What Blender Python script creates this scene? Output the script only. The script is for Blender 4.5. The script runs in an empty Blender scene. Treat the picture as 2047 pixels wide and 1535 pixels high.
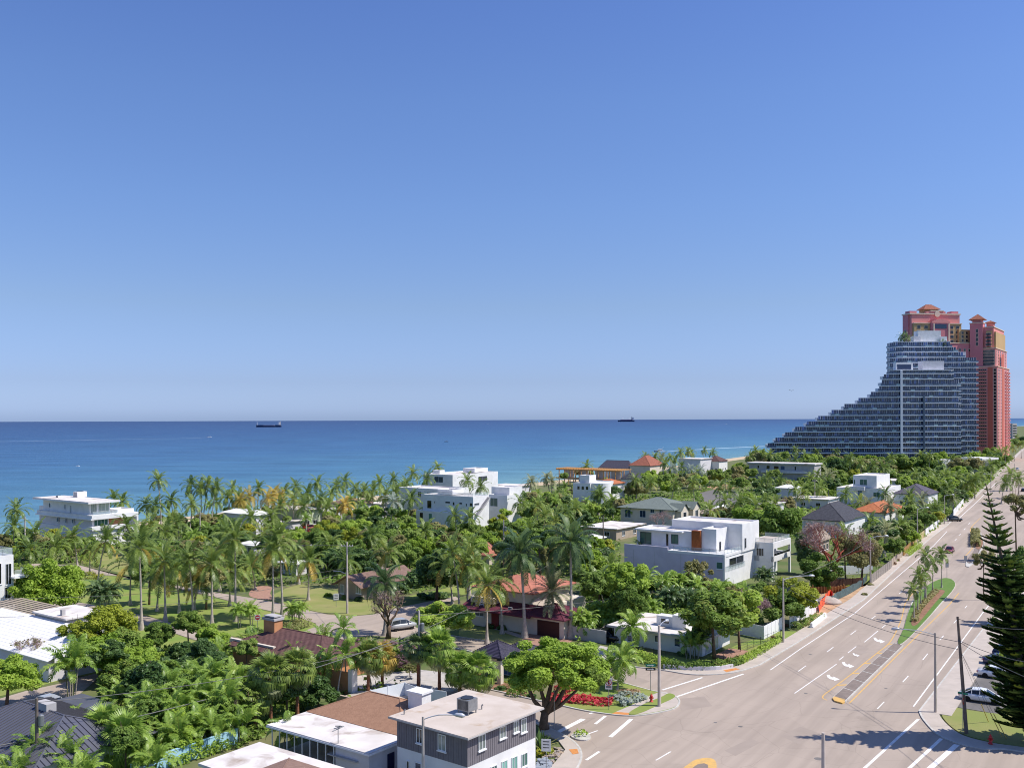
import bpy, bmesh, math, random
from mathutils import Vector, Matrix
sc = bpy.context.scene
COL = sc.collection
R = math.radians
random.seed(7)
# ---------------------------------------------------------------- camera
F, CX, HY, W, HCAM = 1880.0, 1023.5, 838.5, 2047.0, 33.0
ROLL = 0.0034
cam = bpy.data.cameras.new('camera'); cam.sensor_width = 36; cam.lens = 36*F/W
cam.shift_y = (HY-767.5)/W; cam.clip_start = 1; cam.clip_end = 90000
co = bpy.data.objects.new('camera', cam); COL.objects.link(co)
co.location = (0, 0, HCAM); co.rotation_euler = (math.pi/2, ROLL, 0); sc.camera = co
# ---------------------------------------------------------------- sky and sun
SUN_EL, SUN_AZ = R(54), R(95)
wd = bpy.data.worlds.new('World'); sc.world = wd; wd.use_nodes = True
nt = wd.node_tree; nt.nodes.clear()
sky = nt.nodes.new('ShaderNodeTexSky'); sky.sky_type = 'NISHITA'; sky.sun_disc = False
sky.sun_elevation = SUN_EL; sky.sun_rotation = SUN_AZ
sky.altitude = 0; sky.air_density = 1.0; sky.dust_density = 0.6; sky.ozone_density = 3.0
bg = nt.nodes.new('ShaderNodeBackground'); bg.inputs['Strength'].default_value = 0.146
ow = nt.nodes.new('ShaderNodeOutputWorld')
tcw = nt.nodes.new('ShaderNodeTexCoord'); szw = nt.nodes.new('ShaderNodeSeparateXYZ'); nt.links.new(tcw.outputs['Generated'], szw.inputs[0])
grade = nt.nodes.new('ShaderNodeValToRGB'); ge = grade.color_ramp.elements     # clear-air grade of the whole dome, by height above the horizon
ge[0].position = 0; ge[0].color = (.385, .52, .97, 1); ge[1].position = .4; ge[1].color = (.425, .505, .735, 1)
for q_, c_ in ((.012, (.395, .52, .96)), (.04, (.365, .436, .735)), (.118, (.432, .465, .61)), (.22, (.447, .51, .68)), (.32, (.45, .525, .715))):
    x_ = ge.new(q_); x_.color = (*c_, 1)
nt.links.new(szw.outputs[2], grade.inputs[0])
mulw = nt.nodes.new('ShaderNodeMix'); mulw.data_type = 'RGBA'; mulw.blend_type = 'MULTIPLY'; mulw.inputs[0].default_value = 1
nt.links.new(sky.outputs[0], mulw.inputs[6]); nt.links.new(grade.outputs[0], mulw.inputs[7])
nt.links.new(mulw.outputs[2], bg.inputs[0]); nt.links.new(bg.outputs[0], ow.inputs[0])
sl = bpy.data.lights.new('sun', 'SUN'); sl.energy = 3.7; sl.angle = R(0.5); sl.color = (1, .95, .87)
so = bpy.data.objects.new('sun', sl); COL.objects.link(so)
sdir = Vector((math.sin(SUN_AZ)*math.cos(SUN_EL), math.cos(SUN_AZ)*math.cos(SUN_EL), math.sin(SUN_EL)))
so.rotation_euler = (-sdir).to_track_quat('-Z', 'Y').to_euler(); so.location = (60, 20, 120)
vs = sc.view_settings; vs.view_transform = 'Standard'; vs.look = 'None'; vs.exposure = 0.55; vs.gamma = 1
sc.render.engine = 'CYCLES'; cy = sc.cycles
cy.max_bounces = 7; cy.diffuse_bounces = 4; cy.glossy_bounces = 3; cy.transmission_bounces = 4; cy.transparent_max_bounces = 8
cy.use_denoising = True; cy.pixel_filter_type = 'BLACKMAN_HARRIS'; cy.filter_width = 1.05; cy.sample_clamp_indirect = 6; cy.caustics_reflective = False; cy.caustics_refractive = False
# ---------------------------------------------------------------- pixel (of the 2047 px photo) -> place
cr, sr = math.cos(ROLL), math.sin(ROLL)
def ray(px, py):
    u, v = px-CX, py-HY
    return Vector((u*cr-v*sr, F, -u*sr-v*cr))
def gp(px, py, z=0.0):
    d = ray(px, py); t = (z-HCAM)/d.z
    return (d.x*t, d.y*t)
def dp(px, py, Y):
    d = ray(px, py); t = Y/d.y
    return Vector((d.x*t, Y, HCAM+d.z*t))
def depth(py): return HCAM*F/(py-HY)
def proj(P):
    x, y, z = P[0], P[1], P[2]-HCAM
    u = (x*cr-z*sr)/y*F; v = (-x*sr-z*cr)/y*F
    return (CX+u, HY+v)
# ---------------------------------------------------------------- tags, meshes
def tag(o, label=None, cat=None, group=None, kind=None):
    if label: o['label'] = label
    if cat: o['category'] = cat
    if group: o['group'] = group
    if kind: o['kind'] = kind
    return o
def empty(name, loc=(0, 0, 0), rz=0, parent=None):
    o = bpy.data.objects.new(name, None); COL.objects.link(o)
    o.location = loc; o.rotation_euler = (0, 0, rz); o.empty_display_size = .3
    if parent: o.parent = parent
    return o
class MB:
    def __init__(s): s.v = []; s.f = []; s.m = []; s.sm = False
    def face(s, pts, m=0):
        n = len(s.v); s.v += [tuple(p) for p in pts]; s.f.append(tuple(range(n, n+len(pts)))); s.m.append(m); return s
    def box(s, x0, x1, y0, y1, z0, z1, m=0):
        n = len(s.v)
        s.v += [(x0,y0,z0),(x1,y0,z0),(x1,y1,z0),(x0,y1,z0),(x0,y0,z1),(x1,y0,z1),(x1,y1,z1),(x0,y1,z1)]
        for q in ((3,2,1,0),(4,5,6,7),(0,1,5,4),(1,2,6,5),(2,3,7,6),(3,0,4,7)):
            s.f.append(tuple(n+i for i in q)); s.m.append(m)
        return s
    def prism(s, poly, z0, z1, m=0, mt=None):
        n = len(s.v); k = len(poly)
        a = sum(poly[i][0]*poly[(i+1)%k][1]-poly[(i+1)%k][0]*poly[i][1] for i in range(k))
        if a < 0: poly = poly[::-1]
        s.v += [(p[0], p[1], z0) for p in poly]+[(p[0], p[1], z1) for p in poly]
        s.f.append(tuple(n+k+i for i in range(k))); s.m.append(m if mt is None else mt)
        s.f.append(tuple(n+k-1-i for i in range(k))); s.m.append(m)
        for i in range(k):
            j = (i+1) % k; s.f.append((n+i, n+j, n+k+j, n+k+i)); s.m.append(m)
        return s
    def tube(s, pts, rad, n=6, m=0, cap=True):
        pts = [Vector(p) for p in pts]; b = len(s.v)
        if not hasattr(rad, '__len__'): rad = [rad]*len(pts)
        up = Vector((0, 0, 1))
        for i, p in enumerate(pts):
            d = (pts[min(i+1, len(pts)-1)]-pts[max(i-1, 0)]).normalized()
            r = Vector((1, 0, 0)) if abs(d.z) > .95 else up
            a = d.cross(r).normalized(); c = d.cross(a)
            for k in range(n):
                t = 2*math.pi*k/n; s.v.append(tuple(p+(a*math.cos(t)+c*math.sin(t))*rad[i]))
        for i in range(len(pts)-1):
            for k in range(n):
                q = b+i*n; k2 = (k+1) % n
                s.f.append((q+k, q+n+k, q+n+k2, q+k2)); s.m.append(m)
        if cap:
            s.f.append(tuple(b+k for k in range(n))); s.m.append(m)
            e = b+(len(pts)-1)*n; s.f.append(tuple(e+n-1-k for k in range(n))); s.m.append(m)
        return s
    def lathe(s, prof, n=12, cx=0, cy=0, m=0):
        b = len(s.v)
        for r, z in prof:
            for k in range(n):
                t = 2*math.pi*k/n; s.v.append((cx+r*math.cos(t), cy+r*math.sin(t), z))
        for i in range(len(prof)-1):
            for k in range(n):
                k2 = (k+1) % n; q = b+i*n
                s.f.append((q+k, q+k2, q+n+k2, q+n+k)); s.m.append(m)
        s.f.append(tuple(b+n-1-k for k in range(n))); s.m.append(m)
        e = b+(len(prof)-1)*n; s.f.append(tuple(e+k for k in range(n))); s.m.append(m)
        return s
    def mesh(s, name, mats):
        me = bpy.data.meshes.new(name); me.from_pydata(s.v, [], s.f)
        for m in (mats if isinstance(mats, (list, tuple)) else [mats]): me.materials.append(m)
        me.polygons.foreach_set('material_index', s.m)
        if s.sm: me.polygons.foreach_set('use_smooth', [True]*len(s.f))
        me.update(); return me
    def build(s, name, mats, parent=None, loc=None, rz=0):
        o = bpy.data.objects.new(name, s.mesh(name, mats)); COL.objects.link(o)
        if parent: o.parent = parent
        if loc is not None: o.location = loc; o.rotation_euler = (0, 0, rz)
        return o
def inst(name, me, parent=None, loc=(0, 0, 0), rot=(0, 0, 0), scl=(1, 1, 1), mat=None):
    o = bpy.data.objects.new(name, me); COL.objects.link(o)
    if parent: o.parent = parent
    o.location = loc; o.rotation_euler = rot; o.scale = scl if hasattr(scl, '__len__') else (scl,)*3
    if mat:
        o.material_slots[0].link = 'OBJECT'; o.material_slots[0].material = mat
    return o
# ---------------------------------------------------------------- materials
def sock(n, *names):
    for k in names:
        if k in n.inputs: return n.inputs[k]
def M(name, col, col2=None, scale=3.0, rough=.75, bump=0.0, bscale=None, metal=0.0, spec=.3, detail=4, dist=0.0, lo=.35, hi=.65, stain=None):
    m = bpy.data.materials.new(name); m.use_nodes = True; t = m.node_tree; N = t.nodes; L = t.links
    p = N['Principled BSDF']; p.inputs['Roughness'].default_value = rough; p.inputs['Metallic'].default_value = metal
    p.inputs['Specular IOR Level'].default_value = spec
    tc = N.new('ShaderNodeNewGeometry')
    nz = N.new('ShaderNodeTexNoise'); nz.inputs['Scale'].default_value = scale; nz.inputs['Detail'].default_value = detail; nz.inputs['Distortion'].default_value = dist
    L.new(tc.outputs['Position'], nz.inputs['Vector'])
    rp = N.new('ShaderNodeMapRange'); rp.inputs[1].default_value = lo; rp.inputs[2].default_value = hi
    L.new(nz.outputs['Fac'], rp.inputs[0])
    mx = N.new('ShaderNodeMix'); mx.data_type = 'RGBA'
    c2 = col2 or tuple(c*.85 for c in col)
    mx.inputs[6].default_value = (*col, 1); mx.inputs[7].default_value = (*c2, 1)
    L.new(rp.outputs[0], mx.inputs[0]); out = mx.outputs[2]
    if stain:   # (colour, scale, threshold, strength): patches of dirt with a shape of their own
        n2 = N.new('ShaderNodeTexNoise'); n2.inputs['Scale'].default_value = stain[1]; n2.inputs['Detail'].default_value = 6; n2.inputs['Distortion'].default_value = .6
        L.new(tc.outputs['Position'], n2.inputs['Vector'])
        r2 = N.new('ShaderNodeMapRange'); r2.inputs[1].default_value = stain[2]; r2.inputs[2].default_value = stain[2]+.16; r2.inputs[4].default_value = stain[3]
        L.new(n2.outputs['Fac'], r2.inputs[0])
        m2 = N.new('ShaderNodeMix'); m2.data_type = 'RGBA'; L.new(r2.outputs[0], m2.inputs[0]); L.new(out, m2.inputs[6]); m2.inputs[7].default_value = (*stain[0], 1); out = m2.outputs[2]
    L.new(out, p.inputs['Base Color'])
    if bump:
        nb = N.new('ShaderNodeTexNoise'); nb.inputs['Scale'].default_value = bscale or scale*6; nb.inputs['Detail'].default_value = 3
        L.new(tc.outputs['Position'], nb.inputs['Vector'])
        b = N.new('ShaderNodeBump'); b.inputs['Strength'].default_value = bump; b.inputs['Distance'].default_value = .05
        L.new(nb.outputs['Fac'], b.inputs['Height']); L.new(b.outputs[0], p.inputs['Normal'])
    return m
def leafmat(name, c1, c2, c3=None, trans=.4, rough=.55, spec=.25):
    """foliage: colour drifts leaf by leaf (face attribute) and plant by plant"""
    m = bpy.data.materials.new(name); m.use_nodes = True; t = m.node_tree; N = t.nodes; L = t.links
    p = N['Principled BSDF']; p.inputs['Roughness'].default_value = rough; p.inputs['Specular IOR Level'].default_value = spec
    at = N.new('ShaderNodeAttribute'); at.attribute_name = 'rnd'
    oi = N.new('ShaderNodeObjectInfo')
    ad = N.new('ShaderNodeMath'); ad.operation = 'MULTIPLY_ADD'; ad.inputs[1].default_value = .45; L.new(oi.outputs['Random'], ad.inputs[0]); 
    ml = N.new('ShaderNodeMath'); ml.operation = 'MULTIPLY'; ml.inputs[1].default_value = .6; L.new(at.outputs['Fac'], ml.inputs[0]); L.new(ml.outputs[0], ad.inputs[2])
    cr_ = N.new('ShaderNodeValToRGB'); e = cr_.color_ramp.elements
    e[0].position = .08; k_ = 1.55; c1, c2 = [x*k_ for x in c1], [x*k_ for x in c2]; e[0].color = (*c1, 1); e[1].position = .78; e[1].color = (*c2, 1)
    if c3: x = e.new(.97); x.color = (*c3, 1)
    L.new(ad.outputs[0], cr_.inputs[0]); L.new(cr_.outputs[0], p.inputs['Base Color'])
    tr = N.new('ShaderNodeBsdfTranslucent'); L.new(cr_.outputs[0], tr.inputs[0])
    ms = N.new('ShaderNodeMixShader'); ms.inputs[0].default_value = trans
    L.new(p.outputs[0], ms.inputs[1]); L.new(tr.outputs[0], ms.inputs[2]); L.new(ms.outputs[0], N['Material Output'].inputs[0])
    return m
def glassmat(name, col, rough=.08, spec=.6):
    m = bpy.data.materials.new(name); m.use_nodes = True; t = m.node_tree; N = t.nodes; L = t.links
    p = N['Principled BSDF']; p.inputs['Roughness'].default_value = rough; p.inputs['Specular IOR Level'].default_value = spec
    at = N.new('ShaderNodeAttribute'); at.attribute_name = 'rnd'; oi = N.new('ShaderNodeObjectInfo')
    ad = N.new('ShaderNodeMath'); ad.operation = 'ADD'; L.new(at.outputs['Fac'], ad.inputs[0]); L.new(oi.outputs['Random'], ad.inputs[1])
    fr = N.new('ShaderNodeMath'); fr.operation = 'FRACT'; L.new(ad.outputs[0], fr.inputs[0])
    rp = N.new('ShaderNodeValToRGB'); e = rp.color_ramp.elements
    e[0].position = 0; e[0].color = (*[c*.45 for c in col], 1); e[1].position = .8; e[1].color = (*col, 1)
    x = e.new(.95); x.color = (*[min(.5, c*2.4+.04) for c in col], 1)
    L.new(fr.outputs[0], rp.inputs[0]); L.new(rp.outputs[0], p.inputs['Base Color'])
    return m
WHITE = M('white_stucco', (.79, .78, .765), (.71, .70, .685), scale=.6, rough=.85, bump=.1, bscale=14, stain=((.52, .5, .47), .35, .62, .35))
WHITE2 = M('white_paint', (.82, .81, .80), (.74, .73, .72), scale=1.5, rough=.6)
ROOFW = M('white_roof_membrane', (.73, .685, .65), (.61, .565, .525), scale=.35, rough=.8, bump=.15, bscale=5, stain=((.30, .22, .16), .33, .53, .8))
CREAM = M('cream_stucco', (.70, .62, .51), (.63, .55, .45), scale=.7, rough=.9, bump=.1, bscale=12)
LILAC = M('pale_stucco', (.68, .66, .68), (.6, .58, .6), scale=.6, rough=.9, bump=.08, bscale=12)
GREYW = M('grey_stucco', (.46, .44, .43), (.4, .38, .37), scale=.6, rough=.9, bump=.08, bscale=12)
GREYD = M('charcoal_siding', (.20, .185, .20), (.175, .16, .175), scale=2, rough=.7, spec=.3)
GREEN_W = M('pale_green_stucco', (.56, .62, .43), (.5, .55, .38), scale=.7, rough=.9)
TAN = M('tan_stucco', (.42, .34, .26), (.36, .29, .22), scale=.8, rough=.9, bump=.08, bscale=10)
ORANGEW = M('orange_stucco', (.56, .27, .13), (.48, .22, .1), scale=.9, rough=.9, bump=.1, bscale=12)
PINKT = M('coral_stucco', (.72, .29, .27), (.67, .26, .25), scale=.06, rough=.9)
PINKM = M('rose_stucco', (.66, .235, .26), (.61, .215, .24), scale=.06, rough=.9)
PINKR = M('brick_red_stucco', (.56, .16, .12), (.51, .14, .1), scale=.06, rough=.9)
YELT = M('ochre_stucco', (.54, .36, .18), (.48, .32, .16), scale=.06, rough=.9)
TRIM = M('pale_stone_trim', (.72, .58, .46), (.66, .52, .41), scale=.3, rough=.85)
ALU = M('white_aluminium', (.78, .79, .80), (.72, .73, .74), rough=.4, spec=.5)
DARKF = M('dark_frame', (.03, .03, .035), rough=.4, spec=.5)
STEEL = M('grey_metal', (.32, .33, .34), (.26, .27, .28), scale=4, rough=.45, metal=.6)
WOOD = M('red_brown_wood', (.36, .105, .025), (.26, .07, .018), scale=2.5, rough=.6, bump=.1)
LUMBER = M('raw_lumber', (.56, .30, .12), (.44, .22, .08), scale=1.5, rough=.8)
FENCEW = M('weathered_fence_wood', (.34, .30, .26), (.24, .21, .18), scale=3, rough=.9, bump=.2)
FENCEY = M('cream_fence_paint', (.66, .56, .30), (.56, .46, .24), scale=2, rough=.85)
FENCEB = M('brown_fence_wood', (.12, .055, .035), (.07, .035, .025), scale=3, rough=.9)
CONC = M('concrete', (.50, .46, .42), (.42, .39, .35), scale=.9, rough=.9, bump=.12, bscale=10, stain=((.3, .27, .24), .6, .6, .5))
KERB = M('kerb_concrete', (.56, .53, .48), (.44, .42, .38), scale=1.4, rough=.9, bump=.1, bscale=9)
WALK = M('sidewalk_concrete', (.50, .43, .37), (.44, .38, .325), scale=.55, rough=.92, bump=.12, bscale=8, stain=((.36, .32, .28), .5, .58, .5))
TACT = M('orange_tactile_paving', (.62, .26, .08), (.5, .2, .06), scale=4, rough=.9)
PAINTW = M('road_paint_white', (.78, .76, .73), (.6, .57, .54), scale=2.2, rough=.8, lo=.45, hi=.75)
PAINTY = M('road_paint_yellow', (.66, .40, .12), (.5, .33, .14), scale=2.2, rough=.8, lo=.4, hi=.75)
PAVER = M('median_paving', (.25, .20, .17), (.2, .16, .135), scale=3, rough=.9, bump=.2, bscale=20)
BRICKP = M('brick_paver', (.40, .23, .17), (.32, .18, .13), scale=2, rough=.9)
BARK = M('palm_bark', (.48, .42, .36), (.36, .31, .26), scale=3, rough=.95, bump=.5, bscale=9)
BARK2 = M('tree_bark', (.17, .115, .08), (.11, .075, .05), scale=3, rough=.95, bump=.5, bscale=9)
BARKR = M('red_bark', (.36, .085, .05), (.26, .06, .04), scale=2, rough=.8, bump=.3)
BARKG = M('fibrous_red_brown_boots', (.30, .13, .07), (.2, .085, .05), scale=5, rough=.95, bump=.6, bscale=14)
TWIG = M('bare_twigs', (.40, .28, .27), (.3, .2, .19), scale=2, rough=.9)
SIGNR = M('sign_red', (.55, .04, .04), rough=.5); SIGNW = M('sign_white', (.8, .79, .78), rough=.5)
SIGNG = M('sign_green', (.01, .22, .13), rough=.5); BLACK = M('black_lettering', (.02, .02, .02), rough=.6)
REDP = M('hydrant_red', (.55, .03, .025), (.45, .025, .02), rough=.4, spec=.5)
ORG = M('safety_orange', (.85, .13, .05), (.75, .10, .04), scale=2, rough=.7)
G_BLUE = glassmat('blue_glass', (.035, .075, .16))
G_DARK = glassmat('dark_glass', (.02, .025, .032))
G_GREEN = glassmat('green_glass', (.07, .17, .14))
G_PALE = glassmat('pale_curtained_glass', (.30, .36, .33))
RUB = M('rubber', (.015, .015, .015), rough=.8); RIM = M('wheel_rim', (.5, .5, .52), rough=.3, metal=.9)
def carpaint(name, c):
    m = M(name, c, tuple(x*.96 for x in c), rough=.25, spec=.5); m.node_tree.nodes['Principled BSDF'].inputs['Coat Weight'].default_value = .6; return m
CAR_W = carpaint('white_car_paint', (.78, .78, .78)); CAR_K = carpaint('black_car_paint', (.012, .012, .014)); CAR_B = carpaint('navy_car_paint', (.02, .03, .09))
CAR_R = carpaint('dark_red_car_paint', (.22, .02, .03)); CAR_S = carpaint('silver_car_paint', (.42, .43, .45)); CAR_RED = carpaint('red_car_paint', (.55, .04, .03))
LAMPR = M('tail_lamp', (.4, .01, .01), rough=.2); LAMPW = M('head_lamp', (.7, .72, .75), rough=.15, spec=.8)
# ================================================================ the setting
def smooth(pts, n=5, closed=False):
    out = []; k = len(pts)
    rng = range(k if closed else k-1)
    for i in rng:
        p0, p1, p2, p3 = (pts[(i-1) % k] if closed or i > 0 else pts[i]), pts[i], pts[(i+1) % k], (pts[(i+2) % k] if closed or i+2 < k else pts[(i+1) % k])
        for j in range(n):
            t = j/n
            out.append(tuple(.5*((2*p1[a])+(-p0[a]+p2[a])*t+(2*p0[a]-5*p1[a]+4*p2[a]-p3[a])*t*t+(-p0[a]+3*p1[a]-3*p2[a]+p3[a])*t**3) for a in (0, 1)))
    if not closed: out.append(tuple(pts[-1]))
    return out
def G(px): return [gp(*p) for p in px]
ROADPOLYS = []; LAWNPOLYS = []; FOOT = []
def inside(p, poly):
    x, y = p; c = False; j = len(poly)-1
    for i in range(len(poly)):
        xi, yi = poly[i]; xj, yj = poly[j]
        if (yi > y) != (yj > y) and x < (xj-xi)*(y-yi)/(yj-yi)+xi: c = not c
        j = i
    return c
def sheet(name, poly, z, mat, parent=None, kind='structure'):
    mb = MB(); k = len(poly)
    a = sum(poly[i][0]*poly[(i+1) % k][1]-poly[(i+1) % k][0]*poly[i][1] for i in range(k))
    if a < 0: poly = poly[::-1]
    mb.face([(p[0], p[1], z) for p in poly]); o = mb.build(name, mat, parent)
    if kind and not parent: o['kind'] = kind
    return o
def slab(name, poly, z1, mat, parent=None, z0=-.05):
    o = MB().prism(poly, z0, z1).build(name, mat, parent)
    if not parent: o['kind'] = 'structure'
    return o
def offset(line, d):
    out = []; k = len(line)
    for i in range(k):
        a = Vector(line[max(i-1, 0)]); b = Vector(line[min(i+1, k-1)]); t = (b-a).normalized(); out.append((line[i][0]-t.y*d, line[i][1]+t.x*d))
    return out
def ribbon(name, line, w, z, mat, parent=None, z0=None):
    """a strip w wide laid to the left (d>0) of a line; with z0 it is a solid kerb"""
    o2 = offset(line, w); mb = MB(); k = len(line)
    for i in range(k-1):
        a, b, c, d = line[i], line[i+1], o2[i+1], o2[i]
        q = [a, b, c, d] if w > 0 else [d, c, b, a]
        mb.face([(p[0], p[1], z) for p in q])
        if z0 is not None:
            for e0, e1 in ((q[1], q[0]), (q[3], q[2])): mb.face([(e0[0], e0[1], z), (e1[0], e1[1], z), (e1[0], e1[1], z0), (e0[0], e0[1], z0)])
    o = mb.build(name, mat, parent)
    if not parent: o['kind'] = 'structure'
    return o
SHORE = smooth([(-620, -420), (-260, 110), (-121, 310), (-50, 422), (23, 508), (212, 838), (450, 1280), (900, 2150), (2700, 4500), (9000, 11000)], 6)
GROUNDM = M('planted_earth', (.095, .135, .038), (.17, .16, .075), scale=.12, rough=.95, bump=.3, bscale=2.5, detail=8, lo=.42, hi=.62)
LAWNM = M('lawn_grass', (.215, .245, .065), (.30, .27, .11), scale=.16, rough=.95, bump=.5, bscale=9, detail=9, lo=.4, hi=.68)
LAWN2 = M('mown_bright_grass', (.175, .26, .045), (.255, .27, .075), scale=.22, rough=.95, bump=.5, bscale=12, detail=8)
LAWN3 = M('thick_dark_turf', (.095, .185, .032), (.13, .205, .045), scale=.9, rough=.95, bump=.9, bscale=7, detail=8)
ASPH = M('worn_asphalt', (.405, .33, .27), (.355, .29, .238), scale=.07, rough=.93, bump=.15, bscale=14, detail=9, lo=.35, hi=.68, stain=((.28, .23, .19), .16, .62, .45))
ASPH2 = M('side_street_asphalt', (.41, .335, .275), (.35, .285, .235), scale=.1, rough=.95, bump=.15, bscale=12, detail=8)
ASPHD = M('parking_asphalt', (.19, .175, .165), (.15, .14, .13), scale=.3, rough=.93, bump=.2, bscale=12)
SAND = M('sand', (.55, .44, .30), (.48, .37, .24), scale=.3, rough=.95, bump=.3, bscale=4)
ASPHP = M('tar_patch', (.355, .29, .24), (.32, .262, .217), scale=.5, rough=.93, bump=.15, bscale=12)
DIRT = M('sandy_dirt', (.52, .34, .20), (.36, .22, .13), scale=.5, rough=.95, bump=.5, bscale=3)
MULCH = M('mulch', (.30, .165, .10), (.2, .105, .065), scale=2, rough=.95, bump=.5)
def wear(m, amt=.13):
    """tyre polish along the lanes, cracks and tar repairs"""
    t = m.node_tree; N = t.nodes; L = t.links; p = N['Principled BSDF']; src = p.inputs['Base Color'].links[0].from_socket
    g = N.new('ShaderNodeNewGeometry'); rot = N.new('ShaderNodeMapping'); rot.inputs['Rotation'].default_value = (0, 0, -R(57)); L.new(g.outputs['Position'], rot.inputs[0])
    st = N.new('ShaderNodeMapping'); st.inputs['Scale'].default_value = (.035, .75, 1); L.new(rot.outputs[0], st.inputs[0])
    n1 = N.new('ShaderNodeTexNoise'); n1.inputs['Scale'].default_value = 1; n1.inputs['Detail'].default_value = 5; L.new(st.outputs[0], n1.inputs['Vector'])
    m1 = N.new('ShaderNodeMapRange'); m1.inputs[1].default_value = .4; m1.inputs[2].default_value = .7; m1.inputs[3].default_value = 1.03; m1.inputs[4].default_value = 1-amt; L.new(n1.outputs['Fac'], m1.inputs[0])
    wob = N.new('ShaderNodeTexNoise'); wob.inputs['Scale'].default_value = .35; wob.inputs['Detail'].default_value = 4; L.new(g.outputs['Position'], wob.inputs['Vector'])
    vm = N.new('ShaderNodeMix'); vm.data_type = 'RGBA'; vm.inputs[0].default_value = .9; vm.blend_type = 'ADD'; L.new(rot.outputs[0], vm.inputs[6]); L.new(wob.outputs['Color'], vm.inputs[7])
    vo = N.new('ShaderNodeTexVoronoi'); vo.feature = 'DISTANCE_TO_EDGE'; vo.inputs['Scale'].default_value = .14; L.new(vm.outputs[2], vo.inputs['Vector'])
    m2 = N.new('ShaderNodeMapRange'); m2.inputs[1].default_value = .0; m2.inputs[2].default_value = .008; m2.inputs[3].default_value = .86; m2.inputs[4].default_value = 1; L.new(vo.outputs['Distance'], m2.inputs[0])
    pt = N.new('ShaderNodeTexVoronoi'); pt.inputs['Scale'].default_value = .055; pt.distance = 'CHEBYCHEV'; L.new(rot.outputs[0], pt.inputs['Vector'])
    sp_ = N.new('ShaderNodeSeparateColor'); L.new(pt.outputs['Color'], sp_.inputs[0]); m3 = N.new('ShaderNodeMapRange'); m3.inputs[1].default_value = 0; m3.inputs[2].default_value = 1; m3.inputs[3].default_value = .965; m3.inputs[4].default_value = 1.03; L.new(sp_.outputs[0], m3.inputs[0])
    a = N.new('ShaderNodeMath'); a.operation = 'MULTIPLY'; L.new(m1.outputs[0], a.inputs[0]); L.new(m2.outputs[0], a.inputs[1]); b = N.new('ShaderNodeMath'); b.operation = 'MULTIPLY'; L.new(a.outputs[0], b.inputs[0]); L.new(m3.outputs[0], b.inputs[1])
    mx = N.new('ShaderNodeMix'); mx.data_type = 'RGBA'; mx.blend_type = 'MULTIPLY'; mx.inputs[0].default_value = 1; L.new(src, mx.inputs[6]); L.new(b.outputs[0], mx.inputs[7]); L.new(mx.outputs[2], p.inputs['Base Color'])
wear(ASPH); wear(ASPH2, .1); wear(ASPHD, .2)
land = sheet('ground', SHORE+[(12000, 9000), (12000, -900), (-500, -900)], 0, GROUNDM)
bs = ribbon('beach', SHORE, -14, .02, SAND)
# sea: colour follows the depth of the water, shallow turquoise sand to deep blue
sea = bpy.data.materials.new('sea_water'); sea.use_nodes = True
t = sea.node_tree; N = t.nodes; L = t.links; p = N['Principled BSDF']
geo = N.new('ShaderNodeNewGeometry'); sx = N.new('ShaderNodeSeparateXYZ'); L.new(geo.outputs['Position'], sx.inputs[0])
def nmath(op, a, b=None, c=None):
    n = N.new('ShaderNodeMath'); n.operation = op
    for i, x in enumerate((a, b, c)):
        if x is None: continue
        if isinstance(x, (int, float)): n.inputs[i].default_value = x
        else: L.new(x, n.inputs[i])
    return n.outputs[0]
# distance offshore of a line along the coast (through (23,508), bearing 33 deg)
dist = nmath('ADD', nmath('MULTIPLY', nmath('SUBTRACT', sx.outputs[0], 23), -.839), nmath('MULTIPLY', nmath('SUBTRACT', sx.outputs[1], 508), .545))
nz = N.new('ShaderNodeTexNoise'); nz.inputs['Scale'].default_value = .0035; nz.inputs['Detail'].default_value = 5
mp = N.new('ShaderNodeMapping'); mp.inputs['Rotation'].default_value = (0, 0, R(33)); mp.inputs['Scale'].default_value = (3.2, .7, 1)
L.new(geo.outputs['Position'], mp.inputs[0]); L.new(mp.outputs[0], nz.inputs['Vector'])
d2 = nmath('MULTIPLY', dist, nmath('MULTIPLY_ADD', nz.outputs['Fac'], 1.3, .35))
lg = nmath('DIVIDE', nmath('LOGARITHM', nmath('MAXIMUM', d2, 8.0), 10.0), 5.0)
rp = N.new('ShaderNodeValToRGB'); e = rp.color_ramp.elements
e[0].position = .26; e[0].color = (.14, .275, .29, 1); e[1].position = .95; e[1].color = (.014, .036, .105, 1)
for q, c in ((.38, (.088, .212, .275)), (.46, (.056, .16, .255)), (.54, (.038, .115, .225)), (.66, (.023, .068, .165)), (.78, (.016, .043, .125))):
    x = e.new(q); x.color = (*c, 1)
L.new(lg, rp.inputs[0])
ws = N.new('ShaderNodeTexNoise'); ws.inputs['Scale'].default_value = .02; ws.inputs['Detail'].default_value = 9; ws.inputs['Roughness'].default_value = .68
mw = N.new('ShaderNodeMapping'); mw.inputs['Scale'].default_value = (.5, 2.0, 1); L.new(geo.outputs['Position'], mw.inputs[0]); L.new(mw.outputs[0], ws.inputs['Vector'])
wr = N.new('ShaderNodeMapRange'); wr.inputs[1].default_value = .3; wr.inputs[2].default_value = .7; wr.inputs[3].default_value = .72; wr.inputs[4].default_value = 1.28; L.new(ws.outputs['Fac'], wr.inputs[0])
wm = N.new('ShaderNodeMix'); wm.data_type = 'RGBA'; wm.blend_type = 'MULTIPLY'; wm.inputs[0].default_value = 1; L.new(rp.outputs[0], wm.inputs[6]); L.new(wr.outputs[0], wm.inputs[7]); L.new(wm.outputs[2], p.inputs['Base Color'])
p.inputs['Roughness'].default_value = .35; p.inputs['Specular IOR Level'].default_value = .22
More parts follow.
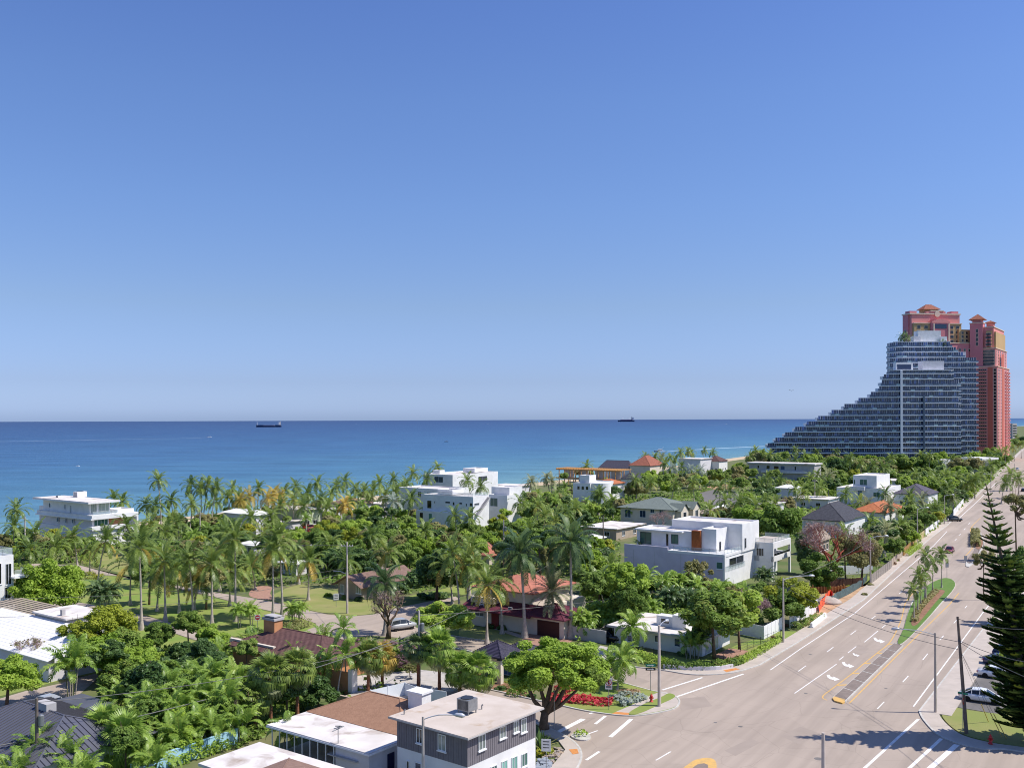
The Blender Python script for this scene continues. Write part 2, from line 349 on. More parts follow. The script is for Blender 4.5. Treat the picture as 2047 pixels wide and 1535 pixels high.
wv = N.new('ShaderNodeTexNoise'); wv.inputs['Scale'].default_value = .22; wv.inputs['Detail'].default_value = 6; wv.inputs['Roughness'].default_value = .6
m3 = N.new('ShaderNodeMapping'); m3.inputs['Scale'].default_value = (.45, 1.5, 1); L.new(geo.outputs['Position'], m3.inputs[0]); L.new(m3.outputs[0], wv.inputs['Vector'])
bp = N.new('ShaderNodeBump'); bp.inputs['Strength'].default_value = .9; bp.inputs['Distance'].default_value = 1.2
L.new(wv.outputs['Fac'], bp.inputs['Height']); L.new(bp.outputs[0], p.inputs['Normal'])
sheet('sea', [(-30000, -3000), (30000, -3000), (60000, 60000), (-60000, 60000)], -.9, sea)

# ---- the avenue: left kerb from far to the corner, then the two side streets, the near edge and back along the right kerb
def extend(a, b, d):
    v = Vector(b)-Vector(a); v.normalize(); return (b[0]+v.x*d, b[1]+v.y*d)
LK = G([(1938, 1007), (1895, 1050), (1861, 1076), (1802, 1130), (1727, 1200), (1660, 1244), (1596, 1285), (1520, 1330)])
LK = [extend(LK[1], LK[0], 1400), extend(LK[1], LK[0], 500), extend(LK[1], LK[0], 150)]+LK
CORN = smooth(G([(1520, 1330), (1477, 1343.5), (1432, 1349), (1380, 1349), (1328, 1341), (1269, 1334)]), 4)
ST2U = G([(1269, 1334), (1180, 1318), (1090, 1303), (978, 1283), (917, 1274), (845, 1262)])        # side street, far edge
ST2L = G([(840, 1279), (917, 1297), (990, 1313), (1100, 1333), (1223, 1359), (1300, 1380)])
ISL = smooth(G([(1300, 1380), (1330, 1386.5), (1350, 1392), (1360, 1402), (1352, 1416), (1325, 1424), (1290, 1430), (1259, 1432), (1223.5, 1429.5), (1170, 1422), (1124, 1412)]), 3)
ST3U = G([(1124, 1412), (1060, 1398), (1000, 1384), (900, 1363)])
ST3L = G([(870, 1388), (960, 1405), (1040, 1430), (1086, 1452)])
CORN2 = smooth(G([(1086, 1452), (1110, 1461), (1135, 1474), (1152, 1486), (1163, 1502), (1163, 1520), (1150, 1545), (1120, 1580), (1090, 1620)]), 3)
NEAR = [extend(CORN2[-2], CORN2[-1], 60), (75, 10)]
RK0 = smooth(G([(2090, 1512), (2008, 1499), (1968, 1499), (1917, 1488), (1874, 1470), (1845, 1440), (1836, 1422)]), 4)
RK = G([(1836, 1422), (1905, 1333), (1978, 1240)])
RK = RK+[extend(RK[-2], RK[-1], d) for d in (60, 150)]
RK += [(p[0]+24.5, p[1]-14) for p in reversed(LK[:4])]
AV = LK+CORN[1:]+ST2U[1:]+ST2L+ISL[1:]+ST3U[1:]+ST3L+CORN2[1:]+NEAR+RK0+RK[1:]
ROADPOLYS.append(AV)
road = sheet('avenue', AV, .03, ASPH)
KZ = .15
def kerb(line, w=.18, parent=None): return ribbon('kerb', line, w, KZ, KERB, parent, z0=0)
for ln, w in ((LK+CORN[1:]+ST2U[1:], -.2), (ST2L+ISL[1:]+ST3U[1:], -.2), (ST3L+CORN2[1:], -.2), (RK0+RK[1:], -.2)): kerb(ln, w)
# sidewalks
SWL = LK+CORN[1:8]
swl = offset(LK, -.2)
slab('sidewalk', offset(LK, -.2)+offset(LK, -2.3)[::-1], KZ-.01, WALK)
c1 = smooth(G([(1520, 1330), (1477, 1343.5), (1432, 1349), (1380, 1349), (1328, 1341)]), 4)
slab('sidewalk', offset(c1, -.2)+smooth(G([(1325, 1334), (1380, 1338), (1432, 1338), (1478, 1331), (1511, 1314)]), 4)[0:], KZ-.004, WALK)
rs = RK[:4]
slab('sidewalk', offset(rs, -.2)+offset(rs, -3.4)[::-1], KZ-.01, WALK)
slab('sidewalk', offset(RK0, -.2)+smooth(G([(1889, 1412), (1877, 1427), (1895, 1451), (1927, 1472), (1981, 1486), (2030, 1493), (2100, 1503)]), 4), KZ-.012, WALK)
slab('sidewalk', offset(CORN2, -.2)+G([(1060, 1620), (1075, 1560), (1110, 1525), (1130, 1500), (1115, 1480), (1080, 1466)]), KZ-.01, WALK)
# corner island: lawn, walk, flower beds
isl = offset(ISL, -.2)+G([(1080, 1395), (1160, 1352), (1223, 1361)])
slab('corner_lawn', isl, KZ-.03, LAWN2)
LAWNPOLYS.append(isl)
slab('sidewalk', smooth(G([(1319, 1384), (1344, 1391), (1356, 1402), (1349, 1414), (1322, 1422), (1290, 1427.5), (1262, 1429.5), (1228, 1427), (1260, 1412)]), 3, True), KZ-.02, WALK)
sheet('tactile_strip', G([(1222, 1428.6), (1232, 1424.5), (1262, 1427), (1256, 1431)]), KZ-.004, TACT)
slab('lawn_strip', smooth(G([(1258, 1430), (1262, 1423), (1290, 1408), (1322, 1395), (1336, 1388), (1348, 1391), (1346, 1397), (1318, 1410), (1290, 1423), (1272, 1429)]), 3, True), KZ+.03, LAWN2)
sheet('tactile_strip', G([(1137, 1500), (1154, 1499), (1157, 1508), (1145, 1510)]), KZ+.004, TACT)
sheet('tactile_strip', G([(1446, 1341), (1470, 1337), (1480, 1339), (1452, 1345)]), KZ+.004, TACT)
# right verge
slab('verge_lawn', smooth(G([(1892, 1412), (1882, 1428), (1898, 1450), (1930, 1470), (1985, 1484), (2047, 1494), (2110, 1498), (2110, 1440), (2000, 1428), (1940, 1421)]), 3, True), .1, LAWNM)
pk = [gp(1896, 1410), gp(1992, 1283), gp(2047, 1222), gp(2300, 1222), gp(2300, 1440), gp(2000, 1428)]
sheet('parking_lot', pk, .035, ASPHD); ROADPOLYS.append(pk)
sheet('side_road', G([(2005, 1503), (2120, 1515), (2300, 1520), (2300, 1660), (1990, 1660), (1960, 1560)]), .026, ASPH); 
# small traffic island by the crossing
ti = smooth(G([(1141, 1473), (1150, 1466), (1163, 1462), (1176, 1468), (1181, 1476), (1172, 1481), (1155, 1480)]), 3, True)
slab('traffic_island', ti, .17, KERB)
# ---- markings (parts of the avenue)
def mark(name, pts, mat=PAINTW, z=.036): return sheet(name, [gp(*p) for p in pts], z, mat, road)
def stroke(name, px, w, mat=PAINTW, z=.036, sm=0):
    ln = G(px); ln = smooth(ln, sm) if sm else ln
    return ribbon(name, offset(ln, -w/2), w, z, mat, road)
stroke('edge_line', [(1540, 1339), (1600, 1297), (1708, 1226), (1829, 1123), (1866, 1091), (1893, 1062)], .16)
stroke('edge_line', [(1918, 1035), (1954, 1002), (1990, 966)], .2)
stroke('edge_line', [(1826, 1412), (1895, 1319), (1965, 1224), (2010, 1170)], .16)
z8 = lambda x, y: (1500+x*.2672, 1125+y*.2672)
for a, b in (((358,811),(416,769)), ((573,666),(621,630)), ((750,536),(792,505)), ((900,423),(936,397)), ((950,1091),(1001,1039)), ((1140,891),(1182,845)), ((1290,725),(1327,679)),
             ((1417,577),(1446,544)), ((1522,451),(1546,425)), ((1605,338),(1621,320)), ((1718,162),(1732,146)), ((664,727),(697,700)), ((730,673),(792,625)), ((984,486),(1010,465)), ((1040,440),(1060,424)), ((1112,232),(1135,212))):
    stroke('lane_dash', [z8(*a), z8(*b)], .13)
for a, b in (((1909,1080),(1912,1077)), ((1917,1070),(1921,1067)), ((1927,1059),(1930,1056)), ((1936,1048),(1939,1045)), ((1890,1101),(1894,1097))): stroke('lane_dash', [a, b], .16)
stroke('lane_line', [z8(330,976), z8(645,757)], .14); stroke('lane_line', [z8(853,593), z8(955,508)], .14)
for a, b, w in (((1324,1379),(1404,1354),.3), ((1354,1392),(1486,1347),.3), ((1115.5,1463),(1166,1437),.6), ((1190,1447),(1210,1431),.35), ((1220,1473),(1262,1437),.45), ((1175,1467),(1195,1460),.18), ((1178,1426),(1187,1424),.3)):
    stroke('crosswalk_line', [a, b], w)
stroke('lane_dash', [(1311,1519.5), (1341,1502)], .16); stroke('lane_dash', [(1172,1519), (1198,1502)], .3)
stroke('crosswalk_line', [(1690,1570), (1836,1437)], .3); stroke('crosswalk_line', [(1780,1570), (1882,1476)], .35); stroke('crosswalk_line', [(1820,1570), (1913,1488)], .55)
stroke('yellow_line', [z8(575,1027), z8(543,1012), z8(548,990), z8(600,950), z8(648,914), z8(762,827), z8(852,751), z8(945,677), z8(1030,609), z8(1082,530), z8(1130,420), z8(1160,300), z8(1210,235), z8(1250,190)], .16, PAINTY, sm=4)
stroke('yellow_line', [z8(740,1050), z8(1100,690), z8(1490,310), z8(1560,225)], .17, PAINTY)
for a, b in (((648,916),(742,911)), ((762,828),(842,825)), ((852,752),(927,749)), ((945,678),(1002,675)), ((1030,610),(1072,607))): stroke('yellow_bar', [z8(*a), z8(*b)], .42, PAINTY, z=.04)
stroke('yellow_line', [(1926,1115), (1944,1095), (1950,1075), (1940,1063), (1943,1052), (1960,1035)], .2, PAINTY, sm=4)
for bx, by, s in ((570,845,1), (685,750,.95), (765,680,.55), (920,566,.9)):       # turn arrows
    pts = [z8(bx+a*s, by+b*s) for a, b in ((0,-8),(22,-8),(30,6),(52,14),(50,5),(98,26),(58,38),(56,30),(28,24),(8,12))]
    mark('turn_arrow', pts)
for px, py, r in ((1636,1516.5,.42), (1620,1308,.25), (1611,1386,.22), (1771,1376,.2), (1480,1452,.25), (1430,1444,.2)):
    c = gp(px, py); sheet('manhole_cover', [(c[0]+r*math.cos(k*.524), c[1]+r*math.sin(k*.524)) for k in range(12)], .0345, ASPHD, road)
for q in (((1352,1397), (1408,1392), (1424,1411), (1362,1420)), ((1560,1470), (1600,1452), (1640,1466), (1598,1488)), ((1448,1500), (1500,1476), (1520,1484), (1470,1511)), ((1700,1300), (1716,1288), (1738,1296), (1722,1309)), ((1812,1196), (1822,1186), (1832,1191), (1822,1202)), ((1232,1356), (1262,1349), (1300,1362), (1272,1370))):
    sheet('tar_patch', G(q), .0335, ASPHP, road)
for k, q in enumerate(([(1380,1470), (1440,1440), (1530,1422), (1640,1380)], [(1500,1535), (1560,1492), (1660,1460), (1800,1440)], [(1620,1330), (1700,1272), (1772,1218)], [(1745,1420), (1830,1310), (1905,1210)], [(1450,1390), (1560,1372), (1650,1400)])):
    stroke('sealed_crack', q, .07, ASPHP, z=.0338, sm=6)
# ---- medians
mo = smooth(G([(1794,1285), (1806,1259), (1814,1229), (1826,1197), (1842,1181), (1862,1166), (1887,1156.5), (1903,1159), (1910,1168), (1904,1182), (1874,1216), (1834,1259), (1803,1288)]), 3, True)
def med(name, poly, mat):
    c = Vector((sum(p[0] for p in poly)/len(poly), sum(p[1] for p in poly)/len(poly)))
    slab(name, poly, .16, KERB)
    s = Vector(poly[0])
    return [tuple(c+(Vector(p)-c)*(1-.3/max(.6, (Vector(p)-c).length))) for p in poly]
slab('median_lawn', med('median_kerb', mo, 0), .2, LAWN3)
slab('planting_bed', smooth(G([(1822,1250), (1826,1225), (1850,1197), (1866,1182), (1884,1181), (1888,1186), (1870,1206), (1845,1237), (1832,1251)]), 3, True), .23, MULCH)
pm = G([(1787,1286), (1806,1291), (1690,1404.5), (1684,1406), (1667,1401), (1664,1396)])
slab('median_kerb', pm, .16, KERB)
a0, a1, b0, b1 = [Vector(gp(*q)) for q in ((1787.6,1286.6), (1804.6,1291), (1666.2,1395.5), (1688,1403))]
for i in range(7):
    t0, t1 = i/7+.004, (i+1)/7-.004
    slab('paving_slab', [tuple(a0.lerp(b0, t0)), tuple(a1.lerp(b1, t0)), tuple(a1.lerp(b1, t1)), tuple(a0.lerp(b0, t1))], .18, PAVER, bpy.data.objects['median_kerb.001'])
slab('yellow_nose', G([(1664,1398), (1668,1394.5), (1688,1400), (1689,1405), (1684,1407.5), (1668,1403)]), .2, PAINTY, bpy.data.objects['median_kerb.001'])
m2 = smooth(G([(1935,1118), (1930,1131), (1942,1131), (1962,1100), (1968,1082), (1958,1062), (1947,1054), (1943,1066), (1946,1078), (1950,1092), (1946,1104)]), 3, True)
slab('median_kerb', m2, .16, KERB)
slab('median_paving', [(.86*p[0]+.14*gp(1950,1092)[0], .86*p[1]+.14*gp(1950,1092)[1]) for p in m2], .175, PAVER)
slab('planting_bed', smooth(G([(1952,1098), (1948,1078), (1946,1064), (1953,1063), (1964,1082), (1962,1095)]), 3, True), .2, MULCH)
m3_ = G([(1364,1540), (1376,1530), (1390,1521), (1415,1517), (1430,1523), (1432,1540), (1425,1560), (1360,1560)])
slab('median_kerb', smooth(m3_, 3, True), .16, PAINTY); slab('paving_slab', [(.5*(p[0]+gp(1400,1540)[0]), .5*(p[1]+gp(1400,1540)[1])) for p in m3_], .18, PAVER, bpy.data.objects['median_kerb.003'])
# ---- local streets
def street(name, px, mat=ASPH2, z=.028, sm=3):
    poly = smooth(G(px), sm, True) if sm else G(px); ROADPOLYS.append(poly); return sheet(name, poly, z, mat)
street('local_street', [(130,1224), (178,1214), (229,1217), (279,1228), (366,1251), (470,1275), (544,1274), (600,1264), (632,1252), (632,1246), (600,1235), (563,1226), (500,1212), (430,1193), (330,1172), (235,1150), (150,1149), (60,1140),
    (60,1126), (160,1130), (254,1155), (340,1168), (432,1184), (500,1194.5), (561,1206), (607,1218), (655,1228), (701,1232), (745,1228), (789,1216), (866,1200), (911,1192), (918,1198), (872,1208), (830,1225), (815,1245), (846,1261), (842,1280), (803,1275), (746,1270), (695,1275), (640,1300), (560,1306), (483,1299), (384,1277), (330,1259), (259,1241), (178,1232), (60,1240)], sm=0)
street('local_street', [(-120,1405), (0,1396), (51,1381), (115,1367), (190,1346), (200,1352), (150,1395), (60,1430), (-120,1475)], sm=0)
street('driveway', [(110,1206), (140,1203), (188,1209), (188,1219), (140,1223), (112,1215)])
street('brick_driveway', [(505,1194), (498,1184), (515,1172), (543,1173), (540,1186), (545,1199)], BRICKP, .032)
street('brick_driveway', [(1035,1290), (1055,1264), (1110,1258), (1150,1275), (1120,1300), (1085,1300)], BRICKP, .034, 0)
street('driveway', [(1180,1315), (1200,1290), (1245,1300), (1240,1327)], CONC, .032, 0)
street('concrete_path', [(955,1246), (965,1244), (1045,1270), (1040,1275)], WALK, .03, 0)
street('driveway', [(700,1352), (838,1338), (960,1352), (900,1385), (830,1378), (700,1380)], CONC, .032, 0)
street('asphalt_lot', [(1408,1003), (1400,985), (1455,972), (1478,985), (1470,1012), (1420,1010)], ASPHD, .03, 0)
sheet('bare_sand', G([(1412,973), (1460,966), (1478,975), (1440,982)]), .04, DIRT)
sheet('building_site', smooth(G([(1600,1262), (1632,1215), (1640,1180), (1680,1176), (1740,1166), (1730,1190), (1680,1222), (1640,1250)]), 3, True), .02, DIRT)
def lawn(px, mat=LAWNM, z=.02):
    poly = smooth(G(px), 2, True); LAWNPOLYS.append(poly); return sheet('lawn', poly, z, mat)
lawn([(60,1152), (150,1150), (235,1152), (330,1174), (430,1195), (500,1213.5), (563,1228), (600,1236), (634,1249), (600,1262.5), (544,1272.5), (480,1274), (380,1252), (279,1226.5), (229,1215.5), (178,1212), (150,1195), (110,1190)], LAWN2)
lawn([(545,1200), (552,1185), (600,1168), (660,1175), (700,1190), (800,1190), (789,1214), (745,1226), (701,1230), (655,1226), (607,1216)])
lawn([(805,1195), (880,1178), (960,1162), (962,1178), (915,1191), (866,1198)], LAWN2)
lawn([(918,1272), (935,1250), (1020,1262), (1060,1282), (1040,1292), (978,1281)])
lawn([(-40,1395), (30,1340), (110,1310), (200,1300), (270,1280), (300,1300), (250,1340), (150,1352), (51,1379)], LAWN2)
lawn([(259,1243), (330,1261), (384,1279), (400,1290), (300,1300), (255,1270)], LAWN2)
lawn([(1230,1315), (1262,1298), (1400,1318), (1470,1290), (1560,1262), (1600,1270), (1500,1322), (1430,1332), (1330,1330)], LAWN2)
lawn([(1620,1172), (1660,1160), (1760,1150), (1750,1166), (1690,1176)], LAWN2)
lawn([(190,1128), (160,1122), (210,1105), (290,1112), (300,1125), (260,1150)], LAWNM)
lawn([(1810,1112), (1842,1090), (1846,1100), (1818,1122)], LAWN2); lawn([(1740,1178), (1700,1205), (1660,1238), (1668,1240), (1725,1192)], LAWNM)
lawn([(860,1385), (1000,1362), (1070,1385), (1040,1398), (960,1384)], MULCH)
# ================================================================ houses
class Hs:
    """a house standing at the near ground corner seen at (px,py); local x runs along the avenue, local y towards the sea"""
    def __init__(s, name, label, px, py, th=36, cat='house', group=None, at=None):
        s.o = Vector(at if at else gp(px, py)); t = R(th)
        s.a = Vector((math.sin(t), math.cos(t))); s.b = Vector((-math.cos(t), math.sin(t)))
        s.node = tag(empty(name, (s.o.x, s.o.y, 0), math.pi/2-t), label, cat, group)
    def w(s, x, y): return s.o+s.a*x+s.b*y
    def lx(s, px, x=0, y=0):
        p = s.w(x, y); k = (px-CX)/F; return x+(k*p.y-p.x)/(s.a.x-k*s.a.y)
    def ly(s, px, x=0, y=0):
        p = s.w(x, y); k = (px-CX)/F; return y+(k*p.y-p.x)/(s.b.x-k*s.b.y)
    def z(s, py, x=0, y=0, px=None):
        p = s.w(x, y); q = proj((p.x, p.y, 0)); return (q[1]-py)*p.y/F
    def hit(s, face, c, px, py):
        d = ray(px, py); n, m = (s.a, s.b) if face == 'L' else (s.b, s.a)
        t = (c+n.dot(s.o))/(n.x*d.x+n.y*d.y); P = d*t
        return m.dot(Vector((P.x, P.y))-s.o), HCAM+P.z
    def box(s, name, x0, x1, y0, y1, z0, z1, mat, parent=None):
        return MB().box(x0, x1, y0, y1, z0, z1).build(name, mat, parent or s.node)
    def foot(s, x0, x1, y0, y1, m=.6):
        FOOT.append([tuple(s.w(a, b)) for a, b in ((x0-m, y0-m), (x1+m, y0-m), (x1+m, y1+m), (x0-m, y1+m))])
    def flat(s, x0, x1, y0, y1, z0, z1, mat=None, roof=None, par=.35, name='wall', foot=True):
        mat = mat or WHITE; zr = z1-par
        w = s.box(name, x0, x1, y0, y1, z0, zr, mat); e = .22
        mb = MB().box(x0, x1, y0, y0+e, zr, z1).box(x0, x1, y1-e, y1, zr, z1).box(x0, x0+e, y0+e, y1-e, zr, z1).box(x1-e, x1, y0+e, y1-e, zr, z1)
        mb.build('parapet', mat, w)
        s.box('roof', x0+e, x1-e, y0+e, y1-e, zr, zr+.03, roof or ROOFW)
        if foot and z0 < 1: s.foot(x0, x1, y0, y1)
        return w
    def slabroof(s, x0, x1, y0, y1, z, t=.25, mat=None, fascia=None):
        r = s.box('roof', x0, x1, y0, y1, z, z+t, mat or ROOFW)
        return r
    def hip(s, x0, x1, y0, y1, z, h, ov=.6, mat=None, t=.16, name='roof'):
        x0 -= ov; x1 += ov; y0 -= ov; y1 += ov; lx, ly = x1-x0, y1-y0; k = min(lx, ly)/2; mb = MB()
        if lx >= ly: r0, r1 = (x0+k, (y0+y1)/2, z+h), (x1-k, (y0+y1)/2, z+h)
        else: r0, r1 = ((x0+x1)/2, y0+k, z+h), ((x0+x1)/2, y1-k, z+h)
        A, B, C, D = (x0, y0, z), (x1, y0, z), (x1, y1, z), (x0, y1, z)
        if lx >= ly: fs = [(A, B, r1, r0), (B, C, r1), (C, D, r0, r1), (D, A, r0)]
        else: fs = [(A, B, r0), (B, C, r1, r0), (C, D, r1), (D, A, r0, r1)]
        for f in fs: mb.face(f)
        for p, q in ((A, B), (B, C), (C, D), (D, A)): mb.face([(p[0], p[1], z-t), (q[0], q[1], z-t), q, p])
        mb.face([(p[0], p[1], z-t) for p in (D, C, B, A)])
        o = mb.build(name, mat, s.node)
        cap = MB()
        for p in (A, D): cap.tube([p, r0], .07, 5)
        for p in ((B, C) if lx >= ly else ()): cap.tube([p, r1], .07, 5)
        if lx < ly:
            cap = MB(); cap.tube([A, r0], .07, 5); cap.tube([B, r0], .07, 5); cap.tube([C, r1], .07, 5); cap.tube([D, r1], .07, 5)
        cap.tube([r0, r1], .07, 5); cap.build('ridge_cap', mat, o)
        return o
    def gable(s, x0, x1, y0, y1, z, h, ov=.5, mat=None, axis='x', wall=None, t=.15):
        mb = MB(); xm, ym = (x0+x1)/2, (y0+y1)/2
        if axis == 'x':
            a0, a1 = x0-ov, x1+ov; k = h/(ym-y0)*ov
            for sg, ye in ((1, y0-ov), (-1, y1+ov)):
                q = [(a0, ye, z-k), (a1, ye, z-k), (a1, ym, z+h), (a0, ym, z+h)]; q = q if sg > 0 else q[::-1]
                mb.face(q); mb.face([(p[0], p[1], p[2]-t) for p in q[::-1]])
                mb.face([(a0, ye, z-k-t), (a1, ye, z-k-t), (a1, ye, z-k), (a0, ye, z-k)])
                for ax in (a0, a1): mb.face([(ax, ye, z-k-t), (ax, ye, z-k), (ax, ym, z+h), (ax, ym, z+h-t)])
            gw = [[(x, y0, z), (x, y1, z), (x, ym, z+h-.05)] for x in (x0, x1)]
        else:
            a0, a1 = y0-ov, y1+ov; k = h/(xm-x0)*ov
            for sg, xe in ((1, x0-ov), (-1, x1+ov)):
                q = [(xe, a0, z-k), (xm, a0, z+h), (xm, a1, z+h), (xe, a1, z-k)]; q = q if sg > 0 else q[::-1]
                mb.face(q); mb.face([(p[0], p[1], p[2]-t) for p in q[::-1]])
                mb.face([(xe, a0, z-k-t), (xe, a1, z-k-t), (xe, a1, z-k), (xe, a0, z-k)])
                for ay in (a0, a1): mb.face([(xe, ay, z-k-t), (xe, ay, z-k), (xm, ay, z+h), (xm, ay, z+h-t)])
            gw = [[(x0, y, z), (x1, y, z), (xm, y, z+h-.05)] for y in (y0, y1)]
        o = mb.build('roof', mat, s.node)
        g = MB()
        for f in gw: g.face(f)
        g.build('gable_wall', wall or WHITE, s.node); return o
    def win(s, face, c, px0, py0, px1, py1, glass=None, frame=None, n=1, sill=True, name='window'):
        cx, cy_ = (px0+px1)/2, (py0+py1)/2
        u0 = s.hit(face, c, px0, cy_)[0]; u1 = s.hit(face, c, px1, cy_)[0]
        z1 = s.hit(face, c, cx, py0)[1]; z0 = s.hit(face, c, cx, py1)[1]
        return s.winm(face, c, min(u0, u1), max(u0, u1), z0, z1, glass, frame, n, sill, name)
    def winm(s, face, c, u0, u1, z0, z1, glass=None, frame=None, n=1, sill=True, name='window'):
        f = .07; d = .07; mb = MB(); pn = MB()
        def B(b, a0, a1, c0, c1, e0, e1):
            if face == 'L': b.box(c-e1, c-e0, a0, a1, c0, c1)
            elif face == 'R': b.box(a0, a1, c-e1, c-e0, c0, c1)
        B(mb, u0, u1, z0, z0+f, 0, d); B(mb, u0, u1, z1-f, z1, 0, d); B(mb, u0, u0+f, z0+f, z1-f, 0, d); B(mb, u1-f, u1, z0+f, z1-f, 0, d)
        for i in range(1, n+1):
            if n > 0 and i < n+1 and n >= 1:
                m = u0+(u1-u0)*i/(n+1); B(mb, m-f*.4, m+f*.4, z0+f, z1-f, 0, d*.9)
        if sill: B(mb, u0-.08, u1+.08, z0-.1, z0, 0, d*1.9)
        B(pn, u0+f, u1-f, z0+f, z1-f, 0, .025)
        o = mb.build(name, frame or ALU, s.node); pn.build('pane', glass or G_DARK, o); return o
    def rail(s, pts, z, h=1.0, glass=None, parent=None, name='railing'):
        mb = MB(); gl = MB()
        for (xa, ya), (xb, yb) in zip(pts[:-1], pts[1:]):
            L_ = math.hypot(xb-xa, yb-ya); n = max(1, round(L_/1.6))
            mb.tube([(xa, ya, z+h), (xb, yb, z+h)], .035, 4)
            for i in range(n+1):
                t = i/n; mb.tube([(xa+(xb-xa)*t, ya+(yb-ya)*t, z), (xa+(xb-xa)*t, ya+(yb-ya)*t, z+h)], .025, 4)
            gl.face([(xa, ya, z+.08), (xb, yb, z+.08), (xb, yb, z+h-.06), (xa, ya, z+h-.06)])
        o = mb.build(name, STEEL, s.node); gl.build('glass_panel', glass or RAILG, o); return o
RAILG = bpy.data.materials.new('rail_glass'); RAILG.use_nodes = True
_n = RAILG.node_tree; _p = _n.nodes['Principled BSDF']; _p.inputs['Base Color'].default_value = (.55, .66, .66, 1); _p.inputs['Roughness'].default_value = .1; _p.inputs['Alpha'].default_value = .38
def acunit(px, py, z, w=1.6, d=1.2, h=1.1, label='', legs=True, th=36, mat=None):
    x, y = gp(px, py, z); n = tag(empty('air_conditioner', (x, y, z), math.pi/2-R(th)), label, 'air conditioner')
    z0 = .3 if legs else .02
    MB().box(-w/2, w/2, -d/2, d/2, z0, z0+h).build('casing', mat or STEEL, n)
    mb = MB()
    for k in range(9): mb.box(-w/2-.03, -w/2, -d/2+.1+k*(d-.2)/9, -d/2+.14+k*(d-.2)/9, z0+.1, z0+h-.1)
    mb.build('grille', DARKF, n)
    MB().lathe([(.42*d, z0+h+.005), (.42*d, z0+h+.06), (.3*d, z0+h+.06)], 14).build('fan', DARKF, n)
    if legs:
        for sx in (-1, 1):
            for sy in (-1, 1): MB().box(sx*w*.42-.04, sx*w*.42+.04, sy*d*.42-.04, sy*d*.42+.04, 0, z0).build('leg', STEEL, n)
    return n
SHING = M('brown_shingles', (.36, .20, .125), (.31, .17, .105), scale=2.2, rough=.95, bump=.6, bscale=7)
def tilemat(name, c1, c2, sp=3.2, rough=.75, ang=0.0, bump=.9):
    """barrel tile: rows of half-round relief"""
    m = M(name, c1, c2, scale=1.6, rough=rough); t = m.node_tree; N = t.nodes; L = t.links
    tc = N.new('ShaderNodeTexCoord'); mp = N.new('ShaderNodeMapping'); mp.inputs['Rotation'].default_value = (0, 0, ang); L.new(tc.outputs['Object'], mp.inputs[0])
    w1 = N.new('ShaderNodeTexWave'); w1.inputs['Scale'].default_value = sp/2; w1.bands_direction = 'X'; L.new(mp.outputs[0], w1.inputs[0])
    w2 = N.new('ShaderNodeTexWave'); w2.inputs['Scale'].default_value = sp/2.4; w2.bands_direction = 'Y'; w2.wave_profile = 'SAW'; L.new(mp.outputs[0], w2.inputs[0])
    ad = N.new('ShaderNodeMath'); ad.operation = 'ADD'; L.new(w1.outputs['Fac'], ad.inputs[0]); L.new(w2.outputs['Fac'], ad.inputs[1])
    b = N.new('ShaderNodeBump'); b.inputs['Strength'].default_value = bump; b.inputs['Distance'].default_value = .1
    L.new(ad.outputs[0], b.inputs['Height']); L.new(b.outputs[0], N['Principled BSDF'].inputs['Normal']); return m
T_MAR = tilemat('maroon_tile', (.165, .085, .075), (.12, .06, .055)); T_PUR = tilemat('purple_black_tile', (.06, .05, .085), (.035, .03, .05), rough=.35)
T_RED = tilemat('red_tile', (.17, .04, .065), (.12, .026, .045)); T_SAL = tilemat('salmon_tile', (.62, .24, .16), (.5, .18, .12)); T_ORG = tilemat('orange_tile', (.62, .22, .09), (.48, .15, .06))
T_WHT = tilemat('white_tile', (.82, .80, .77), (.75, .73, .70), sp=2.2, bump=.2); T_GRN = tilemat('grey_green_shingle', (.185, .215, .19), (.15, .175, .155), sp=4, bump=.4); T_DRK = tilemat('charcoal_tile', (.085, .085, .10), (.055, .055, .068), sp=3)
T_PURP = tilemat('plum_grey_tile', (.13, .115, .15), (.1, .088, .12), sp=3); T_BRN = tilemat('brown_tile', (.30, .19, .15), (.24, .15, .12), sp=3); T_TER = tilemat('terracotta_tile', (.44, .16, .10), (.34, .12, .075)); T_TAN = tilemat('tan_shingle', (.40, .32, .25), (.34, .27, .21), sp=4, bump=.4)
SEAM = M('standing_seam_metal', (.15, .15, .18), (.13, .13, .155), scale=.5, rough=.4, spec=.5, metal=.3)

# ---- charcoal and white two-storey building in the foreground
h = Hs('apartment_building', 'two-storey building with charcoal upper walls and flat beige roof in the foreground', 0, 0, 38.4, 'building', at=(-3.76, 78.2))
X1, Y1, zs, zt = 10.6, 9.4, 3.85, 6.4
ROOFB = M('beige_roof_membrane', (.58, .50, .43), (.51, .43, .36), scale=.5, rough=.85, bump=.2, bscale=4, stain=((.33, .2, .08), .3, .6, .8))
h.box('wall', .55, X1-.55, .55, Y1-.55, 0, zs, WHITE); h.foot(0, X1, 0, Y1)
up = h.box('upper_wall', .53, X1-.53, .53, Y1-.53, zs, zt, GREYD)
mb = MB()
for i in range(28): mb.box(.505, .53, .6+i*.295, .63+i*.295, zs, zt)
for i in range(32): mb.box(.6+i*.295, .63+i*.295, .505, .53, zs, zt)
tag(mb.build('siding_battens', GREYD, up), kind='stuff')
rf = h.box('roof', 0, X1, 0, Y1, zt, zt+.16, ROOFB); h.box('fascia', -.04, X1+.04, -.04, Y1+.04, zt-.03, zt+.1, GREYW, rf)
for q in ((956,1467,970,1498), (998,1451,1011,1475), (1026,1440,1036.5,1463), (1041,1435,1052,1463)): h.win('R', .5, *q, glass=G_PALE, n=1)
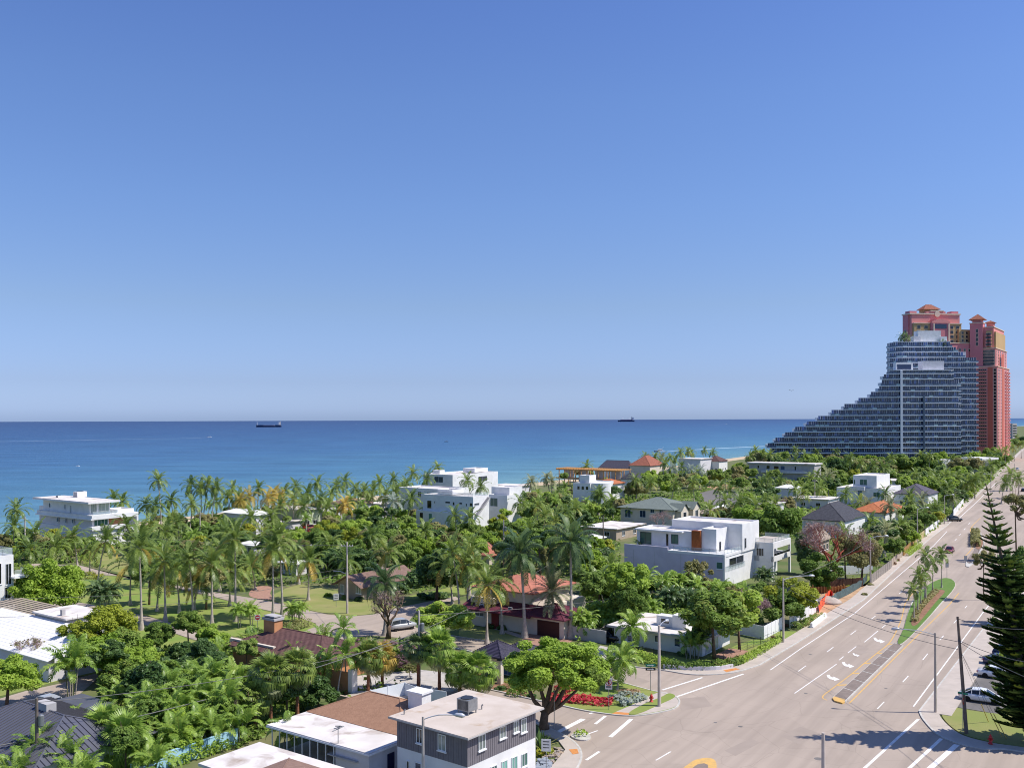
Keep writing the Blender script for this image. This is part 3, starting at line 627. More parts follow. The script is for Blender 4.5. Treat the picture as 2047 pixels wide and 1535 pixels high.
for q in ((981,1529,993,1562), (1002,1519,1014,1550), (1022,1511,1034,1541), (1042,1504,1054,1531)): h.win('R', .55, *q, glass=G_GREEN, n=1)
h.win('L', .5, 833, 1455, 845, 1485, glass=G_DARK, n=1); h.win('L', .5, 876, 1467, 892, 1500, glass=G_PALE, n=1)
h.win('L', .55, 813, 1519, 819, 1545, glass=G_DARK, n=0); h.win('L', .55, 830, 1523, 843, 1560, glass=G_BLUE, n=0, name='door')
acunit(934, 1424, zt+.16, 1.25, 1.4, 1.05, 'grey rooftop air conditioner on legs on the beige flat roof', th=38.4)
for px, py in ((808, 1427), (963, 1417)):
    x, y = gp(px, py, zt+.16); tag(MB().tube([(0, 0, 0), (0, 0, .35)], .06, 8).tube([(0, 0, .35), (.12, 0, .42)], .07, 8).build('vent_pipe', STEEL, None, (x, y, zt+.16)), 'short metal vent pipe on the beige roof '+('near its left corner' if px < 900 else 'beside the air conditioner'), 'vent pipe')

# ---- brown shingled house with the white flat porch roof
h = Hs('bungalow', 'low house with brown shingle hip roof and white flat porch roof', 0, 0, 35.8, at=(-10.4, 88.6))
h.box('wall', .4, 8.6, .4, 12.8, 0, 3.1, LILAC); h.foot(-5.3, 9, 0, 13.9); h.hip(.6, 8.4, .6, 12.6, 3.2, 1.75, .6, SHING)
pr = h.box('porch_roof', -5.0, .15, -.5, 13.4, 2.95, 3.15, ROOFW); h.box('porch_fascia', -5.06, .1, -.56, 13.46, 2.9, 3.05, WHITE2, pr)
h.box('porch_wall', -4.6, 0, -.1, 4.2, 0, 2.9, LILAC)
h.box('porch_floor', -4.7, .3, 4.2, 13.2, 0, .12, CONC); h.box('porch_back_wall', .25, .4, 4.2, 12.8, .12, 2.9, TAN)
for i in range(9): h.box('porch_post', -4.72, -4.64, 4.3+i*1.08, 4.38+i*1.08, .12, 2.9, WHITE2)
h.box('porch_rail', -4.71, -4.65, 4.25, 13.1, .95, 1.02, WHITE2); h.box('porch_knee_wall', -4.69, -4.66, 4.25, 13.1, .12, .6, WHITE2)
h.box('door', -2.2, -1.3, -.16, -.1, 0, 2.2, M('navy_door', (.01, .012, .06), rough=.4)); h.box('awning', -4.9, -3.2, 1.2, 5.0, 1.9, 2.0, GREYW)
ch = h.box('chimney', 4.1, 5.5, 1.2, 3.0, 2.9, 5.9, WHITE2); h.box('chimney_cap', 3.95, 5.65, 1.05, 3.15, 5.9, 6.1, WHITE2, ch)
x, y = gp(676, 1484, 3.2); mb = MB().tube([(0, 0, 0), (0, 0, 1.5)], .04, 6)
for k in range(3): mb.tube([(-.5+.1*k, .3*k-.3, 1.2+.15*k), (.5-.1*k, -.3*k+.3, 1.5+.1*k)], .05, 5)
tag(mb.build('television_aerial', STEEL, None, (x, y, 3.15)), 'small metal aerial on the white porch roof', 'aerial')
# ---- white roof at the bottom edge and its brown-tiled neighbour
h = Hs('bungalow', 'white flat roof with dark stains at the bottom edge of the picture', 0, 0, 36, at=gp(519, 1482, 3.0))
h.slabroof(-6.7, 0, -14, 0, 2.75, .25); h.box('wall', -6.3, -.4, -13.6, -.4, 0, 2.75, LILAC); h.foot(-6.7, 0, -14, 0)
h = Hs('bungalow', 'brown tiled hip roof at the bottom edge beside the white flat roof', 0, 0, 36, at=gp(672, 1545, 3.2))
h.box('wall', -7, -.6, -2, 5, 0, 3.1, LILAC); h.hip(-8, 0, -3, 6, 3.1, 1.3, .3, T_BRN)

# ---- dark metal roof at lower left, panel by panel
h = Hs('bungalow', 'house with dark standing-seam metal hip roof at lower left', 0, 0, 36, at=gp(66, 1540, 2.6))
BX, BY = 12.2, 20.0
h.box('wall', .5, BX-.5, .5, BY-.5, 0, 2.6, LILAC); h.foot(-.5, BX, 0, BY)
rz, rh = 2.65, 2.1; k = BX/2; r = MB()
r0, r1 = (BX/2, k, rz+rh), (BX/2, BY-k, rz+rh); A, B, C, D = (0, 0, rz), (BX, 0, rz), (BX, BY, rz), (0, BY, rz)
for f in ((A, B, r0), (B, C, r1, r0), (C, D, r1), (D, A, r0, r1)): r.face(f)
r.face([D, C, B, A]); ro = r.build('roof', SEAM, h.node)
def seams(p, q, s0, s1, n):      # raised seams from the eave p-q up to the hip/ridge line s0-s1
    for i in range(1, n):
        t = i/n; a = Vector(p).lerp(Vector(q), t)
        # slope direction is perpendicular to the eave; climb until the ridge or the hip
        e = (Vector(q)-Vector(p)).normalized(); nrm = Vector((-e.y, e.x, 0)); dist_ = min(k, t*(Vector(q)-Vector(p)).length, (1-t)*(Vector(q)-Vector(p)).length)
        b = a+nrm*dist_+Vector((0, 0, rh*dist_/k))
        MB().tube([a+Vector((0, 0, .03)), b+Vector((0, 0, .03))], .035, 4).build('seam', SEAMD, ro)
SEAMD = M('dark_seam', (.04, .04, .05), rough=.5)
seams(A, B, 0, 0, 22); seams(D, A, 0, 0, 36); seams(B, C, 0, 0, 36)
cp = MB()
for p, q in ((A, r0), (B, r0), (C, r1), (D, r1), (r0, r1)): cp.tube([p, q], .09, 5)
cp.build('ridge_cap', SEAM, ro)
h.box('chimney', BX/2-.3, BX/2+.7, 8.8, 10.9, rz+1, rz+rh+.6, GREYW)
# ---- low wing right of the dark metal roof
h2 = Hs('outbuilding', 'low grey metal roof with pale edge right of the dark metal roof', 0, 0, 36, 'outbuilding', at=gp(228, 1406, 2.7))
h2.box('wall', -4, -.3, .3, 6, 0, 2.6, LILAC); h2.box('roof', -4.6, 0, 0, 6.4, 2.6, 2.75, SEAM); h2.foot(-4.6, 0, 0, 6.4)
# ---- white tiled gable house at left with a flat upper roof
h = Hs('white_roof_house', 'house with long white tiled roof and raised flat white section at left', 0, 0, 36, at=gp(92, 1322, 2.8))
h.box('wall', .5, 9, .3, 26, 0, 2.8, LILAC); h.foot(-.5, 14, 0, 26)
mb = MB(); 
for i in range(12):
    x0, x1 = i*.62, (i+1)*.62; z0, z1 = 2.8+i*.2, 2.8+(i+1)*.2+.05
    mb = MB().face([(x0, -.4+i*.05, z0+.05), (x0, 27, z0+.05), (x1+.05, 27, z1), (x1+.05, -.4+i*.05, z1)][::-1]).face([(x0, -.4, z0-.06), (x0, 27, z0-.06), (x0, 27, z0+.05), (x0, -.4, z0+.05)]); mb.build('tile_row', T_WHT, h.node)
h.box('gable_end', 1, 7.4, -.2, 0, 2.4, 3.4, WHITE)
h.box('raised_wall', 7.6, 13, 9.0, 17.5, 2.8, 5.6, GREYW); h.box('flat_roof', 7.3, 13.6, 8.7, 17.8, 5.6, 5.8, ROOFW)
for i in range(9): h.box('pergola_slat', 7.4+i*.75, 7.8+i*.75, 18.0, 34, 4.9, 5.0, TAN)
h.box('roof_box', 8.2, 8.7, 11.3, 11.8, 5.8, 6.6, GREYW)
# ---- white three-storey house at the left edge
h = Hs('white_modern_house', 'white house with rooftop glass railing cut off by the left edge', 0, 0, 36, at=(-96, 140))
xe = h.lx(26); zt = h.z(1108, xe)
h.flat(0, xe, 0, 12, 0, zt); ww = h.rail([(0, .1), (xe-.1, .1), (xe-.1, 6)], zt, 1.1)
for q in ((11,1126,23,1168), (9,1172,22,1196), (-12,1126,3,1168)): h.win('R', 0, *q, glass=G_DARK, n=1)
b0 = h.hit('R', 0, 24, 1152); h.box('balcony', xe-.5, xe+2.2, -1.3, 2, b0[1]-.25, b0[1], WHITE); h.rail([(xe-.4, -1.2), (xe+2.1, -1.2), (xe+2.1, 1.9)], b0[1], 1.1)
h.box('terrace_wall', -2, xe+3, -4, -3.7, 0, 3, WHITE)
# ---- white seaside house with overhanging flat roof
h = Hs('seaside_house', 'white three-storey seaside house with wide overhanging flat roof', 184, 1094, 36)
W1 = h.ly(73); L1 = h.lx(276); zt2 = h.z(1031); z1_ = h.z(1052)
h.box('wall', .6, L1, .6, W1, 0, z1_-.9, WHITE); h.foot(0, L1, 0, W1)
h.box('upper_floor', 0, L1, 0, W1, zt2-1.1, zt2, WHITE); h.box('balcony_band', 0, L1*.72, 0, 2, z1_-1.2, z1_-.2, WHITE)
h.box('mid_wall', .9, L1*.97, 1.5, W1, z1_-.9, zt2-1.1, LILAC); h.box('end_wall', L1-.5, L1, 0, W1, 0, zt2-1.1, WHITE); h.box('wood_panel', L1*.42, L1*.8, 1.35, 1.5, z1_-.9, zt2-1.1, M('warm_wood', (.36, .17, .08), rough=.7))
h.winm('R', 1.5, 1.4, L1*.4, z1_-.6, zt2-1.3, G_GREEN, n=3, sill=False)
P2 = h.hit('L', .5, 162, 1010); yu = 3.2; zr = zt2+3.1
uw = h.box('top_storey', 1.2, L1*.52, yu, W1-1.2, zt2, zr, WHITE); h.box('roof', -.6, L1*.62, yu-2.6, W1+1, zr, zr+.45, ROOFW); h.box('roof_edge', -.68, L1*.62+.08, yu-2.68, W1+1.08, zr-.02, zr+.3, WHITE2)
h.winm('R', yu, 1.5, L1*.24, zt2+.3, zr-.3, G_PALE, n=2, sill=False); h.winm('R', yu, L1*.27, L1*.5, zt2+.3, zr-.3, G_PALE, n=2, sill=False)
h.rail([(.3, .2), (L1*.55, .2)], zt2, 1.0); h.flat(L1*.62, L1-.1, 2, 8, zt2, zt2+.9, foot=False)
for q in ((98,1005,101,1014), (129,1008,131.5,1018), (141,1010,143,1031)): h.win('L', 1.2, *q, glass=G_DARK, n=0, sill=False)
for q in ((113.5,1034,117,1043), (130,1036,132,1045), (144,1037,147,1046)): h.win('L', .6, *q, glass=G_DARK, n=0, sill=False)
h.box('string_course', -.25, .6, 0, W1+.3, zt2-1.2, zt2-.85, WHITE2); h.box('annexe', 2, 6, W1, W1+2.5, 0, zt2+1.0, WHITE)
acunit(160, 993, zr+.45, 2.8, 2.2, 1.5, 'white box air conditioner on the roof of the white seaside house at left', th=36, mat=WHITE2, legs=False); acunit(118, 994, zr+.45, 1.2, 1.2, .5, 'low white roof box left of the larger unit on the seaside house', mat=WHITE2, legs=False)

# ---- white-roofed bungalows among the palms
def bung(px, py, xr, xl, yt, label, roof=T_WHT, wall=LILAC, rise=None, flat=False, wins=True, th=36, cat='house'):
    h = Hs('bungalow', label, px, py, th, cat); L_ = max(3, h.lx(xr)); W_ = max(3, h.ly(xl)); z = max(2.5, h.z(yt))
    h.box('wall', 0, L_, 0, W_, 0, z, wall); h.foot(0, L_, 0, W_)
    if flat: h.box('roof', -.6, L_+.6, -.6, W_+.6, z, z+.22, ROOFW if roof is T_WHT else roof)
    else: h.hip(0, L_, 0, W_, z, rise or min(L_, W_)*.2, .6, roof)
    if wins:
        for i in range(2): h.winm('L', 0, W_*(.2+.4*i), W_*(.2+.4*i)+min(1.6, W_*.2), .9, min(z-.4, 2.2), G_DARK, n=1)
        for i in range(2): h.winm('R', 0, L_*(.2+.4*i), L_*(.2+.4*i)+min(1.6, L_*.2), .9, min(z-.4, 2.2), G_DARK, n=1)
    return h
bung(512, 1072, 540, 446, 1029, 'pale bungalow with white hip roof among the seaside palms at left')
h = bung(604, 1056, 640, 537, 1020, 'pale green bungalow with white flat roof behind the seaside palms', wall=GREEN_W, flat=True)
bung(560, 1062, 612, 545, 1046, 'white flat carport roof in front of the pale green bungalow', flat=True, wins=False, cat='carport')
bung(648, 1048, 690, 622, 1022, 'lilac-grey bungalow between the pale green house and the brown roof', flat=True)
bung(706, 1036, 742, 664, 1008, 'bungalow with brown hip roof behind the seaside palms', roof=T_BRN)
bung(742, 1046, 766, 665, 1026, 'long low white flat roof below the brown hip roof', flat=True, wins=False)
bung(760, 1028, 790, 732, 1008, 'small grey-white flat roof right of the brown hip roof', flat=True)
bung(508, 1112, 530, 478, 1090, 'small white hip roof showing between palms left of centre')
bung(612, 1112, 632, 585, 1092, 'white hip roof half hidden by trees left of the utility pole')
bung(592, 1150, 612, 560, 1130, 'low white roof under the trees behind the lawn')
# ---- white modern houses at centre
h = Hs('seaside_house', 'white cubic seaside house, highest of the white group left of centre', 905, 1010, 36)
L_, W_, z = h.lx(995), h.ly(846), h.z(949); h.flat(0, L_, 0, W_, 0, z); h.winm('L', 0, W_*.32, W_*.62, z-3.2, z-.9, G_DARK, n=1, sill=False); h.winm('R', 0, L_*.55, L_*.75, z-3.4, z-1.4, G_DARK, n=1, sill=False)
h.flat(2, 5, W_*.55, W_*.8, z, z+1.4, foot=False, name='roof_box'); h.flat(L_*.6, L_*.9, W_*.2, W_*.6, z, z+1.6, foot=False, name='roof_box')
h = Hs('white_modern_house', 'white block house at the left of the white group, mostly behind palms', 888, 1038, 36)
L_, W_, z = h.lx(930), h.ly(797), h.z(978); h.flat(0, L_, 0, W_, 0, z)
for i in range(4): h.winm('L', 0, W_*(.1+.2*i), W_*(.1+.2*i)+1.4, z-3, z-1.2, G_DARK, n=1)
h = Hs('white_modern_house', 'white two-storey house with roof terrace railing and outside stair, left of centre', 946, 1060, 36)
L_, W_, z = h.lx(977), h.ly(845), h.z(993); h.flat(0, L_, 0, W_, 0, z, par=.2)
h.rail([(.2, W_*.98), (.2, W_*.02), (L_-.2, .2)], z, 1.0); h.flat(L_*.3, L_, W_*.5, W_*.8, z, z+1.5, foot=False, name='stair_head')
for q in ((854,1000,863,1016), (890,1002,900,1006), (905,1003,909,1010), (918,1004,924,1008), (868,1001,870,1006), (931,1006,934,1012), (939,1005,945,1012)): h.win('L', 0, *q, glass=G_DARK, n=0, sill=False)
h.box('lower_wing', -1.5, 0, W_*.3, W_*1.08, 0, z*.5, WHITE); h.win('L', -1.5, 839, 1024, 846, 1044, glass=G_DARK, n=0, sill=False); h.win('L', -1.5, 857, 1026, 864, 1044, glass=G_GREEN, n=0, sill=False)
mb = MB(); n = 16
for i in range(n): mb.box(L_*(.12+.8*i/n), L_*(.12+.8*(i+1)/n), -1.0, -.01, z*(.45+.5*i/n)-.3, z*(.45+.5*(i+1)/n))
mb.build('stair', GREYW, h.node)
for q in ((948,1005,958,1010), (966,1005,972,1010)): h.win('R', 0, *q, glass=G_DARK, n=0, sill=False)
h = Hs('white_modern_house', 'white house with tall green-glass window right of the outside stair', 1014, 1050, 36)
L_, W_, z = h.lx(1037), h.ly(977), h.z(990); h.flat(0, L_, 0, W_, 0, z); h.win('L', 0, 980, 995, 995, 1012, glass=G_GREEN, n=1); h.flat(L_*.5, L_*1.6, W_*.2, W_*1.2, 0, z+2.2)
bung(1036, 1000, 1060, 985, 972, 'low white terrace house at the shore behind the white group', flat=True)
# ---- orange-tiled and red-tiled mediterranean houses
h = bung(978, 1136, 1000, 948, 1110, 'house with bright orange tile roof half hidden by trees at centre', roof=T_SAL, wall=CREAM, rise=2.6, wins=False)
bung(974, 1104, 986, 962, 1088, 'tiny teal-grey pyramid roof behind the bright orange roof', roof=M('teal_roof', (.19, .27, .26), rough=.6), rise=1.8, wins=False, cat='outbuilding')
h = Hs('mediterranean_house', 'cream two-storey house with red-purple tile roofs behind the tall palms', 1068, 1268, 36)
L_, W_ = 17, h.ly(934); zl = 3.2
h.box('wall', 0, L_, 1.2, W_, 0, zl, CREAM); h.foot(-1, L_, 0, W_)
mb = MB().face([(-1.3, -.2, zl-.35), (-1.3, W_+.8, zl-.35), (2.2, W_+.8, zl+.85), (2.2, -.2, zl+.85)][::-1]).face([(-1.3, -.2, zl-.55), (-1.3, W_+.8, zl-.55), (-1.3, W_+.8, zl-.35), (-1.3, -.2, zl-.35)]); mb.build('eave_roof', T_RED, h.node)
h.box('upper_wall', 2.2, L_-4, 2, W_-.6, zl, 5.9, CREAM); h.hip(2.2, L_-4, 2, W_-.6, 5.9, 1.9, .9, T_SAL)
bl = h.box('balcony', 0, 2.2, W_-5.2, W_-.6, zl+.5, zl+1.4, CREAM); h.rail([(.1, W_-5), (.1, W_-.8)], zl+1.4, .9)
h.box('garage_wing', 0, 6, -5.4, 1.2, 0, 3.0, CREAM); h.hip(-.3, 6.3, -5.4, 1.6, 3.05, 1.5, .7, T_RED)
h.box('garage_shade_panel', -.06, 0, -4.6, -.6, 0, 2.4, M('painted_opening_shade', (.06, .02, .018), rough=.6))  # dark panel painted as the shade inside the open garage
h.box('garage_opening', -.03, 0, .1, 1.0, 0, 2.4, CREAM)
for q in ((950,1206,968,1231), (938,1212,944,1230), (1016,1213,1024,1229)): h.win('L', 0, *q, glass=G_BLUE, n=1)
h.box('red_pilaster', -.25, 0, W_*.52, W_*.62, 0, zl-.5, M('dark_red_paint', (.22, .03, .03)))
for i in range(2): h.winm('L', 2.2, W_-4.2+i*2, W_-3.0+i*2, zl+1.0, 5.8, G_BLUE, n=1, sill=False)
# ---- ranch house on the lawn
h = Hs('ranch_house', 'low brown-roofed ranch house on the lawn behind the concrete utility pole', 721, 1200, 36)
L_, W_ = 14, h.ly(675); h.box('wall', 0, L_, 0, W_, 0, 2.9, M('taupe_stucco', (.33, .28, .23), (.28, .24, .2), scale=.8, rough=.9)); h.foot(0, L_, 0, W_)
h.gable(0, L_, 0, W_, 2.9, 1.5, .9, T_BRN, 'x', TAN)
for q in ((680,1168,688,1186), (712,1166,722,1186)): h.win('L', 0, *q, glass=G_PALE, n=1)
h.box('chimney', L_*.55, L_*.62, W_*.4, W_*.6, 3.5, 5.4, M('chimney_stone', (.4, .33, .3), rough=.9))
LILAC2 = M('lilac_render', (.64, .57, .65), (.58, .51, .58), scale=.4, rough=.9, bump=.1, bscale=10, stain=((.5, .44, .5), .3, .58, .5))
# ---- big white modern house
h = Hs('white_modern_house', 'large white modern house with orange-brown wood panel and roof terraces', 1449, 1174, 36)
W_, L_ = h.ly(1247), h.lx(1490); zt = h.z(1109)
h.box('wall', .1, L_+14, .1, W_, 0, zt-.5, WHITE); h.foot(-.5, L_+16, -5, W_)
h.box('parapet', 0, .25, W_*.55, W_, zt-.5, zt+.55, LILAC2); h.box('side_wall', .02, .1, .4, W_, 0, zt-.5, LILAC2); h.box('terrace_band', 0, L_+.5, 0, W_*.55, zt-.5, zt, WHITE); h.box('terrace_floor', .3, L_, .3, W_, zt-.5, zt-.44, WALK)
# open loggia at the near end
h.box('column', 0, .4, 0, .4, 0, zt-.5, WHITE); h.winm('R', .1, L_*.22, L_*.9, zt-2.9, zt-1.0, G_DARK, n=1, sill=False); h.rail([(.4, -.02), (L_*.95, -.02)], zt-3.4, 1.0)
h.win('L', .02, 1432, 1123, 1445, 1137, glass=G_GREEN, n=0)
for yy in (.42, .68, .9): h.box('joint', -.01, .02, W_*yy, W_*yy+.06, 0, zt-.6, GREYW)
xp = 3.4; z3 = zt-.44; y0p, y1p = h.hit('L', xp, 1385, 1075)[0], h.hit('L', xp, 1273, 1060)[0]; z3t = h.hit('L', xp, 1300, 1056)[1]
h.flat(xp, xp+7, y0p, y1p, z3, z3t, foot=False, name='penthouse'); h.box('eave', xp-.9, xp, y0p+2, y1p, z3t-.35, z3t-.1, WHITE2)
for q in ((1280,1063,1302,1087), (1342,1068,1356,1087)): h.win('L', xp, *q, glass=G_GREEN, frame=DARKF, n=1, sill=False)
h.win('L', xp, 1332, 1067, 1336, 1090, glass=G_DARK, frame=DARKF, n=0, sill=False)
y2 = h.hit('L', xp, 1393, 1075)[0]; h.box('wood_panel', xp-1.3, xp-.1, y2-1.3, y0p-.3, z3, z3t+.35, WOOD)
y3 = h.hit('L', xp-.6, 1432, 1075)[0]; zz = h.hit('L', xp-.6, 1415, 1057)[1]
h.flat(xp-.6, xp+6, y3, y2-1.32, z3, zz, foot=False, name='stair_block'); h.winm('R', y3, xp+.8, xp+1.6, z3, z3+2.3, G_DARK, DARKF, n=0, sill=False)
xb = 8.5; ya, yb = h.hit('L', xb, 1484, 1080)[0], h.hit('L', xb, 1343, 1050)[0]; zb = h.hit('L', xb, 1420, 1043)[1]
h.flat(xb, xb+9, ya, yb, z3, zb, foot=False, name='rear_block'); h.winm('R', ya, xb+1, xb+2, z3+.6, z3+2.8, G_DARK, n=0, sill=False)
h.rail([(.15, W_*.5), (.15, .15), (L_-.2, .15)], zt, .9)
# right wing towards the avenue: two open loggias
xw = h.lx(1490)+4.6; P = h.w(0, 0); yw = -4.0
xw = h.lx(1545, 0, yw); zr_ = h.z(1085, xw, yw); xr = h.lx(1580, xw, yw); yl = h.ly(1491, xw, yw)
h.box('right_wing_wall', xw, xr, yw+3.0, yl, 0, zr_-.3, WHITE); h.box('right_wing_roof', xw, xr, yw, yl, zr_-1.3, zr_, WHITE); h.box('roof_deck', xw+.3, xr-.3, yw+.3, yl-.3, zr_, zr_+.03, WALK)
h.box('loggia_floor', xw, xr, yw, yl, zr_*.46, zr_*.46+1.1, WHITE)
for x in (xw, xr-.45): h.box('column', x, x+.45, yw, yw+.45, 0, zr_-1.3, WHITE)
h.box('side_wall', xw+.02, xw+.3, yw+.45, yl, 0, zr_-1.3, WHITE)
h.rail([(xw+.5, yw+.1), (xr-.5, yw+.1)], zr_*.46+1.1, .55, G_DARK); h.rail([(xw+.2, yl-.2), (xw+.2, yw+.2), (xr-.2, yw+.2), (xr-.2, yl-.2)], zr_, .8)
for q in ((1493,1094,1503,1118), (1512,1095,1527,1111), (1514,1133,1528,1146), (1496,1133,1504,1150)): h.win('L', xw+.02, *q, glass=G_DARK, n=2 if q[0] == 1512 else 0, sill=False)
# ---- cream house with grey-green roof
h = Hs('cream_house', 'cream house with grey-green hip roof and small gables, centre right', 1345, 1056, 36)
L_, W_, z = h.lx(1392), h.ly(1240), h.z(1019); h.box('wall', 0, L_, 0, W_, 0, z, CREAM); h.foot(0, L_, 0, W_); h.hip(0, L_, 0, W_, z, h.z(989)-z-1.6, .9, T_GRN)
for q in ((1249,1018,1261,1034), (1279,1020,1291,1034), (1300,1017,1308,1025), (1318,1019,1327,1029)): h.win('L', 0, *q, glass=G_BLUE, n=1)
for i in (0, 1):
    x0 = L_*(.12+.5*i); h.box('porch_wall', x0, x0+L_*.3, -1.8, 0, 0, z-.5, CREAM); 
    mb = MB().face([(x0-.4, -2.2, z-.6), (x0+L_*.15, -2.2, z+1.7), (x0+L_*.15, 3, z+1.7), (x0-.4, 3, z-.6)]).face([(x0+L_*.15, -2.2, z+1.7), (x0+L_*.3+.4, -2.2, z-.6), (x0+L_*.3+.4, 3, z-.6), (x0+L_*.15, 3, z+1.7)]); mb.build('gable_roof', T_GRN, h.node)
    MB().face([(x0, -1.81, z-.5), (x0+L_*.3, -1.81, z-.5), (x0+L_*.15, -1.81, z+1.4)]).build('gable_wall', CREAM, h.node); h.winm('R', -1.8, x0+L_*.09, x0+L_*.21, .8, z-.9, G_DARK, n=1)
# ---- low white house behind the corner hedge
h = Hs('white_bungalow', 'low white bungalow with flat stained roof behind the corner hedge', 1404, 1312, 36)
W_, L_ = h.ly(1226), 9.5; z = h.z(1276)
h.box('wall', 0, L_, 0, W_, 0, z, WHITE); h.foot(0, L_, 0, W_); h.box('roof', -.9, L_+.8, -1.2, W_+.7, z, z+.24, ROOFW); h.box('fascia', -.94, L_+.84, -1.24, W_+.74, z-.06, z+.15, GREYW)
for q in ((1254,1269,1264,1282), (1265,1270,1276,1283), (1309,1269,1317,1283), (1348,1275,1360,1292)): h.win('L', 0, *q, glass=G_BLUE, n=0)
for i in range(3): h.winm('R', 0, 1.0+i*1.5, 2.3+i*1.5, .1, 2.3, G_PALE, n=1, sill=False, name='french_door')
h.box('roof_box', 3.2, 4.8, W_*.42, W_*.62, z+.24, z+1.7, WHITE); h.box('chimney', 2.4, 4.2, W_*.26, W_*.41, z+.24, z+2.2, WHITE); h.winm('L', 3.2, W_*.47, W_*.57, z+.6, z+1.4, G_DARK, n=0, sill=False)
h.box('meter_box', -.12, 0, W_*.47, W_*.5, 1.2, 1.8, STEEL); h.box('deck', .2, 6, -4.2, -1.4, .02, .2, BRICKP); h.box('side_wall', -1.4, -1.2, W_+.6, W_+9, 0, 1.9, GREYW)
acunit(1420, 1240, z+.24, 1.4, 1.0, .9, 'small roof unit at the back of the white bungalow', legs=False)
# ---- houses along the avenue
def hipp(px, py, xr, xl, yt, yridge, label, roof, wall=WHITE, th=36, wins=()):
    h = Hs('hip_roofed_house', label, px, py, th); L_, W_, z = max(5, h.lx(xr)), max(5, h.ly(xl)), h.z(yt)
    h.box('wall', .5, L_-.5, .5, W_-.5, 0, z, wall); h.foot(0, L_, 0, W_)
    m = Vector(h.w(L_/2, W_/2)); rz = (proj((m.x, m.y, 0))[1]-yridge)*m.y/F
    h.hip(.6, L_-.6, .6, W_-.6, z, max(1.2, rz-z), .6, roof)
    for i in range(3):
        h.winm('L', .5, W_*(.15+.27*i), W_*(.15+.27*i)+1.3, 1.0, min(z-.5, 2.4), G_DARK, n=1); h.winm('R', .5, L_*(.15+.27*i), L_*(.15+.27*i)+1.3, 1.0, min(z-.5, 2.4), G_DARK, n=1)
    return h
hipp(1690, 1078, 1733, 1598, 1042, 1003, 'white house with big charcoal hip roof beside the avenue trees', T_DRK)
hipp(1772, 1056, 1810, 1699, 1025, 1002, 'white house with orange hip roof between two dark roofs', T_ORG)
hipp(1857, 1016, 1877, 1783, 989, 967, 'white house with plum-grey hip roof near the bend of the avenue', T_PURP)
hipp(1640, 1112, 1662, 1600, 1082, 1047, 'brown hip roof behind the red-barked bare tree', T_TAN, TAN)
h = Hs('white_modern_house', 'white stepped modern house with cubic roof tower, right of centre', 1767, 1014, 36)
L_, W_, z = h.lx(1800), h.ly(1672), h.z(977); h.flat(0, L_, 0, W_, 0, z); yt0, yt1 = h.ly(1752, 1), h.ly(1705, 1); h.flat(1, L_*.8, yt0, yt1, z, h.z(951, 1, yt0), foot=False, name='tower')
h.winm('L', 1, yt0+(yt1-yt0)*.4, yt0+(yt1-yt0)*.72, z+1, z+3.2, G_GREEN, n=1, sill=False); h.winm('L', 1, yt1*.93, yt1*.98, z+1.2, z+3, G_GREEN, n=0, sill=False)
h.winm('L', 0, W_*.08, W_*.22, z-3.2, z-1.4, G_GREEN, n=1, sill=False); h.box('porch', -1.5, 0, W_*.38, W_*.62, z-.9, z+.6, LILAC); h.winm('L', 0, W_*.45, W_*.55, z-4, z-1, G_BLUE, n=1, sill=False)
h = Hs('grey_modern_house', 'long grey-white flat-roofed house in front of the glass tower', 1628, 962, 36)
L_, W_, z = h.lx(1641), h.ly(1497), h.z(927); h.box('wall', 0, L_, 0, W_, 0, z-.6, GREYW); h.box('roof', -1, L_+.6, -.6, W_+1, z-.6, z, ROOFW); h.foot(0, L_, 0, W_); h.box('balcony', -1.2, 0, W_*.1, W_*.8, z*.42, z*.55, LILAC)
for q in ((1532,930,1539,937), (1547,931,1557,938), (1560,931,1569,939), (1588,932,1592,940), (1514,930,1518,936)): h.win('L', 0, *q, glass=G_BLUE if q[0] == 1560 else G_DARK, n=0, sill=False)
bung(1592, 1006, 1602, 1552, 976, 'small white hip roof left of the long white low roof')
bung(1655, 1018, 1676, 1580, 999, 'long low house with white roof and blue-grey windows', flat=True)
bung(1806, 978, 1822, 1766, 962, 'low white flat roof behind the plum-grey hip roof', flat=True)
bung(1452, 1036, 1474, 1412, 1022, 'white pyramid roof beside the asphalt lot'); bung(1408, 1042, 1440, 1385, 1030, 'tan low roof right of the cream house', roof=T_TAN, wall=TAN)
bung(1540, 1048, 1566, 1510, 1010, 'pale wall and roof behind the palms left of the charcoal roof', flat=True, wall=LILAC)
bung(1232, 1080, 1286, 1165, 1058, 'white flat roof with tan walls left of the large white modern house', flat=True, wall=TAN)
bung(1190, 1096, 1206, 1162, 1078, 'white tent-like hip roof left of the wooden pole', wins=False)
# ---- seaside houses right of centre
h = Hs('white_villa', 'white villa with square tower and small orange tiled wing, centre', 1180, 1008, 36)
L_, W_, z = h.lx(1226), h.ly(1145), h.z(966); h.flat(0, L_, 0, W_, 0, z); h.flat(1, 6, 1, W_*.7, z, z+3.0, foot=False, name='tower')
MB().lathe([(4.2, 0), (4.2, z+.1), (3.9, z+.1)], 24, 5, -1.5).build('round_wall', WHITE, h.node); h.hip(L_, L_+9, 0, 9, z-1.2, 1.8, .5, T_ORG); h.box('orange_roof_wall', L_, L_+9, 0, 9, 0, z-1.2, WHITE)
for i in range(3): h.winm('L', 0, W_*(.1+.25*i), W_*(.1+.25*i)+1.2, z-2.6, z-1.2, G_DARK, n=0)
h = Hs('house_frame', 'unfinished house of bare lumber posts and beams at the shore', 1242, 976, 36, 'building')
L_, W_ = 9, h.ly(1112); z = h.z(943)
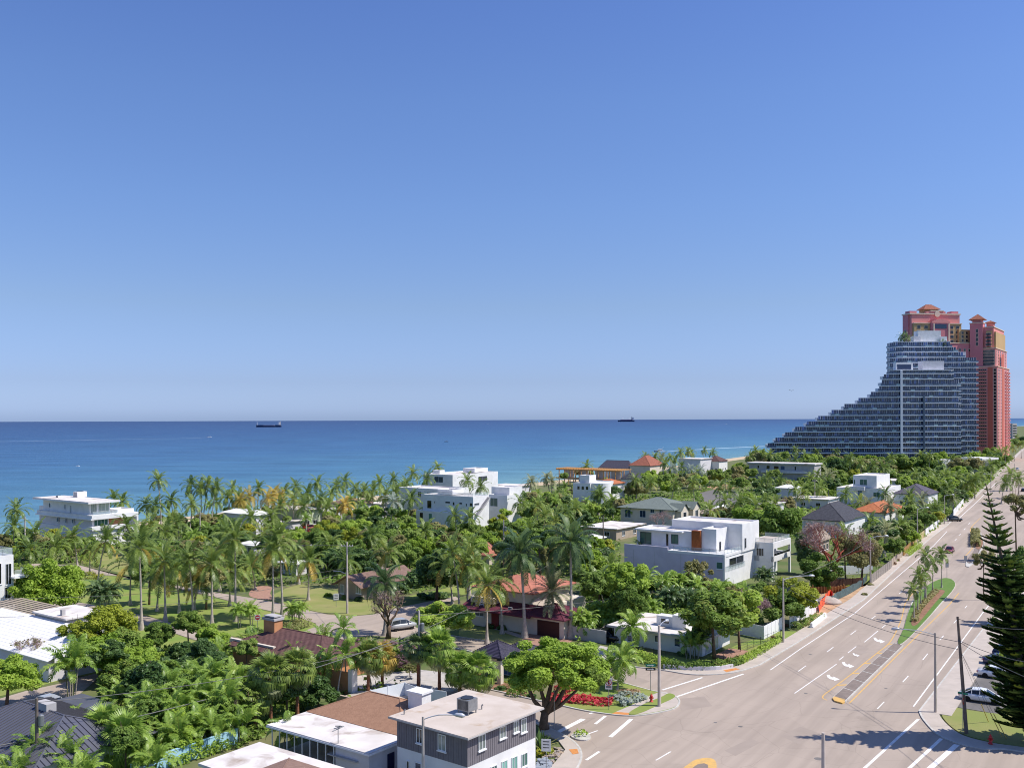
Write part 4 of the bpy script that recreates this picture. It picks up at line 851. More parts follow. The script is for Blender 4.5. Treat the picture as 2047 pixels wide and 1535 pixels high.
h.box('floor_slab', 0, L_, 0, W_, z*.42, z*.42+.4, CONC); h.foot(0, L_, 0, W_)
for i in range(12):
    h.box('post', .1, .45, W_*i/11.5, W_*i/11.5+.35, 0, z, LUMBER); h.box('post', L_-.4, L_, W_*i/11.5, W_*i/11.5+.35, 0, z, LUMBER)
for zz in (z, z*.42+.4): h.box('beam', -.1, .5, -.3, W_+.3, zz, zz+.5, LUMBER)
for i in range(26): h.box('joist', -1.0, L_+1, W_*i/25.4, W_*i/25.4+.16, z+.5, z+.95, LUMBER)
for i in range(4): h.box('infill_wall', 1.4, 1.7, W_*(.04+.24*i), W_*(.17+.24*i), z*.42+.4, z-.1, GREYW)
hipp(1262, 962, 1274, 1195, 937, 920, 'white seaside house with plum-grey hip roof right of the lumber frame', T_PURP)
h = hipp(1300, 964, 1330, 1256, 931, 910, 'villa with layered terracotta tile roofs at the shore', T_TER, CREAM)
hipp(1266, 985, 1290, 1238, 958, 944, 'white house with dark eaves below the plum-grey roof', T_DRK)
bung(1400, 946, 1422, 1356, 918, 'pinkish flat-roofed seaside house with open roof terrace', flat=True, wall=LILAC)
hipp(1438, 944, 1456, 1405, 922, 911, 'white seaside house with dark red hip roof', T_MAR)
# ---- gazebo, maroon roof and the garden walls in the middle foreground
h = Hs('tiled_portico', 'cream arched portico with dark purple tile roof beside the big green tree', 1000, 1366, 36, 'portico')
for x, y in ((0, 0), (0, 3.4), (3.4, 0), (3.4, 3.4)): h.box('column', x-.3, x+.3, y-.3, y+.3, 0, 2.9, CREAM)
def arch(face):
    mb = MB(); n = 10; r = 1.4
    for i in range(n):
        t0, t1 = math.pi*i/n, math.pi*(i+1)/n
        for d0, d1 in ((-.25, .25),):
            u0, w0, u1, w1 = 1.7-r*math.cos(t0), 1.9+r*.7*math.sin(t0), 1.7-r*math.cos(t1), 1.9+r*.7*math.sin(t1)
            q = [(u0, w0), (u1, w1), (u1, 3.3), (u0, 3.3)]
            for d in (d0, d1): mb.face([((d, u, w) if face == 'L' else (u, d, w)) for u, w in q])
            mb.face([((d0, u0, w0) if face == 'L' else (u0, d0, w0)), ((d1, u0, w0) if face == 'L' else (u0, d1, w0)), ((d1, u1, w1) if face == 'L' else (u1, d1, w1)), ((d0, u1, w1) if face == 'L' else (u1, d0, w1))])
    mb.build('arch', CREAM, h.node)
arch('L'); arch('R'); h.hip(-.1, 3.5, -.1, 3.5, 3.4, 1.5, .7, T_PUR); h.foot(-.5, 4, -.5, 4)
h.box('house_wall', 3.7, 9, -.4, 4, 0, 2.6, CREAM); h.winm('L', 3.7, .8, 2.2, 0, 2.3, G_BLUE, n=1, sill=False, name='glass_door'); h.hip(3.7, 9, -.4, 4, 2.65, 1.0, .4, T_PUR)
h = Hs('tiled_house', 'house with maroon barrel-tile roof and orange chimney', 640, 1372, 36)
W_ = 17; h.box('wall', 0, 9, 0, W_, 0, 2.9, ORANGEW); h.foot(-.5, 9, -2, W_); h.hip(0, 9, 0, W_, 3.0, 1.9, .8, T_MAR)
h.box('garden_wall', -.4, -.1, -5.5, -.8, 0, 2.6, ORANGEW); h.box('white_pier', -.6, .3, -6.2, -5.5, 0, 3.1, WHITE)
c = h.box('chimney', 3.2, 4.6, W_-4.6, W_-2.4, 3.2, 6.0, ORANGEW); h.box('chimney_cap', 3.05, 4.75, W_-4.75, W_-2.25, 6.0, 6.3, GREYW, c); h.box('chimney_hood', 3.2, 4.6, W_-4.6, W_-2.4, 6.45, 6.6, GREYW, c); h.box('cream_parapet', .2, .6, W_-8, W_+1, 2.9, 3.6, CREAM)
h.box('terrace_slab', -3.5, 4, -13, -6.4, .06, .45, WALK); h.box('terrace_wall', -3.8, -3.5, -12.7, -6.6, 0, 1.1, TAN)
# ================================================================ the towers
def rnd_attr(me, seed=0, fn=None):
    rg = random.Random(seed); a = me.attributes.new('rnd', 'FLOAT', 'FACE')
    a.data.foreach_set('value', [(fn(i, rg) if fn else rg.random()) for i in range(len(me.polygons))])
SLABM = M('pale_slab_edge', (.74, .76, .80), (.68, .70, .74), scale=.05, rough=.6)
TG = glassmat('tower_glass', (.024, .05, .15), rough=.1, spec=.8)
TR = glassmat('balustrade_glass', (.12, .18, .27), rough=.2, spec=.5)
def tower_floor(T, poly_front, depth_, z0, z1, seed, xr_back=None):
    """one storey: slab with proud edge, band of panes, mullions, balcony glass"""
    f = poly_front; back = [(f[-1][0]+depth_*.3, depth_), (f[0][0]+depth_*.42, depth_)]
    sl = MB().prism(f+back, z0-.32, z0+.26).build('floor_slab', SLABM, T)
    inn = [(p[0]+(1.2 if i == 0 else 0)-(1.2 if i == len(f)-1 else 0), p[1]+1.5) for i, p in enumerate(f)]
    mb = MB(); mu = MB(); run = 0
    pts = [(inn[0][0]+depth_*.42, depth_-.5)]+inn+[(inn[-1][0]+depth_*.3, depth_-.5)]
    for (xa, ya), (xb, yb) in zip(pts[:-1], pts[1:]):
        L_ = math.hypot(xb-xa, yb-ya); n = max(1, round(L_/1.45))
        for i in range(n):
            t0, t1 = i/n, (i+1)/n; p, q = (xa+(xb-xa)*t0, ya+(yb-ya)*t0), (xa+(xb-xa)*t1, ya+(yb-ya)*t1)
            mb.face([(*p, z0+.22), (*q, z0+.22), (*q, z1-.22), (*p, z1-.22)])
            w = .04 if run % 3 else .11; run += 1
            mu.box(p[0]-w, p[0]+w, p[1]-.3, p[1], z0+.22, z1-.22)
    o = mb.build('window_band', TG, T); rnd_attr(o.data, seed)
    tag(mu.build('mullions', SLABM, o), kind='stuff')
    rl = MB()
    for (xa, ya), (xb, yb) in zip(f[:-1], f[1:]):
        n = max(1, round(math.hypot(xb-xa, yb-ya)/3))
        for i in range(n):
            t0, t1 = (i+.04)/n, (i+.96)/n; rl.face([(xa+(xb-xa)*t0, ya+(yb-ya)*t0+.12, z0+.22), (xa+(xb-xa)*t1, ya+(yb-ya)*t1+.12, z0+.22), (xa+(xb-xa)*t1, ya+(yb-ya)*t1+.12, z0+1.25), (xa+(xb-xa)*t0, ya+(yb-ya)*t0+.12, z0+1.25)])
    o = rl.build('balustrade', TR, T); rnd_attr(o.data, seed+500)
YT = 620.0
def tx(px, Y=YT): return (px-CX)/F*Y
def tz(py, px=1800, Y=YT): return HCAM-(py-(HY-(px-CX)*ROLL))/F*Y
T = tag(empty('terraced_tower', (0, YT, 0)), 'blue glass tower whose balconies step down towards the sea', 'tower')
steps = [(747,1778), (758,1767), (771,1763), (782,1758), (794,1742), (806,1718), (818,1691), (830,1666), (841,1640), (852,1617.5), (863,1595), (874,1575), (885,1556), (895,1541), (906,1546), (918,1552), (930,1556)]
zs_ = [tz(740)]+[tz(y) for y, _ in steps]
for i, (y, x) in enumerate(steps):
    xr = 1907 if y < 765 else 1922
    tower_floor(T, [(tx(x), 11*(1802-x)/260), (tx(1802), 0), (tx(xr), 0)], 26, zs_[i+1], zs_[i], i)
MB().prism([(tx(1780), 1), (tx(1802), 0), (tx(1907), 0), (tx(1907)+8, 26), (tx(1782)+11, 26)], zs_[0]-.22, zs_[0]+.3).build('roof', SLABM, T)
MB().box(tx(1798), tx(1832), 5, 10, zs_[0]+.3, tz(724)).build('penthouse', WHITE, T); MB().box(tx(1850), tx(1893), 4, 11, zs_[0]+.3, tz(721)).build('penthouse', LILAC, T)
o = MB().box(tx(1800), tx(1828), 4.8, 5, zs_[0]+.8, tz(728)).build('penthouse_window', TG, T)
MB().box(tx(1802)-.7, tx(1802)+.7, -.5, .4, tz(930), zs_[0]).build('corner_fin', SLABM, T)
MB().box(tx(1847)-.5, tx(1847)+.5, -.3, .5, tz(930), tz(790)).build('glass_fin', TR, T)
for (y, x) in steps[1:14]:      # terrace ends: little white cabanas and planters on the steps
    z = tz(y); yy = 11*(1802-x)/260+4
    MB().box(tx(x)+1.5, tx(x)+4.6, yy, yy+5, z+.22, z+2.2).build('cabana', WHITE2, T)
# rear, taller wing
T2 = tag(empty('glass_tower', (0, 652, 0)), 'taller rounded wing of the blue glass tower behind the stepped front', 'tower')
Y2 = 652.0; n = 23; z0, ztop = 2.5, tz(683, Y=Y2); fh = (ztop-z0)/n
for k in range(n):
    xr = 1954
    if k == n-1: xr = 1902
    elif k == n-2: xr = 1914
    elif k == n-3: xr = 1928
    xl = tx(1785, Y2); rad = 7
    arc = [(xl+rad-rad*math.cos(t), rad*1.6-rad*1.6*math.sin(t)) for t in (0, .5, 1.0, 1.57)]
    tower_floor(T2, arc+[(tx(min(xr, 1895), Y2), 0)]+([(tx(xr, Y2), -2)] if xr > 1895 else []), 30, z0+k*fh, z0+(k+1)*fh, 60+k)
MB().prism([(tx(1790, Y2), 4), (tx(1797, Y2), 1), (tx(1902, Y2), 1), (tx(1902, Y2)+8, 28), (tx(1790, Y2)+11, 28)], ztop-.2, ztop+.3).build('roof', SLABM, T2); MB().box(tx(1842, Y2), tx(1888, Y2), 5, 12, ztop+.3, tz(660, Y=Y2)).build('plant_room', WHITE, T2)
MB().box(tx(1832, Y2), tx(1846, Y2), 4, 9, ztop+.3, tz(671, Y=Y2)).build('plant_room', LILAC, T2); MB().box(tx(1886, Y2), tx(1899, Y2), 4, 9, ztop+.3, tz(672, Y=Y2)).build('plant_room', WHITE, T2)
MB().box(tx(1895, Y2), tx(1937, Y2), 4, 20, ztop-3*fh, tz(703, Y=Y2)).build('penthouse', LILAC, T2)
# coral towers behind
def gridwin(h, face, c, u0, u1, nu, z0, z1, nz, w, hh, par=None, balc=False):
    mb = MB(); bb = MB(); fr = MB()
    for i in range(nu):
        for j in range(nz):
            u = u0+(u1-u0)*(i+.5)/nu; z = z0+(z1-z0)*(j+.5)/nz
            for b, e0, e1, g in ((mb, .05, .2, 0), (fr, 0, .1, .25)):
                if face == 'L': b.box(c-e1, c-e0, u-w/2-g, u+w/2+g, z-hh/2-g, z+hh/2+g)
                else: b.box(u-w/2-g, u+w/2+g, c-e1, c-e0, z-hh/2-g, z+hh/2+g)
            if balc:
                if face == 'L': bb.box(c-1.3, c, u-w*.9, u+w*.9, z-hh/2-.5, z-hh/2+.5)
                else: bb.box(u-w*.9, u+w*.9, c-1.3, c, z-hh/2-.5, z-hh/2+.5)
    o = tag(mb.build('windows', G_DARK, h.node), kind='stuff'); tag(fr.build('window_surrounds', TRIM, h.node), kind='stuff')
    if balc: tag(bb.build('balconies', PINKT, h.node), kind='stuff')
YP = 735.0
def pz(py, px=1900): return tz(py, px, YP)
h = Hs('coral_tower', 'coral and ochre tower with tiled cupola above the glass tower', 0, 0, 80, 'tower', at=(tx(1823, YP), YP))
L_ = h.lx(1919); W_ = 10; zt = pz(630)
h.box('wall', 0, L_, 0, W_, 0, pz(628), PINKT); h.box('side_pilaster', -1.3, 0, 3, W_, 0, pz(628), PINKM)
h.box('cornice', -1.8, L_+.6, -.6, W_+.6, pz(628), pz(625.5), TRIM)
h.box('ochre_bay', .6, L_*.34, -2.5, 0, 0, pz(647), YELT); h.box('ochre_bay', L_*.72, L_-.3, -2.5, 0, 0, pz(647), YELT); h.box('bay_cornice', .2, L_, -3, 0, pz(647), pz(645.5), TRIM)
h.box('portal', L_*.34, L_*.72, -4.5, 0, 0, pz(646), PINKM)
mb = MB()
for i in range(10):
    t0, t1 = math.pi*i/10, math.pi*(i+1)/10; cxx = L_*.53; r = L_*.19
    mb.prism([(cxx-r*math.cos(t0), -4.8), (cxx-r*math.cos(t1), -4.8), (cxx-r*math.cos(t1), -.1), (cxx-r*math.cos(t0), -.1)], pz(646), pz(646)+max(.5, 3.2*math.sin((t0+t1)/2)))
mb.build('arched_pediment', PINKT, h.node)
h.box('loggia_window', L_*.41, L_*.65, -4.7, -4.5, pz(657), pz(648), G_BLUE); 
for x in (.37, .68): h.box('loggia_column', L_*x, L_*x+1.0, -5.2, -4.5, 0, pz(647), TRIM)
h.box('raised_gable', L_*.3, L_*.7, -.4, 7, pz(625.5), pz(621.5), PINKT); mb = MB().prism([(L_*.38, -.8), (L_*.66, -.8), (L_*.66, 6), (L_*.38, 6)], pz(621.5), pz(619.5)); mb.build('gable_top', TRIM, h.node)
mb = MB(); mb.lathe([(2.3, 0), (2.3, .5), (1.7, .5)], 16); m_ = mb.build('medallion', TRIM, h.node); m_.location = (L_*.52, -.5, pz(627)); m_.rotation_euler = (math.pi/2, 0, 0)
for x in (-1.0, L_-6.4): h.box('corner_turret', x, x+6, 1, 7, pz(625.5), pz(620.5) if x > 0 else pz(621), PINKM)
h.box('cupola_drum', L_*.3, L_*.58, 2, 9, pz(625.5), pz(617), YELT); h.hip(L_*.3, L_*.58, 2, 9, pz(617), 4.2, 1.6, T_TER, name='cupola_roof'); h.box('finial', L_*.43, L_*.46, 5, 6, pz(613), pz(609), TRIM)
gridwin(h, 'R', -2.5, 1.5, L_*.33, 2, pz(800), pz(649), 16, 2.6, 2.2); gridwin(h, 'R', -2.5, L_*.73, L_-1, 2, pz(800), pz(649), 16, 2.6, 2.2)
gridwin(h, 'L', -1.3, 4, W_-1, 1, pz(760), pz(655), 9, 2.2, 2.2)
h = Hs('coral_tower', 'tall coral tower with stepped top at the right of the glass tower', 0, 0, 36, 'tower', at=(tx(1981, YP), YP-10))
YQ = YP-10
qz = lambda py: tz(py, 1980, YQ)
L_, W_ = h.lx(2018), h.ly(1925)
h.box('wall', 0, L_, 0, W_, 0, qz(733), PINKT); h.box('cornice', -.5, L_+.5, -.5, W_+.5, qz(733), qz(731.5), TRIM)
h.box('middle_tier', 1.5, L_-3, 1.5, W_-1, qz(731.5), qz(696), PINKT); h.box('cornice', 1, L_-2.5, 1, W_-.5, qz(696), qz(694.5), TRIM)
h.box('upper_tier', 3, L_-6, 3, W_*.5, qz(694.5), qz(653), PINKT); h.box('ochre_bay', 1.6, 3, 4, W_*.33, qz(694.5), qz(660), YELT); h.box('ochre_bay', 4, L_-9, 1.6, 3, qz(694.5), qz(662), YELT)
h.box('cornice', 2.5, L_-5.5, 2.5, W_*.5+.5, qz(653), qz(651.5), TRIM)
ys0, ys1 = h.ly(1966, 2), h.ly(1940, 2); h.box('stair_shaft', .5, 9, ys0, ys1, 0, qz(644), PINKM); h.box('shaft_cap', 0, 9.5, ys0-.5, ys1+.5, qz(644), qz(642.5), TRIM)
h.box('belvedere', 2, 9, ys0+1, ys1-1.5, qz(642.5), qz(636), PINKT); h.hip(2, 9, ys0+1, ys1-1.5, qz(636), 4.5, 2.2, T_TER, name='belvedere_roof'); h.box('finial', 5.3, 5.9, (ys0+ys1)/2-.5, (ys0+ys1)/2+.2, qz(629), qz(626), TRIM)
h.box('side_turret', 10, 16, ys0-6, ys0-1, qz(651.5), qz(642), PINKT); h.hip(10, 16, ys0-6, ys0-1, qz(642), 1.8, 1.2, T_TER, name='turret_roof')
h.box('red_recess', -.25, 0, 3.4, 6.6, 0, qz(733), PINKR); h.box('red_strip', L_*.36, L_*.52, -.25, 0, 0, qz(705), PINKR)
fl = 34
gridwin(h, 'L', 0, 7.5, W_*.55, 4, qz(895), qz(736), 24, 1.15, 1.4, balc=True); gridwin(h, 'L', 0, .4, 3.2, 1, qz(895), qz(736), 24, 1.6, 1.8)
gridwin(h, 'R', 0, .6, L_*.34, 3, qz(895), qz(736), 24, 1.6, 1.8, balc=False); gridwin(h, 'R', 0, L_*.55, L_-.8, 3, qz(895), qz(736), 24, 1.7, 1.8, balc=True)
gridwin(h, 'L', 1.5, 2.5, W_*.45, 6, qz(730), qz(698), 5, 1.8, 1.8); gridwin(h, 'R', 1.5, 2.5, L_-4, 6, qz(730), qz(698), 5, 1.6, 1.8)
gridwin(h, 'L', 1.6, 5, W_*.32, 2, qz(692), qz(664), 4, 1.8, 2.0, balc=True); gridwin(h, 'L', .5, ys0+2, ys1-3, 1, qz(690), qz(655), 4, 1.4, 2.6); gridwin(h, 'R', 3, L_-8.5, L_-6.5, 1, qz(692), qz(658), 4, 1.4, 2)
h = Hs('coral_link_block', 'lower ochre and rose block between the two coral towers', 0, 0, 72, 'tower', at=(tx(1893, YP-4), YP-4))
L_ = h.lx(1945); h.box('wall', 0, L_, 0, 18, 0, tz(686, 1920, YP-4), PINKM); h.box('ochre_top', L_*.55, L_-.5, 2, 18, 0, tz(657, 1920, YP-4), YELT); h.box('cornice', -.5, L_+.5, -.5, 18, tz(686, 1920, YP-4), tz(684.5, 1920, YP-4), TRIM)
gridwin(h, 'R', 0, 1, L_-1, 5, 60, tz(689, 1920, YP-4), 4, 1.8, 1.8); gridwin(h, 'R', 2, L_*.6, L_-2, 2, tz(683, 1920, YP-4), tz(660, 1920, YP-4), 3, 1.8, 1.8)
# entrance pavilion of the towers and a far pale block
h = Hs('entrance_pavilion', 'low white canopy building at the foot of the glass tower', 0, 0, 60, 'building', at=(tx(1958, 560), 560)); h.box('wall', 0, 12, 0, 10, 0, 8, GREYW); h.box('canopy', -2, 14, -3, 11, 8, 9.2, WHITE); h.foot(0, 12, 0, 10)
h = Hs('white_annexe', 'white low block under the glass tower behind the trees', 0, 0, 70, 'building', at=(tx(1885, 560), 560)); h.flat(0, 14, 0, 12, 0, 8); h.winm('R', 0, 2, 12, 2, 6, G_PALE, n=5, sill=False)
h = Hs('grey_block', 'distant grey apartment block right of the coral tower', 0, 0, 60, 'building', at=(tx(2024, 1500), 1500)); h.flat(0, 12, 0, 20, 0, 24, GREYW)
for j in range(5): h.winm('R', 0, 1, 11, 3+4*j, 5.5+4*j, G_DARK, n=3, sill=False)
# ================================================================ vehicles
CARM = {}
def car_parts(kind):
    """meshes of a car pointing along +x, centred, wheels on z=0: body, glass, roof"""
    if kind in CARM: return CARM[kind]
    if kind == 'sedan': L_, Wd = 4.7, .9; prof = [(-2.35,.32,.62), (-2.3,.28,.9), (-1.5,.24,.98), (-.9,.22,.94), (.6,.22,.92), (1.2,.22,.9), (2.0,.25,.78), (2.3,.3,.6)]; cab = [(-1.75,.97), (-.95,1.40), (-.1,1.46), (.55,1.40), (1.35,.9)]
    else: L_, Wd = 4.7, .95; prof = [(-2.3,.4,.7), (-2.28,.36,1.05), (-1.5,.32,1.1), (-.5,.3,1.08), (.9,.3,1.06), (1.3,.3,1.05), (2.0,.32,1.0), (2.3,.4,.7)]; cab = [(-2.2,1.07), (-1.95,1.66), (-.6,1.76), (.4,1.72), (1.35,1.05)]
    b = MB(); b.sm = True; n0 = 0
    for x, zb, zt in prof:
        k = 1-.16*(abs(x)/2.35)**4; w = Wd*k
        b.v += [(x, y*w, z) for y, z in ((-.82, zb), (-1, zb+.16), (-1, zt-.16), (-.86, zt), (.86, zt), (1, zt-.16), (1, zb+.16), (.82, zb))]
    for i in range(len(prof)-1):
        for j in range(8):
            q = i*8; j2 = (j+1) % 8; b.f.append((q+j, q+j2, q+8+j2, q+8+j)); b.m.append(0)
    b.f.append(tuple(range(7, -1, -1))); b.m.append(0); e = (len(prof)-1)*8; b.f.append(tuple(range(e, e+8))); b.m.append(0)
    body = b.mesh('car_body', CAR_W)
    g = MB(); r = MB()
    rows = []
    for i, (x, z) in enumerate(cab):
        w = Wd*(.86 if i in (0, len(cab)-1) else .68); rows.append(((x, -w, z), (x, w, z), (x, -Wd*.86, cab[0][1]), (x, Wd*.86, cab[0][1])))
    g.face([rows[0][0], rows[0][1], rows[1][1], rows[1][0]]); g.face([rows[-2][0], rows[-2][1], rows[-1][1], rows[-1][0]])
    for s in (0, 1):
        for i in range(len(cab)-1):
            a, c = rows[i], rows[i+1]
            if i == 0: g.face([a[s], c[s], c[2+s]])
            elif i == len(cab)-2: g.face([a[s], c[s], a[2+s]])
            else: g.face([a[s], c[s], c[2+s], a[2+s]])
    glass = g.mesh('car_glass', G_DARK)
    for i in range(1, len(cab)-2):
        a, c = rows[i], rows[i+1]
        up = lambda p: (p[0], p[1]*1.03, p[2]+.03)
        r.face([up(a[0]), up(a[1]), up(c[1]), up(c[0])])
        for s in (0, 1): r.face([up(a[s]), up(c[s]), (c[s][0], c[s][1]*1.06, c[s][2]-.07), (a[s][0], a[s][1]*1.06, a[s][2]-.07)])
    for s in (0, 1):
        for i in (1, 2, len(cab)-2):
            p = rows[i][s]; q = rows[i][2+s]; r.tube([(p[0], p[1]*1.01, p[2]), (q[0], q[1]*1.0, q[2])], .045, 4)
        r.tube([rows[0][s], rows[1][s]], .05, 4); r.tube([rows[-2][s], rows[-1][s]], .05, 4)
    roof = r.mesh('car_roof', CAR_W)
    ty = MB().lathe([(.2, -.11), (.3, -.11), (.335, -.06), (.335, .06), (.3, .11), (.2, .11)], 18).mesh('car_tyre', RUB); rm = MB().lathe([(.02, .07), (.1, .1), (.205, .095), (.205, -.095), (.02, -.08)], 12).mesh('car_rim', RIM)
    CARM[kind] = (body, glass, roof, ty, rm, prof); return CARM[kind]
def car(px, py, heading, paint, kind, label, at=None, group=None, z=.035):
    x, y = at or gp(px, py)
    body, glass, roof, ty, rm, prof = car_parts(kind)
    n = tag(empty('parked_car' if 'parked' in label else 'car', (x, y, z), heading), label, 'car', group)
    inst('body', body, n, mat=paint); inst('windows', glass, n); inst('roof', roof, n, mat=paint)
    for sx in (-1.38, 1.4):
        for sy in (-1, 1):
            w = inst('wheel', ty, n, (sx, sy*.8, .335), (math.pi/2, 0, 0)); inst('rim', rm, w, scl=(1, 1, -1 if sy > 0 else 1))
    for sy in (-1, 1):
        MB().box(prof[-1][0]-.14, prof[-1][0]+.0, sy*.62-.18, sy*.62+.18, prof[-1][2]-.06, prof[-1][2]+.07).build('headlight', LAMPW, n); MB().box(prof[0][0]-.02, prof[0][0]+.1, sy*.64-.17, sy*.64+.17, prof[1][2]-.24, prof[1][2]-.1).build('tail_light', LAMPR, n)
        MB().box(.75, .9, sy*.98-.09, sy*.98+.09, prof[3][2]+.0, prof[3][2]+.13).build('mirror', paint, n)
    return n
AVD = math.pi/2-R(33); PERP = AVD-math.pi/2
car(1962, 1402, PERP, CAR_W, 'sedan', 'white sedan parked beside the verge, nearest in the parking lot')
car(1995, 1355, PERP, CAR_W, 'sedan', 'white sedan parked second from the verge in the parking lot'); car(2004, 1330, PERP+.1, CAR_B, 'sedan', 'dark blue car parked behind the second white sedan')
car(2022, 1318, PERP, CAR_B, 'suv', 'navy car parked third from the verge, half behind the pine'); car(2040, 1400, PERP, CAR_B, 'sedan', 'blue car parked behind the pine near the white sedan')
car(1211, 1281, -.5, CAR_K, 'suv', 'black SUV parked beside the white corner bungalow')
car(92, 1420, AVD+math.pi/2, CAR_S, 'suv', 'grey SUV parked in the shade above the dark metal roof'); car(96, 1226, .2, CAR_S, 'sedan', 'grey car under the round bright green tree at left')
car(0, 0, .05, CAR_K, 'suv', 'dark SUV turning across the avenue in the distance', at=gp(1908, 1042)); car(0, 0, AVD+math.pi, CAR_R, 'sedan', 'dark red car on the avenue behind the median palms', at=gp(1898, 1104))
car(803, 1258, .6, CAR_S, 'suv', 'silver car standing by the bare tree at the street junction'); car(0, 0, AVD, CAR_W, 'suv', 'white car far up the avenue near the towers', at=gp(2034, 940)); car(0, 0, AVD, CAR_K, 'sedan', 'dark car far up the avenue at the right edge', at=gp(2046, 982))
car(622, 1058, .3, CAR_RED, 'sedan', 'red car behind the palms near the pale green bungalow'); car(630, 1066, .4, CAR_RED, 'suv', 'second red car below the first behind the palms')
# ================================================================ poles, lamps, wires
POLEC = M('concrete_pole', (.56, .49, .43), (.47, .41, .36), scale=1.2, rough=.9); POLEW = M('wooden_pole', (.20, .165, .14), (.15, .12, .1), scale=2, rough=.95, bump=.3); LAMPH = M('lamp_housing', (.55, .57, .6), rough=.35, metal=.3)
def street_lamp(px, py, hgt, arm, label, at=None, r=.17, armz=.45, mat=None):
    """pole with one curved arm; arm = (dx,dy) of the lamp head from the pole"""
    x, y = at or gp(px, py); n = tag(empty('street_lamp', (x, y, 0)), label, 'street lamp')
    MB().tube([(0, 0, 0), (0, 0, hgt)], [r, r*.62], 10).build('pole', mat or POLEC, n)
    if arm:
        ax, ay = arm; pts = [(ax*t, ay*t, hgt-.25+armz*math.sin(min(1, t*1.5)*math.pi/2)) for t in (0, .12, .28, .5, .75, 1)]
        a = MB().tube(pts, .045, 6).build('arm', LAMPH, n)
        d = Vector((ax, ay)).normalized(); m = MB(); m.sm = True; zz = pts[-1][2]
        m.tube([(ax-d.x*.1, ay-d.y*.1, zz), (ax+d.x*.15, ay+d.y*.15, zz+.03), (ax+d.x*.6, ay+d.y*.6, zz-.02), (ax+d.x*.85, ay+d.y*.85, zz-.05)], [.06, .16, .19, .08], 10); m.build('lamp_head', LAMPH, n)
    return n
street_lamp(0, 0, 8.9, (2.6, -.3), 'concrete street lamp with curved arm in front of the charcoal building', at=tuple(dp(845.7, 1437, 76.5).to_2d()))
street_lamp(0, 0, 9.3, None, 'bare concrete pole rising from the bottom edge over the avenue', at=tuple(dp(1645.6, 1460, 71).to_2d()), r=.2)
street_lamp(1318, 1413, 9.4, (.9, 1.2), 'concrete lamp pole on the corner island beside the crosswalk', r=.21)
street_lamp(1566, 1285, 9.6, (4.0, .6), 'street lamp beside the white panel fence along the avenue'); street_lamp(1870, 1425, 9.0, (-3.6, 1.0), 'street lamp with left-pointing arm on the right sidewalk'); street_lamp(1740, 1168, 9.4, (3.0, .4), 'street lamp beside the weathered wooden fence')
street_lamp(1834, 1086, 9.2, (2.5, .4), 'street lamp beyond the cream fence'); street_lamp(1888, 1048, 9.0, (2.5, .4), 'street lamp near the dark SUV up the avenue')
street_lamp(1981, 990, 9, (-2.2, .3), 'distant street lamp at the bend of the avenue'); street_lamp(2028, 960, 9, (-2.2, .3), 'farthest street lamp near the towers')
def utility_pole(px, py, hgt, label, cross=True, mat=None, lean=(0, 0), box=False, lamp=None, ca=36):
    x, y = gp(px, py); n = tag(empty('utility_pole', (x, y, 0)), label, 'utility pole')
    MB().tube([(0, 0, 0), (lean[0]*.5, lean[1]*.5, hgt*.5), (lean[0], lean[1], hgt)], [.2, .17, .12], 9).build('pole', mat or POLEW, n)
    c = Vector((math.cos(R(ca)), -math.sin(R(ca))))
    if cross:
        z = hgt-.7; MB().tube([(lean[0]-c.x*1.1, lean[1]-c.y*1.1, z), (lean[0]+c.x*1.1, lean[1]+c.y*1.1, z)], .06, 6).build('crossarm', mat or POLEW, n)
        for k in (-1, -.5, .5, 1): MB().lathe([(.05, z+.05), (.07, z+.12), (.04, z+.28)], 8, lean[0]+c.x*k, lean[1]+c.y*k).build('insulator', SIGNW, n)
    if box: MB().lathe([(.2, hgt-2.6), (.26, hgt-2.5), (.26, hgt-1.6), (.1, hgt-1.5)], 12, .4, 0).build('transformer', STEEL, n)
    if lamp: MB().tube([(0, 0, hgt*.55), (lamp[0]*.5, lamp[1]*.5, hgt*.55+.5), (lamp[0], lamp[1], hgt*.55+.45)], .05, 6).build('lamp_arm', LAMPH, n)
    return Vector((x+lean[0], y+lean[1], hgt))
U = {}
U['right'] = utility_pole(1932, 1467, 12.2, 'leaning wooden utility pole on the verge beside the stop sign', cross=False, lean=(-.75, .3), box=False)
U['lawn'] = utility_pole(694, 1226, 12.2, 'pale concrete utility pole with crossarm on the lawn', mat=POLEC, lamp=(-2.4, .3), ca=10)
U['mid'] = utility_pole(838, 1376, 9.6, 'utility pole with transformer behind the white vinyl fence', box=True, mat=POLEC, cross=False)
U['trees'] = utility_pole(1007, 1132, 10.5, 'utility pole with transformer among the trees near the orange roof', box=True, cross=False, mat=POLEC)
U['wood'] = utility_pole(1206, 1108, 9.5, 'wooden utility pole left of the large white modern house'); U['left'] = utility_pole(50, 1118, 10.2, 'white utility pole with crossarm near the white seaside house', mat=POLEC)
U['front'] = utility_pole(74, 1560, 7.6, 'short utility pole in front of the dark metal roof', mat=POLEW, cross=False, box=True); U['lot'] = utility_pole(1450, 1008, 9.5, 'utility pole beside the asphalt lot'); U['gate'] = utility_pole(1629, 1010, 10, 'utility pole behind the clipped hedge right of the grey house', mat=POLEC)
U['far'] = utility_pole(400, 1085, 8.5, 'utility pole with crossarm among palms left of centre', mat=POLEC, ca=0)
def wire(a, b, sag, label, r=.028, n=18):
    a, b = Vector(a), Vector(b); pts = []
    for i in range(n+1):
        t = i/n; p = a.lerp(b, t); p.z -= sag*4*t*(1-t); pts.append(p)
    tag(MB().tube(pts, r, 4).build('wire', WIREM), label, 'wire', 'overhead wires')
